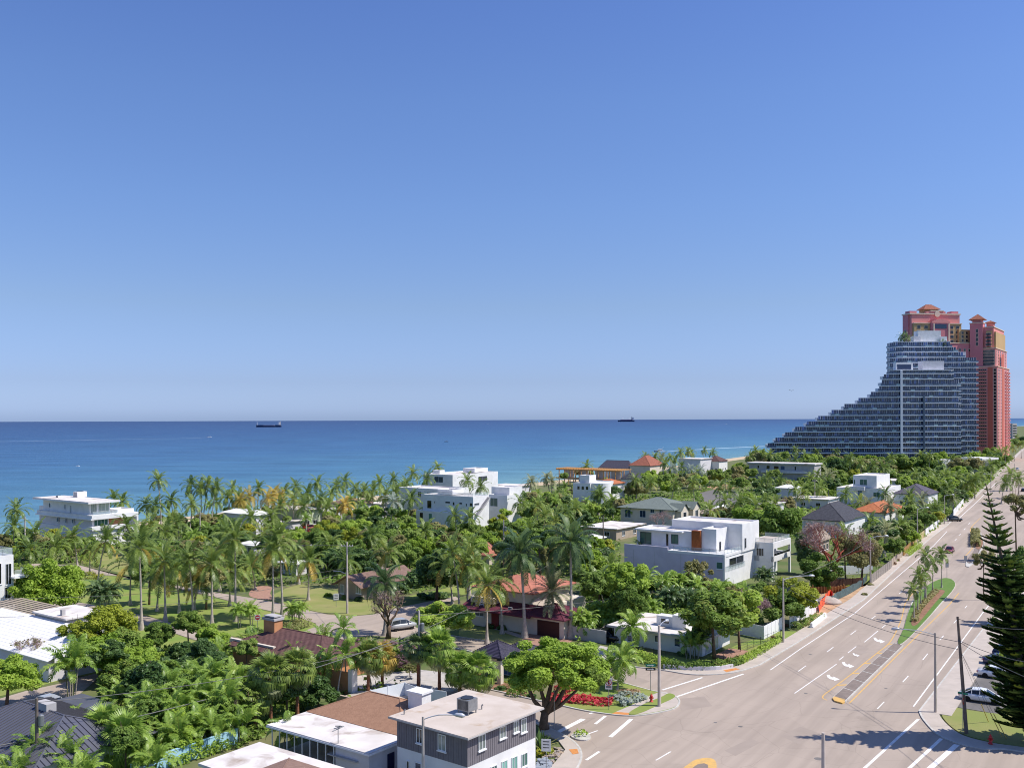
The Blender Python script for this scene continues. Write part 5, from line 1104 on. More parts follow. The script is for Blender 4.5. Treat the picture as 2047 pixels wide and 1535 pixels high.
WIREM = M('cable', (.16, .155, .15), rough=.7); v = lambda x, y, z: Vector((x, y, z))
off = lambda w, z: w+Vector((0, 0, z))
edge = dp(-60, 1500, 84)
wire(edge, off(U['mid'], -2.6), 1.2, 'thick cable from the left edge to the transformer pole behind the white fence', .05)
wire(off(U['front'], -.4), off(U['mid'], -3.3), 1.0, 'lower cable from the short pole to the transformer pole'); wire(off(U['mid'], -2.6), off(U['wood'], -2.2), 1.6, 'cable from the transformer pole towards the wooden pole', .035); wire(off(U['mid'], -.6), dp(1480, 1145, 205), 1.5, 'thin cable from the transformer pole towards the large white modern house')
wire(off(U['mid'], -1.0), off(U['lawn'], -4.5), .6, 'cable from the transformer pole to the concrete pole on the lawn'); wire(off(U['lawn'], -.5), off(U['left'], -.6), 1.8, 'upper wire across the park from the concrete pole'); wire(off(U['lawn'], -4.4), dp(-40, 1195, 150), 1.5, 'middle wire across the park from the concrete pole'); wire(off(U['lawn'], -5.2), dp(-40, 1235, 132), 1.5, 'lowest wire across the park from the concrete pole')
wire(off(U['right'], -.2), dp(2110, 1255, 84), .5, 'upper wire from the leaning pole to the right edge'); wire(off(U['right'], -2.4), dp(2110, 1330, 84), .5, 'lower wire from the leaning pole to the right edge'); wire(off(U['right'], -2.5), dp(2110, 1375, 82), .4, 'lowest wire from the leaning pole to the right edge')
P15 = Vector((*gp(1566, 1285), 9.2)); wire(off(U['right'], -2.6), P15, 1.0, 'wire over the avenue from the leaning pole to the lamp by the white fence'); wire(off(U['right'], -3.4), P15-Vector((0, 0, .8)), 1.0, 'second wire over the avenue below the first'); wire(P15, Vector((*gp(1740, 1168), 9)), .8, 'wire between the two lamps along the left sidewalk')
for dx, z_, yb in ((0, -2.8, 1463), (.25, -2.2, 1470)): pass
YEL = M('guy_guard_yellow', (.62, .44, .12), rough=.6); g0 = off(U['right'], -3)
for i, (px, py) in enumerate(((2003, 1474), (2012, 1477), (1976, 1444))):
    x, y = gp(px, py); d = (g0-Vector((x, y, .1))); tag(MB().tube([(x, y, .1), tuple(Vector((x, y, .1))+d.normalized()*2.6)], .045, 6).build('guy_wire_guard', YEL), ('longer', 'middle', 'leftmost')[i]+' yellow guard on the guy wires under the pine', 'guy wire')
    wire(Vector((x, y, .1))+d.normalized()*2.6, g0, .05, ('first', 'second', 'third')[i]+' guy wire of the leaning pole', .015, 3)
# ================================================================ signs, hydrants, cone
def disc(n, r, y, cx=0, cz=0, m=0, mb=None, rot=0):
    mb = mb or MB(); mb.face([(cx+r*math.cos(rot+2*math.pi*k/n), y, cz+r*math.sin(rot+2*math.pi*k/n)) for k in range(n)], m); return mb
def sign(px, py, hgt, label, kind, rz=0):
    x, y = gp(px, py); n = tag(empty('traffic_sign', (x, y, 0), rz), label, 'sign'); MB().tube([(0, 0, 0), (0, 0, hgt)], .04, 6).build('post', STEEL, n)
    z = hgt-.4
    if kind == 'dont':        # white square, red disc, white bar
        p = MB().box(-.42, .42, -.07, -.045, z-.42, z+.42).build('panel', SIGNW, n); disc(24, .38, -.075, 0, z).build('red_disc', SIGNR, p); MB().box(-.29, .29, -.085, -.078, z-.07, z+.07).build('white_bar', SIGNW, p)
    elif kind == 'noturn':    # white, black left arrow, red ring with slash
        p = MB().box(-.4, .4, -.07, -.045, z-.75, z+.55).build('panel', SIGNW, n); zz = z
        mb = MB().box(-.08, .08, -.08, -.074, zz-.2, zz+.2).face([(-.3, -.078, zz+.12), (0, -.078, zz-.06), (0, -.078, zz+.3)]).box(-.05, .08, -.08, -.074, zz+.08, zz+.2); mb.build('arrow', BLACK, p)
        mb = MB()
        for k in range(24):
            a, b = 2*math.pi*k/24, 2*math.pi*(k+1)/24; mb.face([(.34*math.cos(a), -.082, zz+.34*math.sin(a)), (.34*math.cos(b), -.082, zz+.34*math.sin(b)), (.27*math.cos(b), -.082, zz+.27*math.sin(b)), (.27*math.cos(a), -.082, zz+.27*math.sin(a))])
        mb.face([(-.26, -.083, zz+.2), (-.2, -.083, zz+.26), (.26, -.083, zz-.2), (.2, -.083, zz-.26)]).build('prohibition_ring', SIGNR, p)
        MB().box(-.3, .3, -.08, -.075, z-.6, z-.52).box(-.3, .3, -.08, -.075, z-.48, z-.4).build('text_lines', BLACK, p)
    elif kind == 'street':    # two street-name blades
        for k, (zz, r_) in enumerate(((hgt-.05, .2), (hgt-.3, 1.4))):
            b = MB().box(-.55, .55, -.015, .015, zz-.11, zz+.11).build('name_blade', SIGNG, n); b.rotation_euler = (0, 0, r_)
            mb = MB()
            for q in range(6): mb.box(-.42+q*.145, -.33+q*.145, -.02, -.016, zz-.05, zz+.05)
            t_ = mb.build('lettering', SIGNW, b)
    elif kind == 'oneway':
        for k, (zz, m) in enumerate(((hgt-.1, SIGNG), (hgt-.55, BLACK))):
            b = MB().box(-.6, .6, -.06, -.03, zz-.16, zz+.16).build('panel', m, n)
            MB().box(-.42, .2, -.068, -.062, zz-.04, zz+.04).face([(.2, -.066, zz-.1), (.44, -.066, zz), (.2, -.066, zz+.1)]).build('arrow', SIGNW, b)
    elif kind == 'stop':
        p = disc(8, .4, -.05, 0, z-.7, rot=math.pi/8).build('panel', SIGNR, n)
        fc = bpy.data.curves.new('stop_text', 'FONT'); fc.body = 'STOP'; fc.size = .26; fc.align_x = 'CENTER'; fc.align_y = 'CENTER'
        ft = bpy.data.objects.new('stop_text', fc); fme = bpy.data.meshes.new_from_object(ft); bpy.data.objects.remove(ft); fme.materials.clear(); fme.materials.append(SIGNW); fo = bpy.data.objects.new('lettering', fme); COL.objects.link(fo); fo.parent = p; fo.location = (0, -.056, z-.7); fo.rotation_euler = (math.pi/2, 0, 0)
        for k, (zz, r_) in enumerate(((hgt-.05, 0), (hgt-.28, 1.5))):
            b = MB().box(-.5, .5, -.015, .015, zz-.1, zz+.1).build('name_blade', SIGNG, n); b.rotation_euler = (0, 0, r_)
    elif kind == 'backstop':
        p = disc(8, .4, -.05, 0, z-.45, rot=math.pi/8).build('panel', LAMPH, n); b = MB().box(-.4, .4, -.015, .015, z+.1, z+.3).build('name_blade', SIGNG, n)
    elif kind == 'plain':
        p = MB().box(-.45, .45, -.06, -.03, z-.75, z+.4).build('panel', SIGNW, n)
        mb = MB()
        for q in range(3): mb.box(-.3, .3, -.066, -.061, z+.12-q*.28, z+.2-q*.28)
        mb.build('lettering', BLACK, p)
    elif kind == 'back': MB().box(-.4, .4, -.06, -.03, z-.5, z+.5).build('panel', STEEL, n)
sign(515, 1263, 2.7, 'square do-not-enter sign with red disc at the hedge by the street', 'dont', .15); sign(1217, 1420, 3.6, 'white no-left-turn sign beside the red flower bed', 'noturn', -.1); sign(1300.5, 1382, 3.3, 'sign post with green and black blades by the crosswalk', 'oneway')
sign(1925, 1468, 4.6, 'red stop sign with green street-name blades at the right corner', 'stop', .9); sign(404, 1276, 3.0, 'grey back of a stop sign with blue-green blade at the side street', 'backstop', .1); sign(1092, 1540, 3.0, 'white rectangular sign before the agave beside the charcoal building', 'plain', -.15)
sign(1893, 1156, 3.2, 'grey back of a keep-right sign at the end of the palm median', 'back', .3); sign(672, 1213, 2.4, 'small white sign on a thin post on the lawn left of the concrete pole', 'plain', .2); sign(1108, 1461, 4.2, 'tall thin sign post beside the big corner tree', 'back', 1.4); sign(1930, 1131, 2.2, 'low marker post on the far median nose', 'back', .2)
def hydrant(px, py, label):
    x, y = gp(px, py); n = tag(empty('fire_hydrant', (x, y, KZ)), label, 'hydrant'); m = MB(); m.sm = True
    m.lathe([(.19, 0), (.19, .06), (.12, .08), (.12, .5), (.15, .52), (.15, .56), (.12, .6), (.07, .7), (.03, .74), (.03, .8)], 12).build('barrel', REDP, n)
    for d in (-1, 1): MB().tube([(0, 0, .38), (d*.21, 0, .38)], .065, 8).build('outlet', REDP, n)
    MB().tube([(0, 0, .34), (0, -.22, .34)], .08, 8).build('outlet', REDP, n); n.scale = (1.25,)*3
hydrant(1302, 1405, 'faded red fire hydrant on the corner island lawn strip'); hydrant(1980, 1489, 'bright red fire hydrant on the shaded sidewalk under the pine')
x, y = gp(534, 1274); n = tag(empty('traffic_cone', (x, y, .03)), 'orange traffic cone at the edge of the hedge', 'cone'); MB().box(-.22, .22, -.22, .22, 0, .05).build('base', ORG, n); MB().lathe([(.16, .05), (.11, .35), (.04, .9)], 12).build('cone_body', ORG, n); MB().lathe([(.098, .45), (.075, .62)], 12).build('reflective_band', SIGNW, n)
# ================================================================ fences, walls, building site
def fence(label, px, hgt, mat, bay=2.4, board=.14, name='fence', solid=False, cap=False, gap=.015, postmat=None):
    pts = G(px); n = tag(empty(name, (pts[0][0], pts[0][1], 0)), label, 'fence' if 'fence' in name else 'wall'); o = Vector(pts[0])
    for a, b in zip(pts[:-1], pts[1:]):
        a, b = Vector(a)-o, Vector(b)-o; d = b-a; L_ = d.length; k = max(1, round(L_/bay)); d.normalize(); ang = math.atan2(d.y, d.x)
        for i in range(k):
            s = a+d*(L_*i/k); bl = L_/k; mb = MB()
            if solid: mb.box(.06, bl-.06, -.03, .03, .06, hgt)
            else:
                m = max(2, int(bl/board))
                for j in range(m): mb.box(j*bl/m+gap/2, (j+1)*bl/m-gap/2, -.02, .02, .05, hgt+random.uniform(-.03, .03))
                mb.box(0, bl, .02, .06, .4, .5); mb.box(0, bl, .02, .06, hgt-.45, hgt-.35)
            p = mb.build('panel', mat, n, (s.x, s.y, 0), ang); MB().box(-.06, .06, -.06, .06, 0, hgt+.08).build('post', postmat or mat, n, (s.x, s.y, 0), ang)
    return n
VIN = M('white_vinyl', (.72, .75, .78), (.68, .71, .74), scale=.5, rough=.5)
fence('white vinyl privacy fence behind the brown shingled house', [(741, 1412), (809, 1396), (832, 1405), (893, 1415)], 1.9, VIN, 2.6, name='privacy_fence', solid=True)
fence('white panel fence beside the street lamp at the low bungalow', [(1527, 1278), (1564, 1258)], 2.0, WHITE2, 1.7, name='panel_fence', solid=True); fence('white panel fence behind the roadside hedge at the building site', [(1579, 1255), (1634, 1222)], 2.1, WHITE2, 1.7, name='panel_fence', solid=True); fence('white side fence panel left of the bungalow garden', [(1480, 1268), (1527, 1278)], 2.0, WHITE2, 3, name='panel_fence', solid=True)
fence('weathered grey wooden fence along the left sidewalk', [(1742, 1167), (1782, 1136)], 1.9, FENCEW, 2.6, .2, name='board_fence'); fence('pale tan fence section above the red bushes', [(1782, 1134), (1804, 1112)], 1.8, TAN, 2.6, .2, name='board_fence', solid=True); fence('brown-orange wooden fence behind the roadside grass strip', [(1806, 1112), (1830, 1090)], 1.9, M('orange_fence_wood', (.42, .24, .09), (.34, .18, .07), scale=2, rough=.9), 2.6, .2, name='board_fence'); fence('cream slatted fence beyond the lamp', [(1830, 1089), (1850, 1072)], 2.0, FENCEY, 2.6, .3, name='board_fence', gap=.1); fence('white fence far along the avenue', [(1850, 1072), (1878, 1050)], 2.0, WHITE2, 3, name='panel_fence', solid=True); fence('white wall fence behind the dark SUV', [(1906, 1032), (1926, 1008)], 2.2, WHITE2, 3, name='panel_fence', solid=True)
fence('dark brown board fence behind the building site', [(1622, 1180), (1725, 1172)], 1.8, FENCEB, 2.6, .18, name='board_fence'); fence('white garden fence behind the olive tree', [(1660, 1150), (1745, 1146)], 1.9, WHITE2, 3, name='panel_fence', solid=True)
fence('grey board fence beside the black SUV', [(1200, 1282), (1222, 1262), (1242, 1246)], 1.8, FENCEW, 2.4, .18, name='board_fence')
BLUEW = M('pale_blue_wall', (.36, .58, .72), (.31, .52, .66), scale=.6, rough=.85)
a, b = Vector(gp(262, 1560)), Vector(gp(474, 1486)); d = (b-a); n = tag(empty('garden_wall', (a.x, a.y, 0), math.atan2(d.y, d.x)), 'pale blue garden wall beside the white flat roof at the bottom', 'wall'); MB().box(0, d.length, -.1, .1, 0, 1.5).build('wall', BLUEW, n); MB().box(-.05, d.length+.05, -.14, .14, 1.5, 1.58).build('coping', BLUEW, n)
a, b = Vector(gp(1622, 1256)), Vector(gp(1650, 1234)); d = b-a; tag(MB().prism([(0, -.3), (d.length, -.3), (d.length, .3), (0, .3)], 0, .35).prism([(0, -.16), (d.length, -.16), (d.length, .16), (0, .16)], .35, .85).build('road_barrier', WHITE2, None, (a.x, a.y, 0), math.atan2(d.y, d.x)), 'white concrete road barrier on the sidewalk by the building site', 'barrier')
ln = smooth(G([(1326, 1337), (1380, 1341), (1432, 1341), (1466, 1336)]), 4); tag(ribbon('low_wall', ln, .25, .6, LILAC, None, z0=0), 'low curved white wall around the corner hedge', 'wall'); bpy.data.objects['low_wall']['kind'] = 'thing'
def net(label, px, hgt, mat, name):
    pts = smooth(G(px), 4); n = tag(empty(name, (0, 0, 0)), label, 'fence'); mb = MB(); rg = random.Random(3)
    tops = [(p[0]+rg.uniform(-.2, .2), p[1]+rg.uniform(-.2, .2), hgt*rg.uniform(.75, 1.05)) for p in pts]
    for i in range(len(pts)-1): mb.face([(*pts[i], .05), (*pts[i+1], .05), tops[i+1], tops[i]])
    mb.build('netting', mat, n)
    for p in pts[::3]: MB().tube([(*p, 0), (*p, hgt)], .03, 5).build('stake', STEEL, n)
net('orange plastic safety net at the building site', [(1637, 1224), (1648, 1208), (1660, 1195), (1664, 1200)], 1.5, ORG, 'safety_net'); net('sagging dark green screen fence along the building site', [(1664, 1204), (1680, 1196), (1700, 1186), (1722, 1172), (1734, 1160)], 1.5, M('green_screen', (.10, .15, .15), (.07, .1, .1), scale=2, rough=.9), 'screen_fence')
x, y = gp(1655, 1185); n = tag(empty('formwork', (x, y, 0), .1), 'orange-brown timber formwork of stakes at the building site', 'formwork')
MB().box(-4.2, 4.2, 0, .1, 0, 1.2).build('board', M('rust_form_board', (.42, .16, .06), (.34, .12, .045), scale=2, rough=.9), n)
for i in range(16): MB().box(-4.2+i*.55, -4.1+i*.55, -.2-random.random()*.6, -.1, 0, 1.0+random.random()*.7).build('stake', LUMBER, n)
x, y = gp(1655, 1203); mb = MB(); mb.sm = True; mb.lathe([(2.6, 0), (2.2, .35), (1.4, .75), (.6, 1.0), (.1, 1.05)], 14); tag(mb.build('sand_heap', M('grey_sand', (.46, .38, .32), (.36, .3, .25), scale=1.5, rough=.95, bump=.6, bscale=4), None, (x, y, 0)), 'grey sand heap at the building site', 'heap')
# black wire fence on posts in the bungalow garden
for k, (px, lab) in enumerate((([(1232, 1290), (1262, 1301), (1330, 1318)], 'low black garden fence before the white bungalow'), ([(1446, 1318), (1480, 1305), (1520, 1288), (1560, 1272)], 'black wire garden fence behind the hedge at right of the bungalow'))):
    pts = G(px); n = tag(empty('garden_fence', (0, 0, 0)), lab, 'fence'); mb = MB()
    for a, b in zip(pts[:-1], pts[1:]):
        for z in (.15, .6, 1.05): mb.tube([(*a, z), (*b, z)], .02, 4)
        m = max(1, round((Vector(b)-Vector(a)).length/2.2))
        for i in range(m+1): q = Vector(a).lerp(Vector(b), i/m); MB().tube([(*q, 0), (*q, 1.15)], .035, 5).build('post', DARKF, n)
    mb.build('rails', DARKF, n)
# pedestrian beside the dark SUV
x, y = gp(1895, 1046.5); n = tag(empty('person', (x, y, KZ), .4), 'person in white top walking on the left sidewalk by the dark SUV', 'person')
m = bpy.data.meshes.new('person_body'); V = [(0,0,.92),(0,0,1.15),(0,0,1.42),(0,0,1.52),(0,.01,1.66),(.17,0,1.4),(.2,.05,1.14),(.2,.16,.92),(-.17,0,1.4),(-.22,-.06,1.14),(-.2,.06,.92),(.09,0,.86),(.11,.12,.48),(.11,.05,.06),(.11,.2,.03),(-.09,0,.86),(-.1,-.08,.48),(-.1,-.25,.08),(-.1,-.1,.03)]
m.from_pydata(V, [(0,1),(1,2),(2,3),(3,4),(2,5),(5,6),(6,7),(2,8),(8,9),(9,10),(0,11),(11,12),(12,13),(13,14),(0,15),(15,16),(16,17),(17,18)], [])
po = bpy.data.objects.new('body', m); COL.objects.link(po); po.parent = n; sk = po.modifiers.new('skin', 'SKIN')
rad = [.15,.14,.16,.06,.11,.07,.05,.035,.07,.05,.035,.1,.075,.05,.045,.1,.075,.05,.045]
for v_, r_ in zip(m.skin_vertices[0].data, rad): v_.radius = (r_, r_*.8)
m.skin_vertices[0].data[0].use_root = True; po.modifiers.new('sub', 'SUBSURF').levels = 1; po.modifiers['sub'].render_levels = 1
m.materials.append(M('skin_and_clothes', (.18, .12, .1), rough=.8)); mb = MB(); mb.sm = True; mb.lathe([(.17, .88), (.2, 1.0), (.185, 1.2), (.23, 1.38), (.1, 1.5)], 12).build('shirt', SIGNW, n); mb = MB(); mb.sm = True; mb.lathe([(.1, 1.66), (.125, 1.72), (.09, 1.8), (.02, 1.83)], 10).build('hair', BARK2, n)
# ================================================================ ships, boats and the bird
HULL = M('dark_blue_hull', (.012, .03, .09), rough=.6); DECK = M('faded_deck', (.25, .2, .26), rough=.8); FOAM = M('wake_foam', (.62, .7, .76), (.35, .5, .6), scale=.05, rough=.9, lo=.3, hi=.7)
def seaY(py): return (HCAM+.9)*F/(py-HY)
def ship(pxa, pxb, pyw, Y, label, flip, kind):
    a, b = dp(pxa, pyw, Y), dp(pxb, pyw, Y); L_ = b.x-a.x; n = tag(empty('cargo_ship', (a.x, Y, -.9)), label, 'ship'); w = L_*.08; s = L_
    if kind == 0:
        MB().prism([(0, 0), (s*.04, -w), (s, -w*.9), (s, w*.9), (s*.04, w)], 0, s*.055).build('hull', HULL, n); MB().prism([(0, 0), (s*.03, -w), (s*.3, -w), (s*.3, w), (s*.03, w)], s*.055, s*.085).build('forecastle', HULL, n); MB().box(s*.3, s*.72, -w*.8, w*.8, s*.055, s*.08).build('cargo_deck', DECK, n); MB().box(s*.78, s*.98, -w*.9, w*.9, s*.055, s*.085).build('poop', HULL, n)
        MB().box(s*.88, s*.95, -w*.7, w*.7, s*.085, s*.2).build('bridge', WHITE2, n); MB().box(s*.955, s*.975, -w*.3, w*.3, s*.085, s*.23).build('funnel', GREYW, n); MB().tube([(s*.04, 0, s*.08), (s*.04, 0, s*.2)], s*.008, 6).build('mast', WHITE2, n)
    else:
        MB().prism([(-s*.03, 0), (s*.05, -w), (s, -w), (s, w), (s*.05, w)], 0, s*.09).build('hull', HULL, n); MB().box(s*.14, s*.84, -w*.8, w*.8, s*.09, s*.14).build('cargo_deck', M('dusky_deck', (.25, .22, .34), rough=.8), n); MB().box(s*.88, s*.97, -w*.9, w*.9, s*.09, s*.27).build('bridge', WHITE2, n); MB().box(s*.82, s*.87, -w*.3, w*.3, s*.09, s*.3).build('funnel', GREYW, n)
        for x in (.25, .6): MB().tube([(s*x, 0, s*.1), (s*x, 0, s*.24)], s*.008, 6).build('mast', WHITE2, n); MB().tube([(s*x, 0, s*.23), (s*(x+.14), 0, s*.19)], s*.005, 5).build('derrick', WHITE2, n)
ship(512, 562, 852, seaY(852), 'dark blue cargo ship with low middle on the horizon, left of centre', 0, 0); ship(1236, 1268, 842.3, seaY(843.6)*1.0, 'dark blue freighter with white stern bridge on the horizon', 0, 1)
def boat(px, py, L_, label, wake=None, yacht=False, heading=0, hull=None):
    x, y = gp(px, py, -.9); n = tag(empty('motor_yacht' if yacht else 'motor_boat', (x, y, -.9), heading), label, 'boat'); w = L_*.16
    MB().prism([(-L_*.5, 0), (-L_*.3, -w), (L_*.5, -w), (L_*.5, w), (-L_*.3, w)], 0, L_*.11).build('hull', hull or WHITE2, n); MB().prism([(-L_*.18, -w*.6), (L_*.3, -w*.6), (L_*.3, w*.6), (-L_*.18, w*.6)], L_*.11, L_*.2).build('cabin', WHITE2, n); MB().box(-L_*.14, L_*.26, -w*.62, w*.62, L_*.14, L_*.18).build('cabin_window', G_DARK, n)
    if yacht: MB().box(-L_*.1, L_*.22, -w*.5, w*.5, L_*.2, L_*.26).build('flybridge', WHITE2, n); MB().prism([(-L_*.52, 0), (-L_*.3, -w*1.02), (-L_*.1, -w*1.02), (-L_*.1, w*1.02), (-L_*.3, w*1.02)], L_*.0, L_*.1).build('dark_bow', HULL, n); MB().tube([(L_*.2, 0, L_*.2), (L_*.4, 0, L_*.5)], L_*.012, 5).build('outrigger', WHITE2, n)
    if wake:
        pts = [gp(*q, -.9) for q in wake]; k = len(pts)
        mb = MB(); wd = [(.3+i)*L_*.22/k*3 for i in range(k)]
        ln = smooth(pts, 5); m = len(ln)
        l1 = offset(ln, 1); 
        for i in range(m-1):
            w0, w1 = L_*(.18+.5*i/m), L_*(.18+.5*(i+1)/m)
            d0, d1 = Vector(l1[i])-Vector(ln[i]), Vector(l1[i+1])-Vector(ln[i+1]); P, Q = Vector(ln[i]), Vector(ln[i+1])
            mb.face([(*(P-d0*w0*.5), -.86), (*(Q-d1*w1*.5), -.86), (*(Q+d1*w1*.5), -.86), (*(P+d0*w0*.5), -.86)])
        tag(mb.build('wake', FOAM), kind='structure')
boat(1318, 903, 11, 'white yacht with dark bow running close to the shore', [(1324, 903), (1370, 900), (1440, 896), (1530, 892)], True, .05)
boat(418, 874, 9, 'white speedboat ahead of a long wake on the left', [(417, 874.2), (360, 876.5), (280, 877.5), (150, 880), (-20, 883)], heading=.1)
boat(1452, 847.5, 12, 'white boat with short wake below the horizon at right', [(1450, 848), (1435, 848.8), (1415, 849.5)], heading=0.1); boat(892, 883, 6, 'small dark boat alone on the water left of centre', hull=BLACK); boat(712, 847, 14, 'small white boat under the horizon left of centre'); boat(975, 848, 12, 'tiny white sailing dot right of the small white boat'); boat(1096, 838.9, 40, 'white speck of a boat on the horizon near centre') if False else None
boat(155, 932, 3, 'tiny white buoy boat close to the left shore')
x, y, z = dp(1582, 781, 300); mb = MB().face([(0, 0, 0), (.5, 0, .25), (.9, 0, .1), (.45, .1, .1)]).face([(0, 0, 0), (-.5, 0, .3), (-.9, 0, .2), (-.45, .1, .12)]); mb.tube([(0, -.25, 0), (0, .3, .02)], [.09, .05], 6); tag(mb.build('seagull', SIGNW, None, (x, y, z)), 'white seagull in the sky left of the towers', 'bird')
# ================================================================ plants
import numpy as np
def quads_mesh(name, P, rnd, mat):
    """P: (n,4,3) corner positions"""
    n = len(P); me = bpy.data.meshes.new(name); me.vertices.add(n*4); me.loops.add(n*4); me.polygons.add(n)
    me.vertices.foreach_set('co', np.ascontiguousarray(P, dtype=np.float32).ravel()); me.loops.foreach_set('vertex_index', np.arange(n*4, dtype=np.int32))
    me.polygons.foreach_set('loop_start', np.arange(0, n*4, 4, dtype=np.int32)); me.polygons.foreach_set('loop_total', np.full(n, 4, dtype=np.int32))
    a = me.attributes.new('rnd', 'FLOAT', 'FACE'); a.data.foreach_set('value', np.clip(rnd, 0, 1).astype(np.float32))
    me.materials.append(mat); me.update(calc_edges=True); return me
def leaves(C, Nrm, size, rg, asp=.6):
    n = len(C); t = rg.normal(size=(n, 3)); Nrm = Nrm/np.linalg.norm(Nrm, axis=1, keepdims=True)
    u = np.cross(Nrm, t); u /= np.linalg.norm(u, axis=1, keepdims=True); v = np.cross(Nrm, u)
    s = size*rg.uniform(.6, 1.3, (n, 1)); u = u*s; v = v*s*asp; k = Nrm*s*.25
    return np.stack([C-u+k*.0, C+v-k, C+u+k*.4, C-v-k], 1)
def crown_mesh(name, seed, n, nl=15, leaf=.075, shell=.4, lobe=(.26, .42), flat=.85, mat=None, low=-.35, gap=0):
    rg = np.random.default_rng(seed); L_ = []
    while len(L_) < nl:
        p = rg.uniform(-1, 1, 3); r = rg.uniform(*lobe)
        if np.linalg.norm(p) < 1-r*.6 and p[2] > low and np.linalg.norm(p) > .3: L_.append((*p, r, rg.random()))
    L_ = np.array(L_); w = L_[:, 3]**2; idx = rg.choice(nl, n, p=w/w.sum())
    d = rg.normal(size=(n, 3)); d[:, 2] += .25; d /= np.linalg.norm(d, axis=1, keepdims=True)
    rr = L_[idx, 3]*(1-shell*rg.random(n)**2)*(1+.12*np.sin(d[:, 0]*7+idx)*np.cos(d[:, 1]*6+idx*2))
    C = L_[idx, :3]+d*rr[:, None]; C[:, 2] *= flat
    N_ = d*.8+rg.normal(size=(n, 3))*.5+np.array([.25, -.05, .6])
    return quads_mesh(name, leaves(C, N_, leaf, rg), .45*L_[idx, 4]+.55*rg.random(n), mat), L_
GREEN = dict(
    mid=leafmat('mid_green_leaves', (.06, .115, .02), (.175, .25, .048), (.28, .31, .08)),
    lime=leafmat('bright_green_leaves', (.105, .18, .018), (.26, .355, .05), (.36, .41, .09)),
    dark=leafmat('dark_green_leaves', (.035, .075, .022), (.10, .165, .045), (.18, .24, .08), spec=.4, rough=.4),
    olive=leafmat('olive_leaves', (.11, .115, .04), (.24, .23, .09), (.34, .28, .14)),
    yellow=leafmat('yellow_green_leaves', (.13, .17, .016), (.28, .31, .035), (.4, .3, .04)),
    red=leafmat('red_leaves', (.22, .015, .025), (.5, .05, .07), (.6, .14, .12)),
    grey=leafmat('silver_green_leaves', (.13, .17, .13), (.28, .32, .27), (.4, .42, .36)),
    palm=leafmat('palm_leaves', (.06, .105, .02), (.195, .25, .055), (.48, .36, .09), rough=.4, spec=.4),
    palmd=leafmat('dark_palm_leaves', (.035, .075, .028), (.125, .18, .06), (.25, .23, .1), rough=.35, spec=.5),
    palmy=leafmat('yellowing_palm_leaves', (.2, .17, .03), (.46, .33, .08), (.55, .28, .08)),
    palml=leafmat('light_palm_leaves', (.095, .17, .026), (.25, .34, .06), (.42, .39, .1), rough=.4, spec=.4),
    date=leafmat('grey_green_palm_leaves', (.11, .13, .065), (.28, .29, .15), (.42, .34, .19), rough=.5),
    dry=leafmat('dry_brown_leaves', (.16, .1, .06), (.33, .22, .13), (.42, .3, .2)),
    pink=leafmat('purple_brown_leaves', (.13, .075, .085), (.27, .17, .18), (.36, .25, .2)),
    pine=leafmat('pine_needles', (.026, .055, .017), (.085, .14, .035), (.27, .35, .05), spec=.2, trans=.12))
CROWN = [crown_mesh('crown', 100+i, 8000, 26+i % 4*4, .064, lobe=(.15, .34), shell=.5, mat=GREEN['mid']) for i in range(7)]          # rounded
FINE = [crown_mesh('fine_crown', 200+i, 11000, 36, .045, lobe=(.14, .28), mat=GREEN['mid']) for i in range(4)]   # small leaved
OPEN = [crown_mesh('open_crown', 300+i, 2300, 18, .07, lobe=(.16, .28), shell=.9, mat=GREEN['mid']) for i in range(3)]
BUSH = [crown_mesh('bush', 400+i, 1500, 10, .12, lobe=(.3, .45), low=-.1, mat=GREEN['mid']) for i in range(4)]
DOME = [crown_mesh('dome_crown', 600+i, 17000, 64, .04, lobe=(.14, .26), shell=.5, low=-.25, mat=GREEN['lime']) for i in range(2)]
HERO = [crown_mesh('big_crown', 500+i, 26000, 62, .034, lobe=(.12, .24), shell=.55, mat=GREEN['lime']) for i in range(2)]
def trunk_mesh(lobes, seed, r=.055, mat=None):
    rg = random.Random(seed); mb = MB(); mb.sm = True
    f = Vector((rg.uniform(-.08, .08), rg.uniform(-.08, .08), -.15)); mb.tube([(0, 0, -1.15), (f.x*.5, f.y*.5, -.7), tuple(f)], [r*1.35, r, r*.8], 8)
    for l in list(lobes)[:9]:
        p = Vector(l[:3]); m = f.lerp(p, .5)+Vector((rg.uniform(-.08, .08), rg.uniform(-.08, .08), -.05)); mb.tube([tuple(f), tuple(m), tuple(p)], [r*.6, r*.4, r*.15], 5)
    return mb.mesh('tree_trunk', mat or BARK2)
TRUNKS = {}
VEG = []
def veg(node, desc, px, py, cat, group): VEG.append((node, desc, px, py, cat, group))
def tree(px, py, rpx, rypx=None, base=None, Y=None, col='mid', kind='crown', desc=None, h=None, label=None, rz=None, trunkc=None, v=None, group=None, bx=None):
    """crown centred at photo pixel (px,py), rpx wide; stands where its trunk meets the ground (pixel row base) or at depth Y"""
    Y = Y or depth(base); c = dp(px, py, Y); rx = rpx*Y/F; rz_ = (rypx or rpx*.8)*Y/F
    return tree3(c.x, Y, max(c.z, rz_*.8), rx, rz_, col, kind, desc, label, rz, trunkc, v, group, px, py)
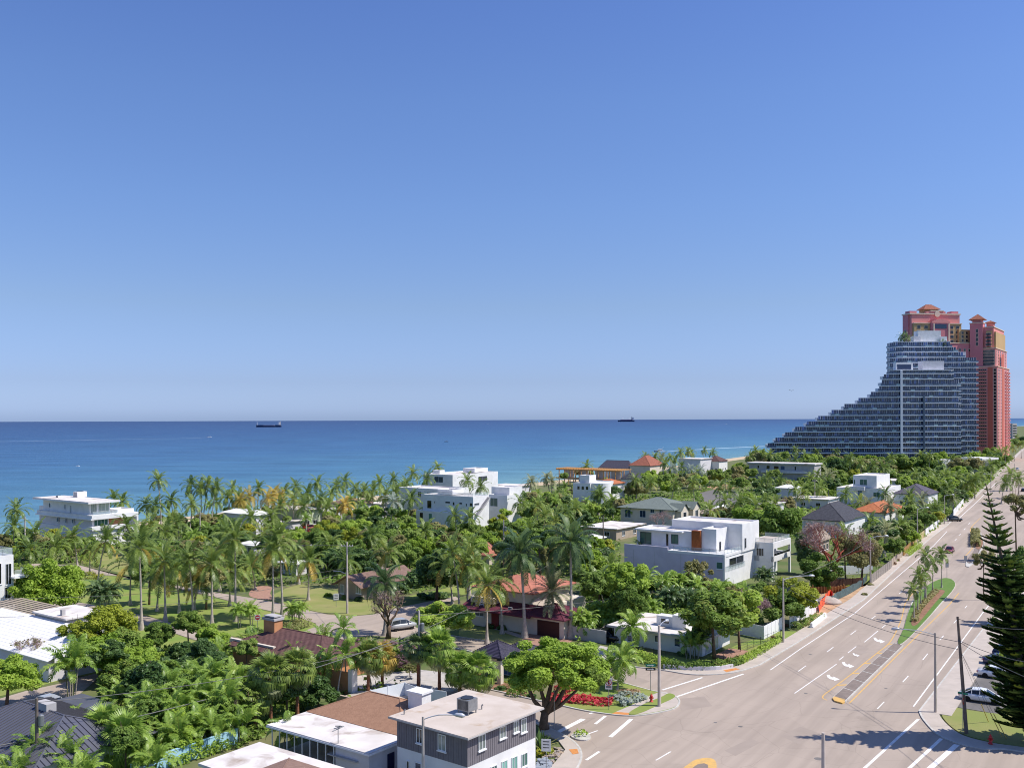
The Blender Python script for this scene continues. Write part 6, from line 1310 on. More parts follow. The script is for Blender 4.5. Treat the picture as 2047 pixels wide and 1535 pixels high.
def tree3(x, y, zc, rx, rz_, col='mid', kind='crown', desc=None, label=None, rz=None, trunkc=None, v=None, group=None, px=None, py=None):
    src = dict(crown=CROWN, fine=FINE, open=OPEN, hero=HERO, bush=BUSH, dome=DOME)[kind]; i = random.randrange(len(src)) if v is None else v % len(src)
    me, lob = src[i]; key = (kind, i, trunkc)
    if key not in TRUNKS: TRUNKS[key] = trunk_mesh(lob, i, mat=trunkc or BARK2)
    r0 = random.uniform(0, 6.28) if rz is None else rz
    n = empty('tree', (x, y, 0), r0); fx = rx*random.uniform(.92, 1.08)
    cz = rz_/.85; inst('crown', me, n, (0, 0, zc), (0, 0, 0), (fx, rx, cz), GREEN[col])
    t = inst('trunk', TRUNKS[key], n, (0, 0, zc), (0, 0, 0), (rx*.8, rx*.8, zc/1.15)); 
    if px is None: px, py = proj((x, y, zc))
    if label: tag(n, label, 'tree', group)
    else: veg(n, desc or {'mid': 'green leafy tree', 'lime': 'bright green tree', 'dark': 'dark glossy tree', 'olive': 'olive-green tree', 'yellow': 'yellow-green tree', 'grey': 'silvery tree', 'pink': 'purple-brown tree', 'dry': 'dry brown tree', 'red': 'red-leaved tree'}[col], px, py, 'tree', group or 'broadleaf trees')
    return n
def bush(px, py, rpx, rypx=None, col='mid', label=None, desc=None, z=0, name='shrub'):
    Y = depth(py); x, y = gp(px, py); r = rpx*Y/F; rzz = (rypx or rpx*.75)*Y/F
    o = inst(name, BUSH[random.randrange(4)][0], None, (x, y, z+rzz*.15), (0, 0, random.uniform(0, 6)), (r, r, rzz), GREEN[col])
    if label: tag(o, label, 'shrub')
    else: veg(o, desc or {'mid': 'green shrub', 'lime': 'bright green shrub', 'dark': 'dark green shrub', 'olive': 'olive shrub', 'yellow': 'yellow shrub', 'red': 'red-leaved shrub', 'pink': 'purple-brown shrub', 'dry': 'dry brown shrub', 'grey': 'silver shrub'}[col], px, py, 'shrub', 'shrubs')
    return o
# ---- palms
def frond_quads(elev, droop, L_, nl, ll, lw, seed, hang=.5, stiff=0.0, vee=.25):
    rg = np.random.default_rng(seed); ns = 12; pts = [np.zeros(3)]; a = elev
    for i in range(ns):
        pts.append(pts[-1]+np.array([math.cos(a), 0, math.sin(a)])*L_/ns); a -= droop/ns*(.4+1.2*i/ns)
    pts = np.array(pts); q = []; rn = []
    for i in range(ns):       # midrib
        w0, w1 = .045*(1-i/ns)+.012, .045*(1-(i+1)/ns)+.012; y = np.array([0, 1, 0])
        q.append([pts[i]-y*w0, pts[i+1]-y*w1, pts[i+1]+y*w1, pts[i]+y*w0]); rn.append(.85)
    for s in (-1, 1):
        for k in range(nl):
            t = .1+.9*(k+rg.uniform(-.3, .3))/nl; t = min(max(t, .06), .99); f = t*ns; i = min(int(f), ns-1); p = pts[i]+(pts[i+1]-pts[i])*(f-i); tan = pts[i+1]-pts[i]; tan /= np.linalg.norm(tan)
            l = ll*(math.sin(math.pi*(.12+.83*t))**.7)*rg.uniform(.85, 1.1); d = np.array([0, s, 0])*.8+tan*(.45+.3*t)+np.array([0, 0, vee*(1-hang)]); d /= np.linalg.norm(d)
            m = p+d*l*.5; e = m+(d*(1-hang*.8)+np.array([0, 0, -hang])*(1+.2*rg.random()))*l*.5
            wv = tan*lw*.5
            q.append([p-wv*.7, p+wv*.7, m+wv, m-wv]); q.append([m-wv, m+wv, e+wv*.15, e-wv*.15]); r_ = rg.random(); rn += [.75*r_, .75*r_]
    return np.array(q), np.array(rn)
def frond_mesh(name, *a, mat=None, **k):
    q, r = frond_quads(*a, **k); return quads_mesh(name, q, r, mat)
ELEV = [(80, 60), (66, 75), (52, 90), (36, 100), (20, 105), (4, 100), (-16, 85), (-38, 55)]
FR = {}
for nm, (L_, nl, ll, lw, hang, dr, mt) in dict(coco=(4.4, 26, 1.0, .15, .42, 1.0, 'palm'), royal=(4.9, 36, 1.25, .13, .8, 1.2, 'palmd'), date=(3.8, 28, .6, .1, .1, .45, 'date'), areca=(2.3, 18, .66, .115, .4, 1.1, 'palml'), small=(2.0, 18, .64, .11, .5, 1.25, 'palml')).items():
    FR[nm] = [frond_mesh(nm+'_frond', R(e), R(d)*dr, L_*random.uniform(.93, 1.05), nl, ll, lw, 10*j+1, hang=hang, mat=GREEN[mt]) for j, (e, d) in enumerate(ELEV)]
def crown_join(seed, n, L_, nl, ll, lw, hang, dr, lo=-40, hi=82):
    rg = np.random.default_rng(seed); Q = []; RN = []
    for k in range(n):
        e = hi-(hi-lo)*((k+.5)/n)**.9+rg.uniform(-6, 6); d = (60+45*math.sin(math.pi*(k+.5)/n))*dr*rg.uniform(.8, 1.2)
        q, r = frond_quads(R(e), R(d), L_*rg.uniform(.85, 1.08), nl, ll, lw, int(rg.integers(1e6)), hang=hang); a = k*2.4+rg.uniform(-.3, .3); c, s = math.cos(a), math.sin(a)
        x = q[..., 0]*c-q[..., 1]*s; y = q[..., 0]*s+q[..., 1]*c; Q.append(np.stack([x, y, q[..., 2]], -1)); RN.append(np.clip(r*.7+.3*rg.random()+(.28 if e < -12 and rg.random() < .5 else 0), 0, 1))
    return quads_mesh('palm_crown', np.concatenate(Q), np.concatenate(RN), GREEN['palm'])
PC = [crown_join(900+i, 21, 4.4, 14, 1.0, .26, .38, 1.0) for i in range(6)]
PCS = [crown_join(940+i, 15, 2.1, 11, .62, .18, .45, 1.1, lo=-15) for i in range(3)]
def ptrunk(seed, bend):
    rg = random.Random(seed); mb = MB(); mb.sm = True; n = 9; a = rg.uniform(0, 6.28); pts = []; rr = []
    for i in range(n+1):
        t = i/n; o = bend*(t**1.7); pts.append((o*math.cos(a), o*math.sin(a), t)); rr.append(.30*math.exp(-9*t)+.155*(1-.28*t))
    # z is scaled by the height, so make the rings with horizontal circles
    b = 8
    for (x, y, z), r in zip(pts, rr):
        for k in range(b): mb.v.append((x+r*math.cos(k*6.2832/b), y+r*math.sin(k*6.2832/b), z))
    for i in range(n):
        for k in range(b): mb.f.append((i*b+k, i*b+(k+1) % b, (i+1)*b+(k+1) % b, (i+1)*b+k)); mb.m.append(0)
    return mb.mesh('palm_trunk', BARK), pts[-1]
PT = [ptrunk(i, b) for i, b in enumerate((0.1, .5, 1.0, 1.6, .3))]
COCO = MB(); 
for k in range(7): a = k*.9; COCO.lathe([(.02, -.42), (.13, -.36), (.15, -.25), (.1, -.14), (.02, -.1)], 7, .24*math.cos(a), .24*math.sin(a))
COCO.sm = True; COCOM = COCO.mesh('coconuts', M('coconut_husk', (.34, .2, .06), (.22, .12, .05), scale=3, rough=.8))
def palm3(x, y, h, sp='coco', scl=1.0, near=False, col=None, desc=None, label=None, bend=None, lean_to=None, nf=20, group=None, fruit=True):
    i = random.randrange(len(PT)) if bend is None else bend; tm, top = PT[i]; rz = random.uniform(0, 6.28)
    if lean_to is not None: rz = lean_to-math.atan2(top[1], top[0])
    # the crown sits over (x,y); the foot is shifted back by the bend
    c, s = math.cos(rz), math.sin(rz); dx, dy = top[0]*c-top[1]*s, top[0]*s+top[1]*c
    n = empty({'coco': 'coconut_palm', 'royal': 'royal_palm', 'date': 'date_palm', 'small': 'small_palm', 'areca': 'areca_palm'}[sp], (x-dx, y-dy, 0), rz)
    tr = .75+.35*min(1, h/12)
    if sp == 'royal': tr = 1.5
    if sp == 'date': tr = 1.6
    if sp in ('small', 'areca'): tr = .55
    t_ = inst('trunk', tm, n, (0, 0, 0), (0, 0, 0), (tr if i == 0 or sp in ('royal', 'date') else 1.0*tr, tr, h), mat=None)
    tx_, ty_ = top[0]*tr, top[1]*tr
    mat = GREEN[col] if col else None
    if near:
        m = len(ELEV)
        for k in range(nf):
            j = min(m-1, int(m*((k+.5)/nf)))
            inst('frond', FR[sp][j], n, (tx_, ty_, h-.05-.02*k/nf), (random.uniform(-.12, .12), random.uniform(-.1, .1), k*2.4+random.uniform(-.25, .25)), scl*random.uniform(.88, 1.08), mat or (GREEN['palmy'] if sp == 'coco' and j >= 6 and random.random() < .45 else None))
    else:
        inst('crown', (PCS if sp == 'small' else PC)[random.randrange(3 if sp == 'small' else 6)], n, (tx_, ty_, h), (0, 0, random.uniform(0, 6)), scl*random.uniform(.92, 1.08), mat or (GREEN['palmd'] if sp == 'royal' else GREEN['date'] if sp == 'date' else GREEN['palml'] if sp == 'small' else None))
    if sp == 'coco' and near and fruit: inst('coconuts', COCOM, n, (tx_, ty_, h-.1), (0, 0, 0), 1.2)
    px, py = proj((x, y, h))
    if label: tag(n, label, 'palm', group)
    else: veg(n, desc or {'coco': 'coconut palm', 'royal': 'dark drooping palm', 'date': 'stiff-leaved palm', 'small': 'slender small palm', 'areca': 'areca palm'}[sp], px, py, 'palm', group or 'palm trees')
    return n
def palm(px, py, base, sp='coco', scl=1.0, near=None, **k):
    """crown at photo pixel (px,py), foot at pixel row base"""
    Y = depth(base); c = dp(px, py, Y); return palm3(c.x, Y, max(1.0, c.z), sp, scl, (Y < 200) if near is None else near, **k)
# fan palms
def fan_mesh(seed, droop=.6, nseg=22, L_=1.05, pet=1.1, spread=2.7):
    rg = np.random.default_rng(seed); q = []; rn = []
    q.append([[0, -.02, 0], [pet, -.015, .0], [pet, .015, .0], [0, .02, 0]]); rn.append(.8)
    for k in range(nseg):
        a = spread*(k/(nseg-1)-.5)*1.15; d = np.array([math.cos(a), math.sin(a), 0]); l = L_*rg.uniform(.85, 1.1); b = np.array([pet, 0, 0]); w = np.array([-d[1], d[0], 0])*.055
        m = b+d*l*.55+np.array([0, 0, .05]); e = b+d*l*(.98-.25*droop)+np.array([0, 0, -droop*l*.55*rg.uniform(.7, 1.2)])
        q.append([b-w*.2, b+w*.2, m+w, m-w]); q.append([m-w, m+w, e+w*.2, e-w*.2]); r_ = rg.random()*.8; rn += [r_, r_]
    return quads_mesh('fan_leaf', np.array(q), np.array(rn), GREEN['palml'])
FAN = [fan_mesh(i, d) for i, d in enumerate((.3, .6, .95, 1.2))]
SABT = MB(); SABT.sm = True; SABT.tube([(0, 0, 0), (0, 0, .3), (0, 0, .8), (0, 0, 1)], [.24, .19, .2, .28], 9); SABTM = SABT.mesh('fan_palm_trunk', BARKG)
def fanpalm(px, py, base, scl=1.0, nf=34, col='palm', desc='fan palm', label=None, Y=None):
    Y = Y or depth(base); c = dp(px, py, Y); h = max(.6, c.z); n = empty('fan_palm', (c.x, Y, 0), random.uniform(0, 6)); inst('trunk', SABTM, n, scl=(1, 1, h-.2))
    for k in range(nf):
        t = (k+.5)/nf; e = R(82-135*t); j = min(3, int(t*4)); inst('fan_leaf', FAN[j], n, (0, 0, h-.1), (random.uniform(-.2, .2), -e, k*2.4), scl*random.uniform(.85, 1.12), GREEN[col] if t < .86 else GREEN['date'])
    if label: tag(n, label, 'palm')
    else: veg(n, desc, px, py, 'palm', 'fan palms')
def areca(px, py, base, scl=1.0, nst=7, col='palml', desc='areca palm clump', label=None, near=None, spread=.9, nfr=5, Y=None):
    """clump of slender stems, each with a tuft of arching fronds; (px,py) is the middle of the foliage"""
    Y = Y or depth(base); c = dp(px, py, Y); h = max(.8, c.z); n = empty('areca_palm', (c.x, Y, 0), 0); near = (Y < 135) if near is None else near
    for s in range(nst):
        a = s*2.4; r = spread*math.sqrt((s+.5)/nst); x, y, hh = r*math.cos(a), r*math.sin(a), h*random.uniform(.72, 1.12)
        MB().tube([(x*.5, y*.5, 0), (x*.8, y*.8, hh*.6), (x*1.25, y*1.25, hh)], [.06, .05, .04], 5).build('stem', GREEN['date'] if s % 2 else BARK, n)
        if near:
            for k in range(nfr): inst('frond', FR['areca'][(0, 1, 2, 3, 4)[k % 5]], n, (x*1.25, y*1.25, hh-.05), (random.uniform(-.15, .15), 0, k*2.4+s), scl*random.uniform(.85, 1.15), GREEN[col])
        else: inst('fronds', PCS[s % 3], n, (x*1.25, y*1.25, hh), (0, 0, s*1.3), scl*random.uniform(.9, 1.1), GREEN[col])
    if label: tag(n, label, 'palm')
    else: veg(n, desc, px, py, 'palm', 'areca palms')
    return n
# bare trees
def branches(mb, p, d, l, r, lev, rg, tips):
    q = p+d*l; m = p+d*l*.5+Vector((rg.uniform(-1, 1), rg.uniform(-1, 1), rg.uniform(-.3, .6)))*l*.09; mb.tube([p, m, q], [r, r*.85, r*.68], 6 if lev > 2 else 4, cap=False)
    if lev == 0: tips.append(q); return
    for k in range(rg.choice((2, 3)) if lev > 1 else 3):
        nd = (d+Vector((rg.uniform(-1, 1), rg.uniform(-1, 1), rg.uniform(-.25, .75)))*.75).normalized(); branches(mb, q, nd, l*rg.uniform(.62, .85), r*.62, lev-1, rg, tips)
def bare(px, base, hpx, label, bark, twigs, seed, lev=5, leafcol=None, nleaf=0, spread=None, rr=.045, leaf=.16):
    Y = depth(base); x, y = gp(px, base); h = hpx*Y/F; n = tag(empty('bare_tree', (x, y, 0)), label, 'tree'); rg = random.Random(seed); mb = MB(); mb.sm = True; tips = []
    mb.tube([(0, 0, 0), (.1, 0, h*.15), (0, .1, h*.3)], [h*rr*1.3, h*rr, h*rr*.9], 8); 
    for k in range(4): a = k*1.57+rg.random(); branches(mb, Vector((0, .1, h*.29)), Vector((math.cos(a)*.7, math.sin(a)*.7, .85)).normalized(), h*.25, h*rr*.62, lev-1, rg, tips)
    mb.build('trunk', bark, n); rn = np.random.default_rng(seed); T_ = np.array([tuple(t) for t in tips]); 
    k = 5; C = np.repeat(T_, k, 0)+rn.normal(size=(len(T_)*k, 3))*h*.035; D = rn.normal(size=C.shape); D /= np.linalg.norm(D, axis=1, keepdims=True); D *= h*.045; S = np.cross(D, rn.normal(size=C.shape)); S = S/np.linalg.norm(S, axis=1, keepdims=True)*h*.0022
    o = bpy.data.objects.new('twigs', quads_mesh('twigs', np.stack([C-D-S, C-D+S, C+D+S*.5, C+D-S*.5], 1), rn.random(len(C)), twigs)); COL.objects.link(o); o.parent = n; tag(o, kind='stuff')
    if leafcol:
        i = rn.integers(len(T_), size=nleaf); C = T_[i]+rn.normal(size=(nleaf, 3))*h*.04; o = bpy.data.objects.new('leaves', quads_mesh('leaves', leaves(C, rn.normal(size=(nleaf, 3)), leaf, rn), rn.random(nleaf), GREEN[leafcol])); COL.objects.link(o); o.parent = n; tag(o, kind='stuff')
    return n
def hedge(px, w, hgt, col, label, dens=55, z=0, leaf=.15, name='hedge', cat='hedge', top=None):
    """leafy band along ground pixels; top = second leaf colour for the sunlit crown of a clipped hedge"""
    ln = smooth(G(px), 4); rg = np.random.default_rng(len(label)*7+int(px[0][0])); o0 = Vector(ln[0]); C = []; N_ = []
    for a, b in zip(ln[:-1], ln[1:]):
        a, b = np.array(a)-np.array(o0), np.array(b)-np.array(o0); L_ = np.linalg.norm(b-a); n = int(L_*dens*(w+2*hgt)/2)+1; t = rg.random(n); d = (b-a)/max(L_, .01); nr = np.array([-d[1], d[0]])
        th = rg.uniform(0, math.pi, n); k = rg.uniform(.7, 1.08, n); sx = np.sign(np.cos(th))*np.abs(np.cos(th))**.6*w/2*k; sz = np.sin(th)**.6*hgt*k
        p = a+(b-a)*t[:, None]; wob = 1+.18*np.sin(p[:, 0]*2.1+p[:, 1]*1.7)
        C.append(np.stack([p[:, 0]+nr[0]*sx, p[:, 1]+nr[1]*sx, sz*wob], 1)); N_.append(np.stack([nr[0]*np.cos(th), nr[1]*np.cos(th), np.sin(th)+.2], 1)+rg.normal(size=(n, 3))*.5)
    C, N_ = np.concatenate(C), np.concatenate(N_); o = bpy.data.objects.new(name, quads_mesh(name, leaves(C, N_, leaf, rg), rg.random(len(C)), GREEN[col])); COL.objects.link(o); o.location = (o0.x, o0.y, z); return tag(o, label, cat)
# ================================================================ planting, from near to far
# ---- Norfolk pine at the right edge
def pine_branch(seed, L_=1.0):
    rg = np.random.default_rng(seed); q = []; rn = []; n = 330
    for k in range(n):
        t = .12+.88*rg.random()**.8; p = np.array([t, 0, -.10*t+.22*t*t]); s = rg.choice((-1, 1)); w = .26*(1-.5*t)*rg.uniform(.6, 1.1); d = np.array([.45, s*.75*rg.uniform(.3, 1), .5*rg.uniform(.3, 1.1)]); d /= np.linalg.norm(d); e = p+d*w; u = np.array([.034, 0, .015])
        q.append([p-u, p+u, e+u*.8, e-u*.8]); rn.append(.95 if t > .8 and rg.random() < .8 else .75*rg.random())
    for i in range(5): a, b = i/5, (i+1)/5; z = lambda t: -.10*t+.22*t*t; q.append([[a, -.012, z(a)], [b, -.01, z(b)], [b, .01, z(b)], [a, .012, z(a)]]); rn.append(.1)
    return quads_mesh('pine_branch', np.array(q), np.array(rn), GREEN['pine'])
PB = [pine_branch(i) for i in range(4)]
def pine(px, base, top, wid, label, lean=(0, 0), sparse=.7, per=8, step=.44):
    Y = depth(base); x, y = gp(px, base); h = dp(px, top, Y).z; n = tag(empty('norfolk_pine', (x, y, 0)), label, 'tree')
    sp = lambda t: (lean[0]*t**1.3, lean[1]*t**1.3, h*t)
    mb = MB(); mb.sm = True; mb.tube([sp(i/8) for i in range(9)], [.38*(1-i/8)+.05 for i in range(9)], 8); mb.build('trunk', BARK2, n); z = 1.6; k = 0
    while z < h-.2:
        t = z/h; L_ = wid*(1-t**2.2)*(.95 if t < .5 else 1.05)*random.uniform(.7, 1.2)+.35; m = per if t < sparse else per-1
        for j in range(m):
            if t > sparse and random.random() < .22: continue
            p = sp(t); inst('branch', PB[random.randrange(4)], n, p, (random.uniform(-.2, .2), random.uniform(-.22, .05)-(.18 if t > .75 else 0), j*6.283/m+k*.7+random.uniform(-.25, .25)), L_*random.uniform(.8, 1.12))
        z += step*(1 if t < sparse else 1.5)*random.uniform(.8, 1.2); k += 1
pine(2060, 1486, 966, 3.0, 'tall dark Norfolk pine with lime tips at the right edge', lean=(-4.2, .5))
tree(1966, 1118, 24, 24, base=1160, col='olive', kind='open', label='small open grey-green tree left of the tall pine', Y=170); tree(2040, 1150, 34, 60, Y=150, col='mid', kind='fine', label='green tree behind the tall pine at the right edge'); tree(2032, 1010, 32, 30, Y=215, col='olive', kind='open', label='thin tree behind the top of the pine'); tree(2050, 1250, 30, 50, Y=128, col='dark', kind='crown', label='dark tree beside the parking lot behind the pine')
# ---- hero trees
def corner_tree():
    x, y = gp(1088, 1458); c = dp(1120, 1336, 99); n = tag(empty('tree', (x, y, 0)), 'big spreading bright green tree at the corner beside the charcoal building', 'tree'); o = Vector((c.x-x-.4, c.y-y, c.z+.1)); rx, rz_ = 5.9, 4.1
    inst('crown', HERO[0][0], n, o, (0, 0, .4), (rx, rx*.9, rz_), GREEN['lime']); inst('crown', FINE[1][0], n, o+Vector((-2.6, .5, -.2)), (0, 0, 1), (3.0, 3.0, 2.4), GREEN['lime']); inst('crown', FINE[2][0], n, o+Vector((3.0, -.8, -1.0)), (0, 0, 2), (2.6, 2.6, 2.1), GREEN['mid'])
    mb = MB(); mb.sm = True; rg = random.Random(4); tips = []
    mb.tube([(0, 0, 0), (-.05, 0, .9), (.1, .1, 1.9)], [.62, .46, .42], 10)
    for dx, dy, dz, r in ((-2.2, .6, 3.6, .2), (-.9, .5, 3.9, .2), (.8, .3, 3.6, .26), (2.4, .4, 3.1, .26), (1.5, -.9, 3.3, .2), (3.6, .2, 2.6, .18)):
        p = Vector((.1, .1, 1.7)); q = p+Vector((dx, dy, dz)); m = p.lerp(q, .45)+Vector((rg.uniform(-.3, .3), 0, -.35)); mb.tube([p, m, q], [r*1.5, r*1.1, r*.7], 7)
        for k in range(3): branches(mb, q, Vector((rg.uniform(-.8, .8), rg.uniform(-.8, .8), .7)).normalized(), 1.2, r*.5, 1, rg, tips)
    mb.build('trunk', BARK2, n)
corner_tree(); tree(98, 1186, 74, 66, base=1228, col='lime', kind='dome', label='round dense bright green tree at left beside the white house', v=1)
tree(212, 1274, 66, 62, base=1336, col='yellow', kind='dome', label='tall yellow-green tree right of the white tiled roof'); tree(226, 1306, 74, 50, base=1356, col='lime', kind='fine', label='bright green tree under the yellow-green one'); tree(150, 1262, 36, 28, base=1330, col='yellow', kind='open', label='thin yellow-leaved tree against the white tiled roof')
tree(12, 1356, 70, 48, base=1415, col='lime', kind='dome', label='lime-yellow tree at the left edge above the street')
tree(1428, 1232, 70, 52, base=1318, col='mid', kind='crown', label='green tree with thick trunk in the bungalow garden, left one', v=2); tree(1478, 1218, 54, 42, base=1300, col='lime', kind='crown', label='bright green tree in the bungalow garden, right one', v=4); tree(1402, 1268, 28, 28, base=1312, col='dark', kind='crown', label='small dark tree against the front of the white bungalow')
tree(886, 1236, 72, 36, base=1286, col='lime', kind='fine', label='wide fine-leaved light green tree beside the junction'); tree(872, 1150, 62, 52, base=1202, col='dark', kind='crown', label='large dark round tree behind the lawn at centre', v=1); tree(1256, 1160, 52, 40, base=1262, col='lime', kind='crown', label='tall bright green tree right of the big palms'); tree(1262, 1208, 46, 46, base=1268, col='mid', kind='crown', label='lower dense green tree right of the big palms')
tree(1582, 1192, 58, 40, base=1248, col='yellow', kind='fine', label='yellow-green tree left of the building site'); tree(1560, 1218, 48, 40, base=1256, col='mid', kind='crown', label='green tree behind the street lamp at the white fence'); tree(1392, 1150, 34, 36, base=1190, col='olive', kind='open', label='sparse olive tree before the lilac wall of the modern house', trunkc=TWIG)
tree(1548, 1046, 56, 44, base=1120, col='mid', kind='crown', label='big green tree behind the right wing of the modern house'); tree(1612, 1106, 26, 46, base=1150, col='dark', kind='crown', label='dark tree right of the modern house loggia'); tree(1638, 1140, 44, 36, base=1182, col='mid', kind='fine', label='green tree left of the red-barked tree'); tree(1505, 1032, 44, 26, base=1085, col='lime', kind='crown', label='green tree above the rear block of the modern house'); tree(1722, 1112, 42, 44, base=1164, col='olive', kind='fine', label='olive tree right of the red-barked tree'); tree(1690, 1088, 30, 28, base=1160, col='olive', kind='open', label='thin tree between the red-barked and olive trees')
bare(1668, 1166, 112, 'red-barked bare tree with fan of twigs beside the building site', BARKR, TWIG, 5, 6, 'dry', 500, rr=.04)
bare(776, 1276, 92, 'bare crooked tree beside the street junction', BARK2, TWIG, 9, 5, 'olive', 260, rr=.05, leaf=.14); bare(1500, 1262, 70, 'pinkish bare shrub tree behind the white panel fence', TWIG, TWIG, 12, 6, 'pink', 700, rr=.03); bare(1318, 1072, 48, 'pale bare tree before the cream house', TWIG, TWIG, 14, 5, rr=.03); bare(60, 1342, 66, 'leafless frangipani before the white tiled roof', TWIG, TWIG, 17, 5, 'olive', 200, rr=.04); bare(1560, 1030, 34, 'purple-brown bare tree behind the modern house', TWIG, TWIG, 19, 5, 'pink', 500, rr=.03)
for i, (px, py, r, c) in enumerate(((728, 1296, 26, 'pink'), (770, 1300, 28, 'pink'), (812, 1304, 26, 'pink'), (752, 1322, 26, 'olive'), (800, 1330, 28, 'pink'), (830, 1312, 20, 'dry'), (715, 1290, 18, 'mid'), (820, 1345, 20, 'olive'))): tree(px, py-8, r, r*.55, base=py+10, col=c, kind='open', desc='twiggy '+('purple-brown' if c == 'pink' else 'olive' if c == 'olive' else 'dry' if c == 'dry' else 'green')+' thicket')
# ---- park palms and other near palms: crown pixel, foot row
for q in ((279,1094,1257), (378,1118,1246), (424,1128,1248), (470,1076,1240), (211,1081,1175), (558,1074,1232), (545,1098,1236), (619,1120,1198), (350,1135,1222), (328,1120,1240), (461,1140,1209), (322,1150,1222), (262,1128,1206), (400,1160,1216), (300,1100,1172), (440,1105,1180)): palm(*q, scl=1.05)
for q in ((996,1160,1264), (974,1168,1292), (905,1104,1224), (893,1130,1208), (934,1128,1226), (775,1104,1196), (940,1098,1190), (955,1140,1215)): palm(*q, scl=1.0)
palm(1043, 1106, 1275, 'royal', 1.02, nf=28, label='very tall dark palm with hanging fronds, left of the big pair'); palm(1141, 1084, 1275, 'royal', 1.08, nf=28, label='very tall dark palm with hanging fronds, right of the big pair'); palm(769, 1166, 1268, 'royal', .9, nf=24, label='dark drooping palm behind the bare crooked tree'); palm(1105, 1180, 1268, 'date', 1.2, nf=44, label='stiff grey-green date palm between the two very tall palms')
palm(1262, 1252, 1306, 'small', 1.6, label='palm with arching fronds before the white bungalow'); palm(1254, 1316, 1377, 'small', 1.5, label='leaning palm at the right of the flower bed', bend=3, lean_to=.6); palm(1224, 1322, 1366, 'small', 1.35, label='smaller leaning palm left of its twin at the flower bed', bend=2, lean_to=1.0)
for i, (px, py, b) in enumerate(((1850,1112,1199), (1881,1107,1179), (1866,1124,1187), (1838,1150,1229), (1850,1142,1206), (1826,1178,1244), (1844,1162,1216))): palm(px, py, b, 'small', 1.2 if b < 1200 else 1.05, near=True, nf=14, col='palm', group='palms on the planted median', label=('tall palm on the median, left of the far pair', 'tall palm on the median, right of the far pair, nearest the road sign', 'palm between the tall far pair on the median', 'palm on the median with its crown left of the street lamp', 'second palm of the middle trio on the median', 'shortest and nearest palm on the median', 'short palm in the middle of the median')[i])
for i, (px, py, b, s) in enumerate(((683,1256,1384,1.0), (655,1318,1374,1.0), (702,1308,1388,1.0), (630,1322,1376,.9), (577,1458,1500,.95), (716,1316,1382,.9))): palm(px, py, b, 'small', s*1.25, near=True, nf=13, label=('tall slender palm rising above the maroon roof', 'light green palm before the orange garden wall', 'thin palm left of the fan palms', 'bushy palm right of the maroon roof', 'small palm in front of the white porch roof', 'slender palm beside the fan palm pair')[i])
for i, (px, py, b, s, c, l) in enumerate(((541,1348,1448,1.35,'palm','large fan palm left of the brown shingled house, nearer one'), (594,1334,1436,1.25,'palm','large fan palm left of the brown shingled house, farther one'), (736,1312,1386,1.15,'palm','fan palm in the middle of the garden, left of the pair'), (764,1318,1378,1.15,'palmy','yellowing fan palm, right of the garden pair'), (836,1296,1376,1.2,'palmd','dark fan palm at the transformer pole'), (878,1296,1378,1.35,'palml','tall light fan palm right of the transformer pole'), (919,1338,1384,1.2,'palml','young fan palm behind the vinyl fence'), (957,1342,1390,1.35,'palml','bright broad fan palm before the portico'), (205,1462,1513,1.5,'palml','pale fan palm at lower left, left one'), (248,1482,1532,1.55,'palml','pale fan palm at lower left, right one'), (510,1392,1452,1.1,'palm','fan palm behind the blue garden wall'))): fanpalm(px, py, b, s, 36, c, label=l)
# ---- areca clumps
for q in ((142,1318,1394,1.35,9), (300,1406,1466,1.15,8), (356,1412,1470,1.15,8), (330,1372,1432,1.1,7), (401,1392,1452,1.15,8), (446,1392,1462,1.15,8), (470,1352,1420,1.1,7), (420,1352,1418,1.1,7), (380,1345,1400,1.0,6), (76,1496,1550,1.1,7), (127,1514,1560,1.1,7), (40,1540,1580,1.1,6), (160,1545,1590,1.1,7), (150,1442,1478,.9,5), (576,1280,1316,1.1,6), (637,1278,1318,1.0,6), (600,1306,1345,1.0,5), (505,1282,1318,1.0,5), (440,1294,1330,.9,5), (300,1520,1562,1.1,7), (345,1465,1510,1.1,7), (262,1436,1484,1.0,6), (232,1392,1440,1.0,6), (480,1440,1480,1.0,6), (425,1450,1494,1.0,6), (1378,1284,1318,.9,6), (1394,1276,1316,.9,5), (660,1290,1332,1.0,5), (545,1290,1326,1.0,5), (390,1440,1488,1.0,6)): areca(*q)
for q in ((1336,1190,1226,1.0,6,'palmd'), (1440,1176,1204,1.0,5), (1462,1176,1206,1.0,5), (1500,1196,1230,1.0,5), (1196,1218,1262,1.0,6), (1226,1230,1268,.9,5), (1170,1236,1275,1.0,5), (1300,1214,1244,1.0,5), (1352,1160,1196,1.1,6), (1374,1190,1222,1.0,5,'palmd'), (1530,1150,1172,1.0,5,'palmd'), (196,1178,1222,1.2,4,'palmd'), (210,1182,1226,1.2,4,'palmd'), (586,1218,1242,.8,4), (600,1216,1246,.7,3), (478,1220,1252,.8,3), (502,1212,1248,.8,3)): areca(*q, near=False)
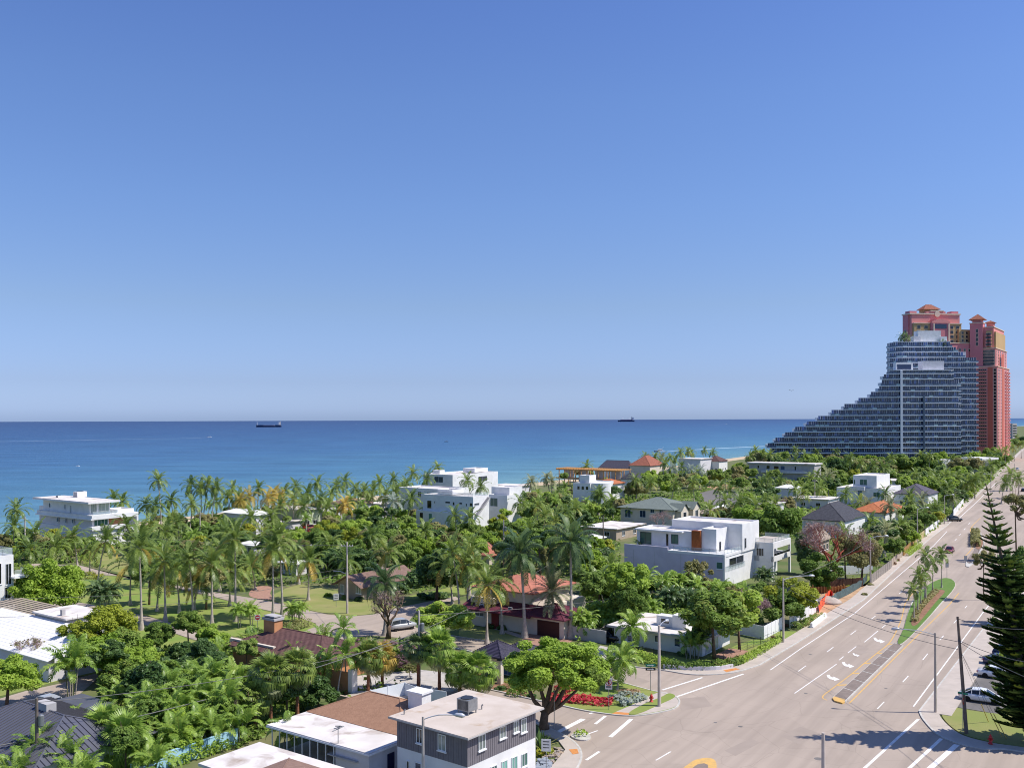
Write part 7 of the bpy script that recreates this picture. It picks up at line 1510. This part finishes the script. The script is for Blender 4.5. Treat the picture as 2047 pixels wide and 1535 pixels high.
# ---- clipped hedges, beds and shrubs
hedge([(1228, 1300), (1262, 1316), (1300, 1326), (1340, 1334)], 1.3, 1.25, 'lime', 'clipped green hedge before the white bungalow lawn'); hedge([(1330, 1336), (1400, 1339), (1450, 1335), (1480, 1326)], 1.4, 1.1, 'mid', 'hedge behind the low curved corner wall'); hedge([(1478, 1328), (1510, 1312), (1560, 1282)], 1.1, .9, 'lime', 'bright hedge along the sidewalk beside the bungalow'); hedge([(1586, 1258), (1610, 1250), (1640, 1236)], 1.6, 1.0, 'mid', 'hedge behind the white road barrier'); hedge([(1808, 1112), (1836, 1092)], 2.4, 1.0, 'lime', 'grassy hedge before the brown-orange fence')
hedge([(534, 1268), (560, 1264), (590, 1257), (612, 1250)], 2.6, 1.3, 'olive', 'long olive hedge at the tip of the park lawn'); hedge([(496, 1268), (515, 1270), (530, 1269)], 1.8, 1.0, 'dark', 'short dark hedge at the do-not-enter sign'); hedge([(172, 1156), (205, 1158)], 1.8, 1.3, 'yellow', 'yellow hedge on the park lawn at left'); hedge([(160, 1124), (190, 1120)], 2.5, 1.4, 'lime', 'green hedge by the street below the seaside house'); hedge([(330, 1532), (400, 1512), (450, 1496)], 1.6, 1.1, 'lime', 'green hedge along the blue garden wall'); hedge([(1640, 992), (1690, 992)], 6, 4.2, 'lime', 'tall clipped hedge right of the long grey house', dens=18, leaf=.3); hedge([(1280, 1084), (1300, 1088), (1250, 1096)], 2, 1.2, 'lime', 'bright green lawn strip left of the modern house', dens=20) if False else None
hedge([(1015, 1378), (1030, 1372), (1046, 1378), (1030, 1384)], 1.4, 1.0, 'yellow', 'golden clipped hedge beside the portico'); hedge([(1015, 1388), (1040, 1392), (1058, 1386)], 1.2, .8, 'mid', 'green border below the golden hedge')
hedge([(1095, 1402), (1140, 1402), (1190, 1407), (1224, 1409)], 2.0, .7, 'red', 'bed of red-leaved plants on the corner island', z=.1, leaf=.2, name='flower_bed', cat='flower bed'); hedge([(1118, 1388), (1140, 1378), (1160, 1376)], 1.8, .8, 'red', 'red plants behind the trunk of the big corner tree', z=.1, leaf=.2, name='flower_bed', cat='flower bed'); hedge([(1228, 1407), (1250, 1402), (1270, 1393)], 3.4, .6, 'grey', 'blue-green ground plants at the right of the red bed', z=.1, leaf=.22, name='flower_bed', cat='flower bed'); hedge([(1238, 1390), (1262, 1388), (1274, 1386)], 1.2, .5, 'dry', 'rust-coloured low plants behind the blue-green bed', z=.1, leaf=.2, name='flower_bed', cat='flower bed')
hedge([(1828, 1246), (1834, 1226), (1850, 1206), (1872, 1184)], 1.0, .5, 'olive', 'spiky yellow-green plants along the median bed', z=.2, dens=22, leaf=.3, name='flower_bed', cat='flower bed'); hedge([(1950, 1094), (1950, 1080), (1950, 1066)], 2.2, 1.4, 'olive', 'grassy clump on the far median', z=.2, dens=20, leaf=.35, name='flower_bed', cat='flower bed'); hedge([(1150, 1474), (1172, 1472)], 1.0, .5, 'lime', 'tuft of grass on the small traffic island', z=.17, name='flower_bed', cat='flower bed')
bush(1366, 1310, 14, 11, 'dark', 'dark rounded shrub at the front wall of the white bungalow'); bush(1283, 1300, 7, 8, 'dark', 'small dark shrub left of the window at the bungalow'); bush(1572, 1252, 6, 6, 'dry', 'rust-orange shrub at the end of the white panel fence'); bush(1546, 1276, 6, 6, 'dry', 'second rust-orange shrub before the white panel fence'); bush(1786, 1129, 9, 7, 'dry', 'rust-coloured bush before the tan fence'); bush(1794, 1122, 6, 6, 'dry', 'smaller rust-coloured bush beside the wooden fence')
for px, py, r, c in ((955,1246,9,'dark'), (985,1254,14,'dark'), (1005,1258,14,'dark'), (930,1238,16,'dark'), (925,1222,18,'mid'), (1322,1320,10,'lime'), (1290,1318,9,'mid'), (1430,1328,11,'olive'), (1462,1322,10,'olive'), (1180,1270,14,'mid'), (1205,1262,12,'lime'), (720,1200,12,'dark'), (690,1196,10,'mid'), (655,1192,10,'lime'), (880,1198,22,'dark'), (850,1196,18,'dark'), (1740,1170,8,'olive'), (1700,1176,10,'lime'), (1730,1190,8,'olive'), (20,1235,22,'grey'), (45,1238,14,'grey'), (640,1385,16,'dark'), (670,1394,14,'mid'), (610,1400,18,'dark'), (590,1420,20,'mid'), (700,1398,12,'lime'), (800,1392,10,'mid'), (1000,1378,12,'dark'), (1062,1394,12,'dark'), (260,1350,26,'mid'), (420,1476,16,'mid'), (200,1420,18,'mid'), (290,1490,18,'lime'), (330,1500,18,'dark'), (370,1496,18,'lime'), (230,1380,22,'mid'), (440,1420,20,'dark'), (480,1470,14,'lime')): bush(px, py, r, None, c)
# agave and stones beside the charcoal building
x, y = gp(1082, 1500); n = tag(empty('agave', (x, y, .1)), 'large dark green agave beside the charcoal building', 'plant')
for k in range(34):
    t = k/34; e = R(80-75*t); L_ = 2.1*random.uniform(.8, 1.1); w = .12; c_, s_ = math.cos(e), math.sin(e); q = [[[0, -w, 0], [L_*.55*c_, -w, L_*.55*s_], [L_*.55*c_, w, L_*.55*s_], [0, w, 0]], [[L_*.55*c_, -w, L_*.55*s_], [L_*c_, -.01, L_*s_-.25*t], [L_*c_, .01, L_*s_-.25*t], [L_*.55*c_, w, L_*.55*s_]]]
    if k < 8: AG = quads_mesh('agave_leaf', np.array(q), np.array([.3+.05*k, .4]), GREEN['dark'])
    o = inst('leaf', quads_mesh('agave_leaf', np.array(q), np.array([.2+.5*t, .3+.5*t]), GREEN['dark' if k < 20 else 'olive']), n, (0, 0, .05), (0, 0, k*2.4))
hedge([(1074, 1508), (1088, 1512), (1100, 1506)], 1.0, .6, 'yellow', 'yellow strap-leaved plants below the agave', z=.05, leaf=.3, dens=18)
rg = np.random.default_rng(5); ST = []
poly = G([(1066, 1535), (1085, 1512), (1110, 1495), (1128, 1503), (1108, 1524), (1090, 1560)])
for k in range(3): 
    mb = MB(); mb.sm = False; vv = [(math.cos(a)*.16*random.uniform(.7, 1.2), math.sin(a)*.16*random.uniform(.7, 1.2)) for a in np.linspace(0, 6.28, 7)[:-1]]; ST.append(mb.prism(vv, 0, .14).mesh('stone', M('river_stone_%s' % 'abc'[k], ((.5, .38, .27), (.36, .3, .27), (.3, .33, .38))[k], rough=.8)))
bedn = empty('stone_bed', (*gp(1098, 1520), 0)); tag(bedn, 'bed of loose tan and blue-grey stones below the agave', 'stone bed'); cnt = 0
while cnt < 150:
    px, py = rg.uniform(1062, 1130), rg.uniform(1492, 1560); p = gp(px, py)
    if inside(p, poly): inst('stone', ST[2 if px < 1100 and py > 1518 else int(rg.integers(2))], bedn, (p[0]-bedn.location.x, p[1]-bedn.location.y, .05), (0, 0, rg.uniform(0, 6)), rg.uniform(.7, 1.6)); cnt += 1
# ---- seaside palms (crown pixel, foot row)
SEA = [(317,960,1062), (292,1008,1060), (311,1010,1066), (342,1000,1058), (382,970,1052), (402,975,1056), (416,969,1054), (432,974,1056), (385,1008,1066), (455,992,1052), (465,977,1046), (479,994,1054), (517,976,1044), (569,984,1044), (586,998,1054), (592,973,1036), (616,986,1040), (635,965,1030), (641,1000,1050), (673,971,1030), (690,962,1026), (663,986,1040), (711,977,1030), (729,981,1034), (746,979,1030), (759,965,1022), (787,958,1018), (826,945,1010), (853,957,1018), (813,967,1020), (806,978,1028), (875,934,990), (935,960,1030), (960,973,1040), (822,996,1058), (908,1031,1080), (33,1018,1090), (28,1052,1110), (228,997,1040), (245,1003,1044), (145,1072,1132), (252,1050,1100), (70,1066,1120), (110,1092,1140), (502,1034,1084), (356,1045,1092), (300,1048,1098), (330,1062,1120), (452,1060,1112), (540,1030,1080), (560,1010,1062), (606,1012,1060), (655,1014,1056), (700,1000,1046), (770,990,1034), (790,985,1036)]
for q in SEA: palm(*q, scl=1.0 if q[2] < 1070 else 1.05, near=False)
for q in ((499,992,1052), (537,996,1056), (548,986,1046), (480,1000,1060), (690,1010,1052), (560,994,1050)): palm(*q, near=False, col='palmy', desc='yellowing coconut palm')
for q in ((787,1002,1060), (1345,935,970), (1380,938,974), (1400,940,976)): palm(*q, near=False, col='grey', desc='silver-leaved palm')
for q in ((851,1016,1048), (866,1018,1050), (880,1018,1052), (894,1020,1052), (727,1008,1040), (673,1016,1046), (1263,1020,1050), (1172,1016,1052), (1290,1018,1048)): palm(*q, 'small', 1.3, near=False)
for q in ((940,1036,1080), (1103,960,1000), (1060,962,1002), (1095,955,1000)): palm(*q, 'date' if q[0] > 1000 else 'coco', near=False)
for q in ((1173,932,970), (1310,912,950), (1340,915,955), (1360,905,945), (1375,902,940), (1290,915,950), (1350,920,962), (1382,905,935), (1330,925,968), (1408,900,928), (1425,905,935), (1510,900,940), (1525,905,946), (1500,912,950), (1540,908,950), (1610,912,948), (1590,918,950), (1565,922,955), (1700,915,965), (1720,925,975), (1745,930,978), (1765,935,985), (1780,915,955), (1840,910,948), (1860,918,952), (1880,925,955), (1920,925,955), (1905,915,950), (1940,922,952), (1960,945,978), (1980,930,962), (1995,905,935), (2010,900,930), (2025,895,925), (2040,888,920), (1890,950,985), (1915,955,990), (1935,965,1000), (1950,955,1000), (2020,948,985), (2035,955,1000), (2010,965,1010)): palm(*q, scl=1.15, near=False)
for q in ((1460,980,1026), (1480,1004,1050), (1510,1010,1056), (1530,1000,1050), (1475,1030,1072), (1550,1008,1055), (1440,975,1020), (1590,975,1018), (1605,985,1030), (1560,960,1000), (1620,955,992), (1634,948,985), (1535,955,990), (1655,962,998), (1690,988,1030), (1720,1005,1042), (1640,975,1015), (1770,985,1025), (1820,990,1026), (1870,960,996), (1830,948,985), (1450,1000,1042), (1420,1020,1060), (1090,1030,1080), (1075,1010,1060), (1130,1025,1076), (1150,1015,1064), (1040,1005,1052), (1200,990,1032), (1225,1000,1040), (1270,960,1000), (1300,965,1005), (1350,968,1008), (1385,965,1008), (1060,1060,1112), (850,1060,1110), (740,1070,1122), (660,1085,1140), (690,1120,1172), (590,1110,1165), (500,1130,1178), (180,1100,1145), (60,1098,1150), (1220,1135,1190), (1195,1165,1225), (1170,1120,1185), (1285,1105,1150)): palm(*q, near=False)
for q in ((1736,1010,1050,'date'), (1690,1070,1120,'coco'), (1820,1005,1050,'coco'), (1850,1030,1068,'coco'), (1800,1050,1098,'coco'), (1770,1060,1115,'date'), (1845,1000,1040,'date'), (1740,1045,1095,'coco'), (1870,1015,1052,'coco'), (1780,1010,1060,'date'), (1905,995,1028,'date')): palm(q[0], q[1], q[2], q[3], near=False)
for q in ((1655,922,985), (1320,885,940)): palm(q[0], q[1]+30, q[2], 'date', 1.5, near=False)
# roof palms on the towers
zt_ = tz(683, Y=652)+.3
for i, (px, py) in enumerate(((1803, 671), (1812, 673), (1884, 688))): c = dp(px, py, 655); n = tag(empty('potted_palm', (c.x, 655, zt_ if i < 2 else c.z-3)), ('palm on the roof edge of the glass tower, left one', 'palm on the roof edge of the glass tower, right one', 'bush-like palm on the upper terrace of the glass tower')[i], 'palm'); inst('crown', PC[i], n, (0, 0, 3.2), (0, 0, i), 1.15, GREEN['palmd']); inst('trunk', PT[0][0], n, (0, 0, 0), (0, 0, 0), (1, 1, 3.2))
for q in ((298,1138,40,24,1206,'mid','fine','broad tree with dark trunk on the park lawn, left one'), (412,1150,44,30,1216,'olive','fine','broad tree among the park palms, right one'), (1322,1166,24,18,1182,'mid','crown','low green tree under the lilac wall, left of the sparse tree'), (1360,1172,22,16,1190,'lime','crown','low bright tree under the lilac wall of the modern house'), (1296,1172,22,20,1192,'dark','crown','low dark tree at the left end of the lilac wall'), (1424,1170,22,15,1186,'olive','fine','low olive tree before the modern house loggia'), (1480,1180,24,14,1196,'mid','fine','low green tree before the glazed wing'), (1520,1176,20,14,1192,'mid','crown','round shrub tree before the right wing'), (1196,1172,40,34,1238,'mid','crown','tall green tree right of the red-purple tiled house'), (1180,1128,42,30,1190,'lime','crown','bright tree behind the red-purple tiled house, right one'), (1080,1078,40,26,1150,'mid','crown','green tree behind the big palm pair'), (1020,1090,34,26,1160,'dark','crown','dark tree behind the red-purple tiled house, left one'), (1215,1225,26,24,1262,'lime','crown','bushy tree between the tiled house and the bungalow'), (1640,1168,22,16,1184,'lime','fine','low green tree behind the dark brown fence')):
    tree(q[0], q[1], q[2], q[3], base=q[4], col=q[5], kind=q[6], label=q[7])
# ---- fill: wooded gardens. Nothing planted on roads, lawns or houses, nor where it would hide a thing the photo shows
KEEP = [(72,990,276,1066,240), (905,943,997,985,340), (846,988,978,1040,280), (977,975,1038,1022,285), (797,973,890,1000,305), (446,1014,540,1036,250), (537,1010,625,1046,255), (1112,928,1246,964,446), (1195,916,1275,948,496), (1256,906,1330,938,490), (1146,950,1240,990,362), (1356,908,1457,936,570), (1497,920,1643,952,496), (1237,986,1394,1042,282), (1246,1036,1582,1122,180), (1446,1100,1584,1156,180), (1672,948,1800,1004,348), (1783,965,1878,1004,345), (1699,1000,1811,1038,283), (1592,1000,1736,1062,256), (1606,1044,1656,1090,220), (1580,984,1677,1008,330), (1550,968,1602,990,350), (1400,968,1478,1010,340), (1164,1036,1287,1060,240), (676,1138,800,1176,165), (938,1180,1085,1252,138), (1205,1208,1405,1300,128), (955,1278,1014,1366,112), (485,1276,518,1310,110), (440,1288,640,1318,110), (560,1388,836,1470,84), (0,1398,190,1500,84), (0,1212,152,1306,118), (1541,600,2022,900,600), (560,1204,830,1272,130), (280,1222,480,1272,130), (480,1072,524,1092,200), (588,1076,622,1094,200), (948,1086,994,1118,190), (660,992,766,1026,280), (1060,1120,1180,1160,150), (0,1084,30,1220,140), (1410,1003,1475,1030,290), (1040,955,1112,975,500)]
rf = random.Random(21); PLACED = []; RECS = []
def blocked(x, y, r, h):
    for P in ROADPOLYS+LAWNPOLYS+FOOT:
        if inside((x, y), P): return True
    for a in range(6):
        q = (x+r*.75*math.cos(a*1.047), y+r*.75*math.sin(a*1.047))
        if inside(q, ROADPOLYS[0]): return True
        for P in FOOT:
            if inside(q, P): return True
    u, top = proj((x, y, h)); _, bot = proj((x, y, 0)); w = r/y*F
    for x0, y0, x1, y1, Y in KEEP:
        if y < Y and u+w*.8 > x0 and u-w*.8 < x1 and top < y1 and bot > y0: return True
    return False
def fill(px, spacing, mix, n, hr=(4, 8), rr=(2.2, 4.2)):
    P = G(px); xs, ys = [p[0] for p in P], [p[1] for p in P]; tries = 0; got = 0; kinds = list(mix); w = list(mix.values())
    while tries < n*14 and got < n:
        tries += 1; x, y = rf.uniform(min(xs), max(xs)), rf.uniform(min(ys), max(ys))
        if not inside((x, y), P): continue
        h = rf.uniform(*hr); r = rf.uniform(*rr)
        if any((x-a)**2+(y-b)**2 < (spacing*(.6+.08*c))**2 for a, b, c in PLACED): continue
        if blocked(x, y, r, h):
            h *= .45; r *= .6
            if blocked(x, y, r, h): continue
        PLACED.append((x, y, r)); got += 1; k = rf.choices(kinds, w)[0]
        if k not in ('coco', 'spalm'): RECS.append((r/y, x, y, h, r, k))
        elif k == 'coco': palm3(x, y, h*1.15, 'coco', 1.0, False)
        else: palm3(x, y, h*.75, 'small', 1.35, False)
A = dict(mid_crown=3, dark_crown=2, lime_crown=2, mid_fine=2, yellow_fine=1, olive_fine=1.5, olive_open=.7, coco=.3, spalm=.7, dark_fine=1, lime_fine=1.5)
fill([(640,1100), (700,1050), (860,1058), (1000,1066), (1060,1066), (1160,1090), (1240,1110), (1230,1170), (1130,1150), (1000,1150), (960,1158), (830,1178), (800,1150), (700,1150), (620,1150)], 5.0, A, 120)
fill([(1035,1020), (1080,1000), (1240,1000), (1240,1050), (1160,1066), (1040,1062), (980,1050)], 5.2, dict(mid_crown=3, dark_crown=3, lime_crown=1.5, olive_fine=1, spalm=1, coco=.3), 60)
fill([(1090,985), (1130,965), (1300,950), (1400,945), (1480,948), (1600,955), (1690,965), (1700,1000), (1560,1006), (1480,985), (1400,990), (1240,1005), (1100,1005)], 6.5, dict(mid_crown=3, dark_crown=2, lime_crown=2, grey_crown=.6, olive_fine=1, coco=.6), 110, (5, 9), (3, 5))
fill([(1400,1045), (1480,1020), (1560,1012), (1600,1030), (1600,1080), (1560,1076), (1500,1070), (1390,1066)], 5, A, 50)
fill([(1690,965), (1780,958), (1900,955), (1990,955), (1960,985), (1900,1035), (1890,1042), (1870,1010), (1800,995), (1740,1000)], 5.8, dict(mid_crown=3, lime_crown=2, dark_crown=2, yellow_fine=1, coco=.7, spalm=1), 80, (4, 8), (2.5, 4.5))
fill([(1690,1090), (1745,1060), (1820,1030), (1880,1030), (1886,1044), (1860,1064), (1820,1096), (1790,1130), (1745,1162), (1720,1150)], 5.2, dict(mid_crown=2, lime_crown=1.5, yellow_fine=1.5, olive_fine=1.5, dark_crown=1.5, spalm=1), 40, (4, 7.5), (1.8, 3.2))
fill([(1520,925), (1700,920), (1850,925), (1990,925), (2047,905), (2090,925), (2030,945), (1960,955), (1800,955), (1660,958), (1530,958), (1480,948)], 9, dict(mid_crown=3, dark_crown=2, lime_crown=1.5, olive_fine=1, coco=.6), 110, (7, 12), (5, 8))
fill([(1950,900), (2100,880), (2200,905), (2080,920), (2000,915)], 18, dict(dark_crown=2, mid_crown=2, coco=1), 22, (9, 14), (7, 10))
fill([(2050,935), (2200,935), (2200,1100), (2075,1090), (2055,1000)], 10, dict(mid_crown=2, dark_crown=2, coco=1.5, olive_fine=1), 24, (6, 10), (3, 5))
fill([(0,1130), (0,1090), (80,1090), (200,1100), (300,1085), (420,1080), (560,1075), (640,1090), (640,1140), (560,1168), (430,1176), (330,1162), (250,1148), (160,1126)], 6.5, dict(mid_crown=2, olive_fine=2, dark_crown=2, olive_open=1, coco=.6, spalm=1.5, yellow_fine=.9, lime_fine=1), 60, (3.5, 7), (1.8, 3.4))
fill([(290,1060), (440,1045), (640,1040), (850,1040), (850,1056), (700,1050), (640,1085), (420,1078), (300,1082)], 6.5, dict(mid_crown=2, olive_fine=2, lime_crown=1, spalm=1.5, dark_crown=1), 36, (3, 6), (1.8, 3.2))
fill([(380,1030), (560,1015), (800,995), (830,1010), (660,1034), (400,1050)], 8, dict(mid_crown=1, olive_fine=2, coco=1.5, spalm=1), 20, (3, 6), (2, 3.5))
fill([(210,1290), (300,1300), (420,1300), (440,1330), (430,1420), (300,1450), (230,1420), (200,1350)], 4.6, dict(mid_crown=2, dark_crown=2.5, lime_crown=2, mid_fine=1), 30, (4, 6.5), (2.0, 3.2))
fill([(230,1440), (470,1440), (500,1480), (440,1500), (330,1535), (250,1560), (190,1540)], 4.4, dict(mid_crown=2, dark_crown=1, lime_crown=2, mid_fine=1, spalm=1), 22, (3, 5), (1.5, 2.4))
fill([(1160,1190), (1240,1180), (1330,1190), (1440,1190), (1500,1205), (1480,1250), (1400,1225), (1330,1205), (1230,1215), (1170,1240)], 5, dict(mid_crown=2, lime_crown=2, dark_crown=1, spalm=1, olive_fine=1), 24, (3, 6), (1.6, 2.8))
fill([(700,1175), (830,1185), (830,1160), (960,1150), (930,1165), (820,1190), (700,1182)], 5, dict(dark_crown=2, mid_crown=1), 10, (3, 6), (2, 3))
fill([(440,1330), (640,1385), (640,1420), (560,1440), (500,1440), (440,1400)], 4.6, dict(mid_crown=2, dark_crown=2, lime_crown=1), 12, (3, 5), (1.5, 2.4))
fill([(-120,1120), (60,1120), (60,1220), (-60,1230), (-140,1200)], 6, dict(mid_crown=2, lime_crown=1), 6, (3, 6), (2, 3))
RECS.sort(reverse=True); Q_, R_, MI = [], [], []
for i, (s_, x, y, h, r, k) in enumerate(RECS):
    c, kd = k.split('_')
    if i < 225: tree3(x, y, h-r*.75, r, r*.78, c, kd)
    else:       # beyond the 300 that show largest: one mass of woodland
        me = BUSH[i % 4][0]; m = len(me.vertices); co_ = np.empty(m*3, dtype=np.float32); me.vertices.foreach_get('co', co_); co_ = co_.reshape(-1, 3)*np.array([r, r, r*.95])+np.array([x, y, h-r*.75]); Q_.append(co_.reshape(-1, 4, 3)); R_.append(np.random.default_rng(i).random(m//4)*.75+.25*rf.random()); MI.append(np.full(m//4, {'lime': 1, 'yellow': 2, 'olive': 3, 'dark': 4}.get(c, 0)))
if Q_: o = bpy.data.objects.new('woodland', quads_mesh('woodland', np.concatenate(Q_), np.concatenate(R_), GREEN['mid'])); COL.objects.link(o); [o.data.materials.append(GREEN[c]) for c in ('lime', 'yellow', 'olive', 'dark')]; o.data.polygons.foreach_set('material_index', np.concatenate(MI).astype(np.int32)); tag(o, 'distant mass of garden trees between the houses', 'woodland', kind='stuff')
print('fill trees', len(RECS))
# ---- undergrowth: the uncountable low green between the trunks
rg = np.random.default_rng(77); C = []
regs = [[(640,1160), (700,1050), (860,1056), (1240,1010), (1240,1180), (960,1180), (820,1195)], [(1035,1062), (1060,1000), (1400,985), (1690,985), (1600,1085), (1390,1070)], [(1690,965), (1990,955), (1890,1044), (1745,1164), (1690,1170), (1600,1110)], [(0,1145), (0,1090), (300,1060), (640,1035), (850,1035), (700,1170), (430,1180), (160,1128)], [(190,1300), (440,1300), (640,1390), (520,1480), (240,1570), (120,1570), (200,1430)], [(1150,1290), (1160,1190), (1500,1195), (1530,1250), (1400,1235), (1220,1250)], [(1300,1000), (1500,940), (2000,925), (2060,905), (2000,960), (1600,985)], [(640,1290), (840,1290), (840,1380), (640,1395)], [(200,1350), (440,1290), (640,1290), (640,1400)]]
cnts = [12000, 9000, 10000, 11000, 10000, 6500, 9000, 2500, 2500]
for reg, cn in zip(regs, cnts):
    P = G(reg); xs, ys = [p[0] for p in P], [p[1] for p in P]; k = 0; tr = 0
    while k < cn and tr < cn*5:
        tr += 1; x, y = rf.uniform(min(xs), max(xs)), rf.uniform(min(ys), max(ys))
        if not inside((x, y), P) or any(inside((x, y), Q) for Q in ROADPOLYS+LAWNPOLYS+FOOT): continue
        nz_ = math.sin(x*.35)+math.sin(y*.31+x*.1)+math.sin(x*.13-y*.17)
        C.append((x, y, abs(rf.gauss(0, .45))+max(0, nz_)*.35*rf.random(), .16+y*.0011)); k += 1
C = np.array(C); Nn = rg.normal(size=(len(C), 3))*.6+np.array([0, 0, .8]); q = leaves(C[:, :3], Nn, C[:, 3:4], rg, .7)
o = bpy.data.objects.new('undergrowth', quads_mesh('undergrowth', q, rg.random(len(C)), GREEN['mid'])); COL.objects.link(o); tag(o, 'low mixed undergrowth between the trees and houses', 'undergrowth', kind='stuff')
# ================================================================ labels of the plants: look, then the landmark each stands by
LM = [('the white seaside house at left', 175, 1035), ('the house at the left edge', 12, 1150), ('the round bright green tree', 98, 1163), ('the white tiled roof', 70, 1275), ('the dark metal roof', 90, 1460), ('the maroon roof', 560, 1310), ('the blue garden wall', 400, 1505), ('the brown shingled roof', 700, 1430), ('the charcoal building', 960, 1460),
      ('the concrete lawn pole', 694, 1150), ('the park lawn', 330, 1215), ('the hedge at the lawn tip', 570, 1260), ('the ranch house', 745, 1175), ('the street junction', 700, 1250), ('the pale bungalow', 495, 1035), ('the pale green bungalow', 580, 1030), ('the brown seaside roof', 705, 1005), ('the white house group', 930, 1000), ('the large dark tree', 872, 1150), ('the bright orange roof', 972, 1105), ('the big palm pair', 1092, 1130), ('the red-purple tiled house', 1000, 1215), ('the portico', 990, 1325), ('the fan palm pair', 750, 1340), ('the corner tree', 1122, 1340),
      ('the white villa', 1185, 970), ('the lumber frame', 1170, 945), ('the terracotta villa', 1290, 935), ('the cream house', 1310, 1015), ('the low tan-walled house', 1225, 1058), ('the large white modern house', 1400, 1100), ('the white bungalow', 1310, 1260), ('the building site', 1660, 1200), ('the asphalt lot', 1435, 990), ('the pinkish seaside house', 1390, 925), ('the long grey house', 1570, 940), ('the charcoal roof', 1660, 1025), ('the orange hip roof', 1755, 1015), ('the stepped white house', 1735, 975), ('the plum-grey roof', 1830, 980), ('the glass tower', 1750, 900), ('the coral tower', 1985, 890), ('the dark SUV', 1905, 1035), ('the wooden fence', 1790, 1110), ('the pine', 2025, 1150), ('the low white roof', 1630, 1000), ('the entrance pavilion', 1920, 935), ('the white trio of roofs', 560, 1100)]
ORD = ['', 'first', 'second', 'third', 'fourth', 'fifth', 'sixth', 'seventh', 'eighth', 'ninth', 'tenth', 'eleventh', 'twelfth']
from collections import defaultdict
bk = defaultdict(list)
for n_, desc, px, py, cat, grp in VEG:
    best = min(LM, key=lambda l: (px-l[1])**2+((py-l[2])*1.6)**2); dx, dy = px-best[1], (py-best[2])*1.6
    rel = ('right of' if dx > 0 else 'left of') if abs(dx) > abs(dy) else ('in front of' if dy > 0 else 'behind')
    if best[0] == 'the park lawn': rel = 'on' if abs(dx) < 200 and dy > -90 else rel
    bk[(desc, rel, best[0])].append((px, n_, cat, grp))
for (desc, rel, lm), L_ in bk.items():
    L_.sort(key=lambda q: q[0]); m = len(L_)
    for i, (px, n_, cat, grp) in enumerate(L_):
        s = f'{desc} {rel} {lm}'
        if m > 1: s += ', leftmost' if i == 0 else ', rightmost' if i == m-1 else f', {ORD[i+1] if i+1 < len(ORD) else str(i+1)+"th"} from the left'
        tag(n_, s, cat, grp)
print('plants', len(VEG), 'tris', sum(len(m.polygons) for m in bpy.data.meshes)*2)
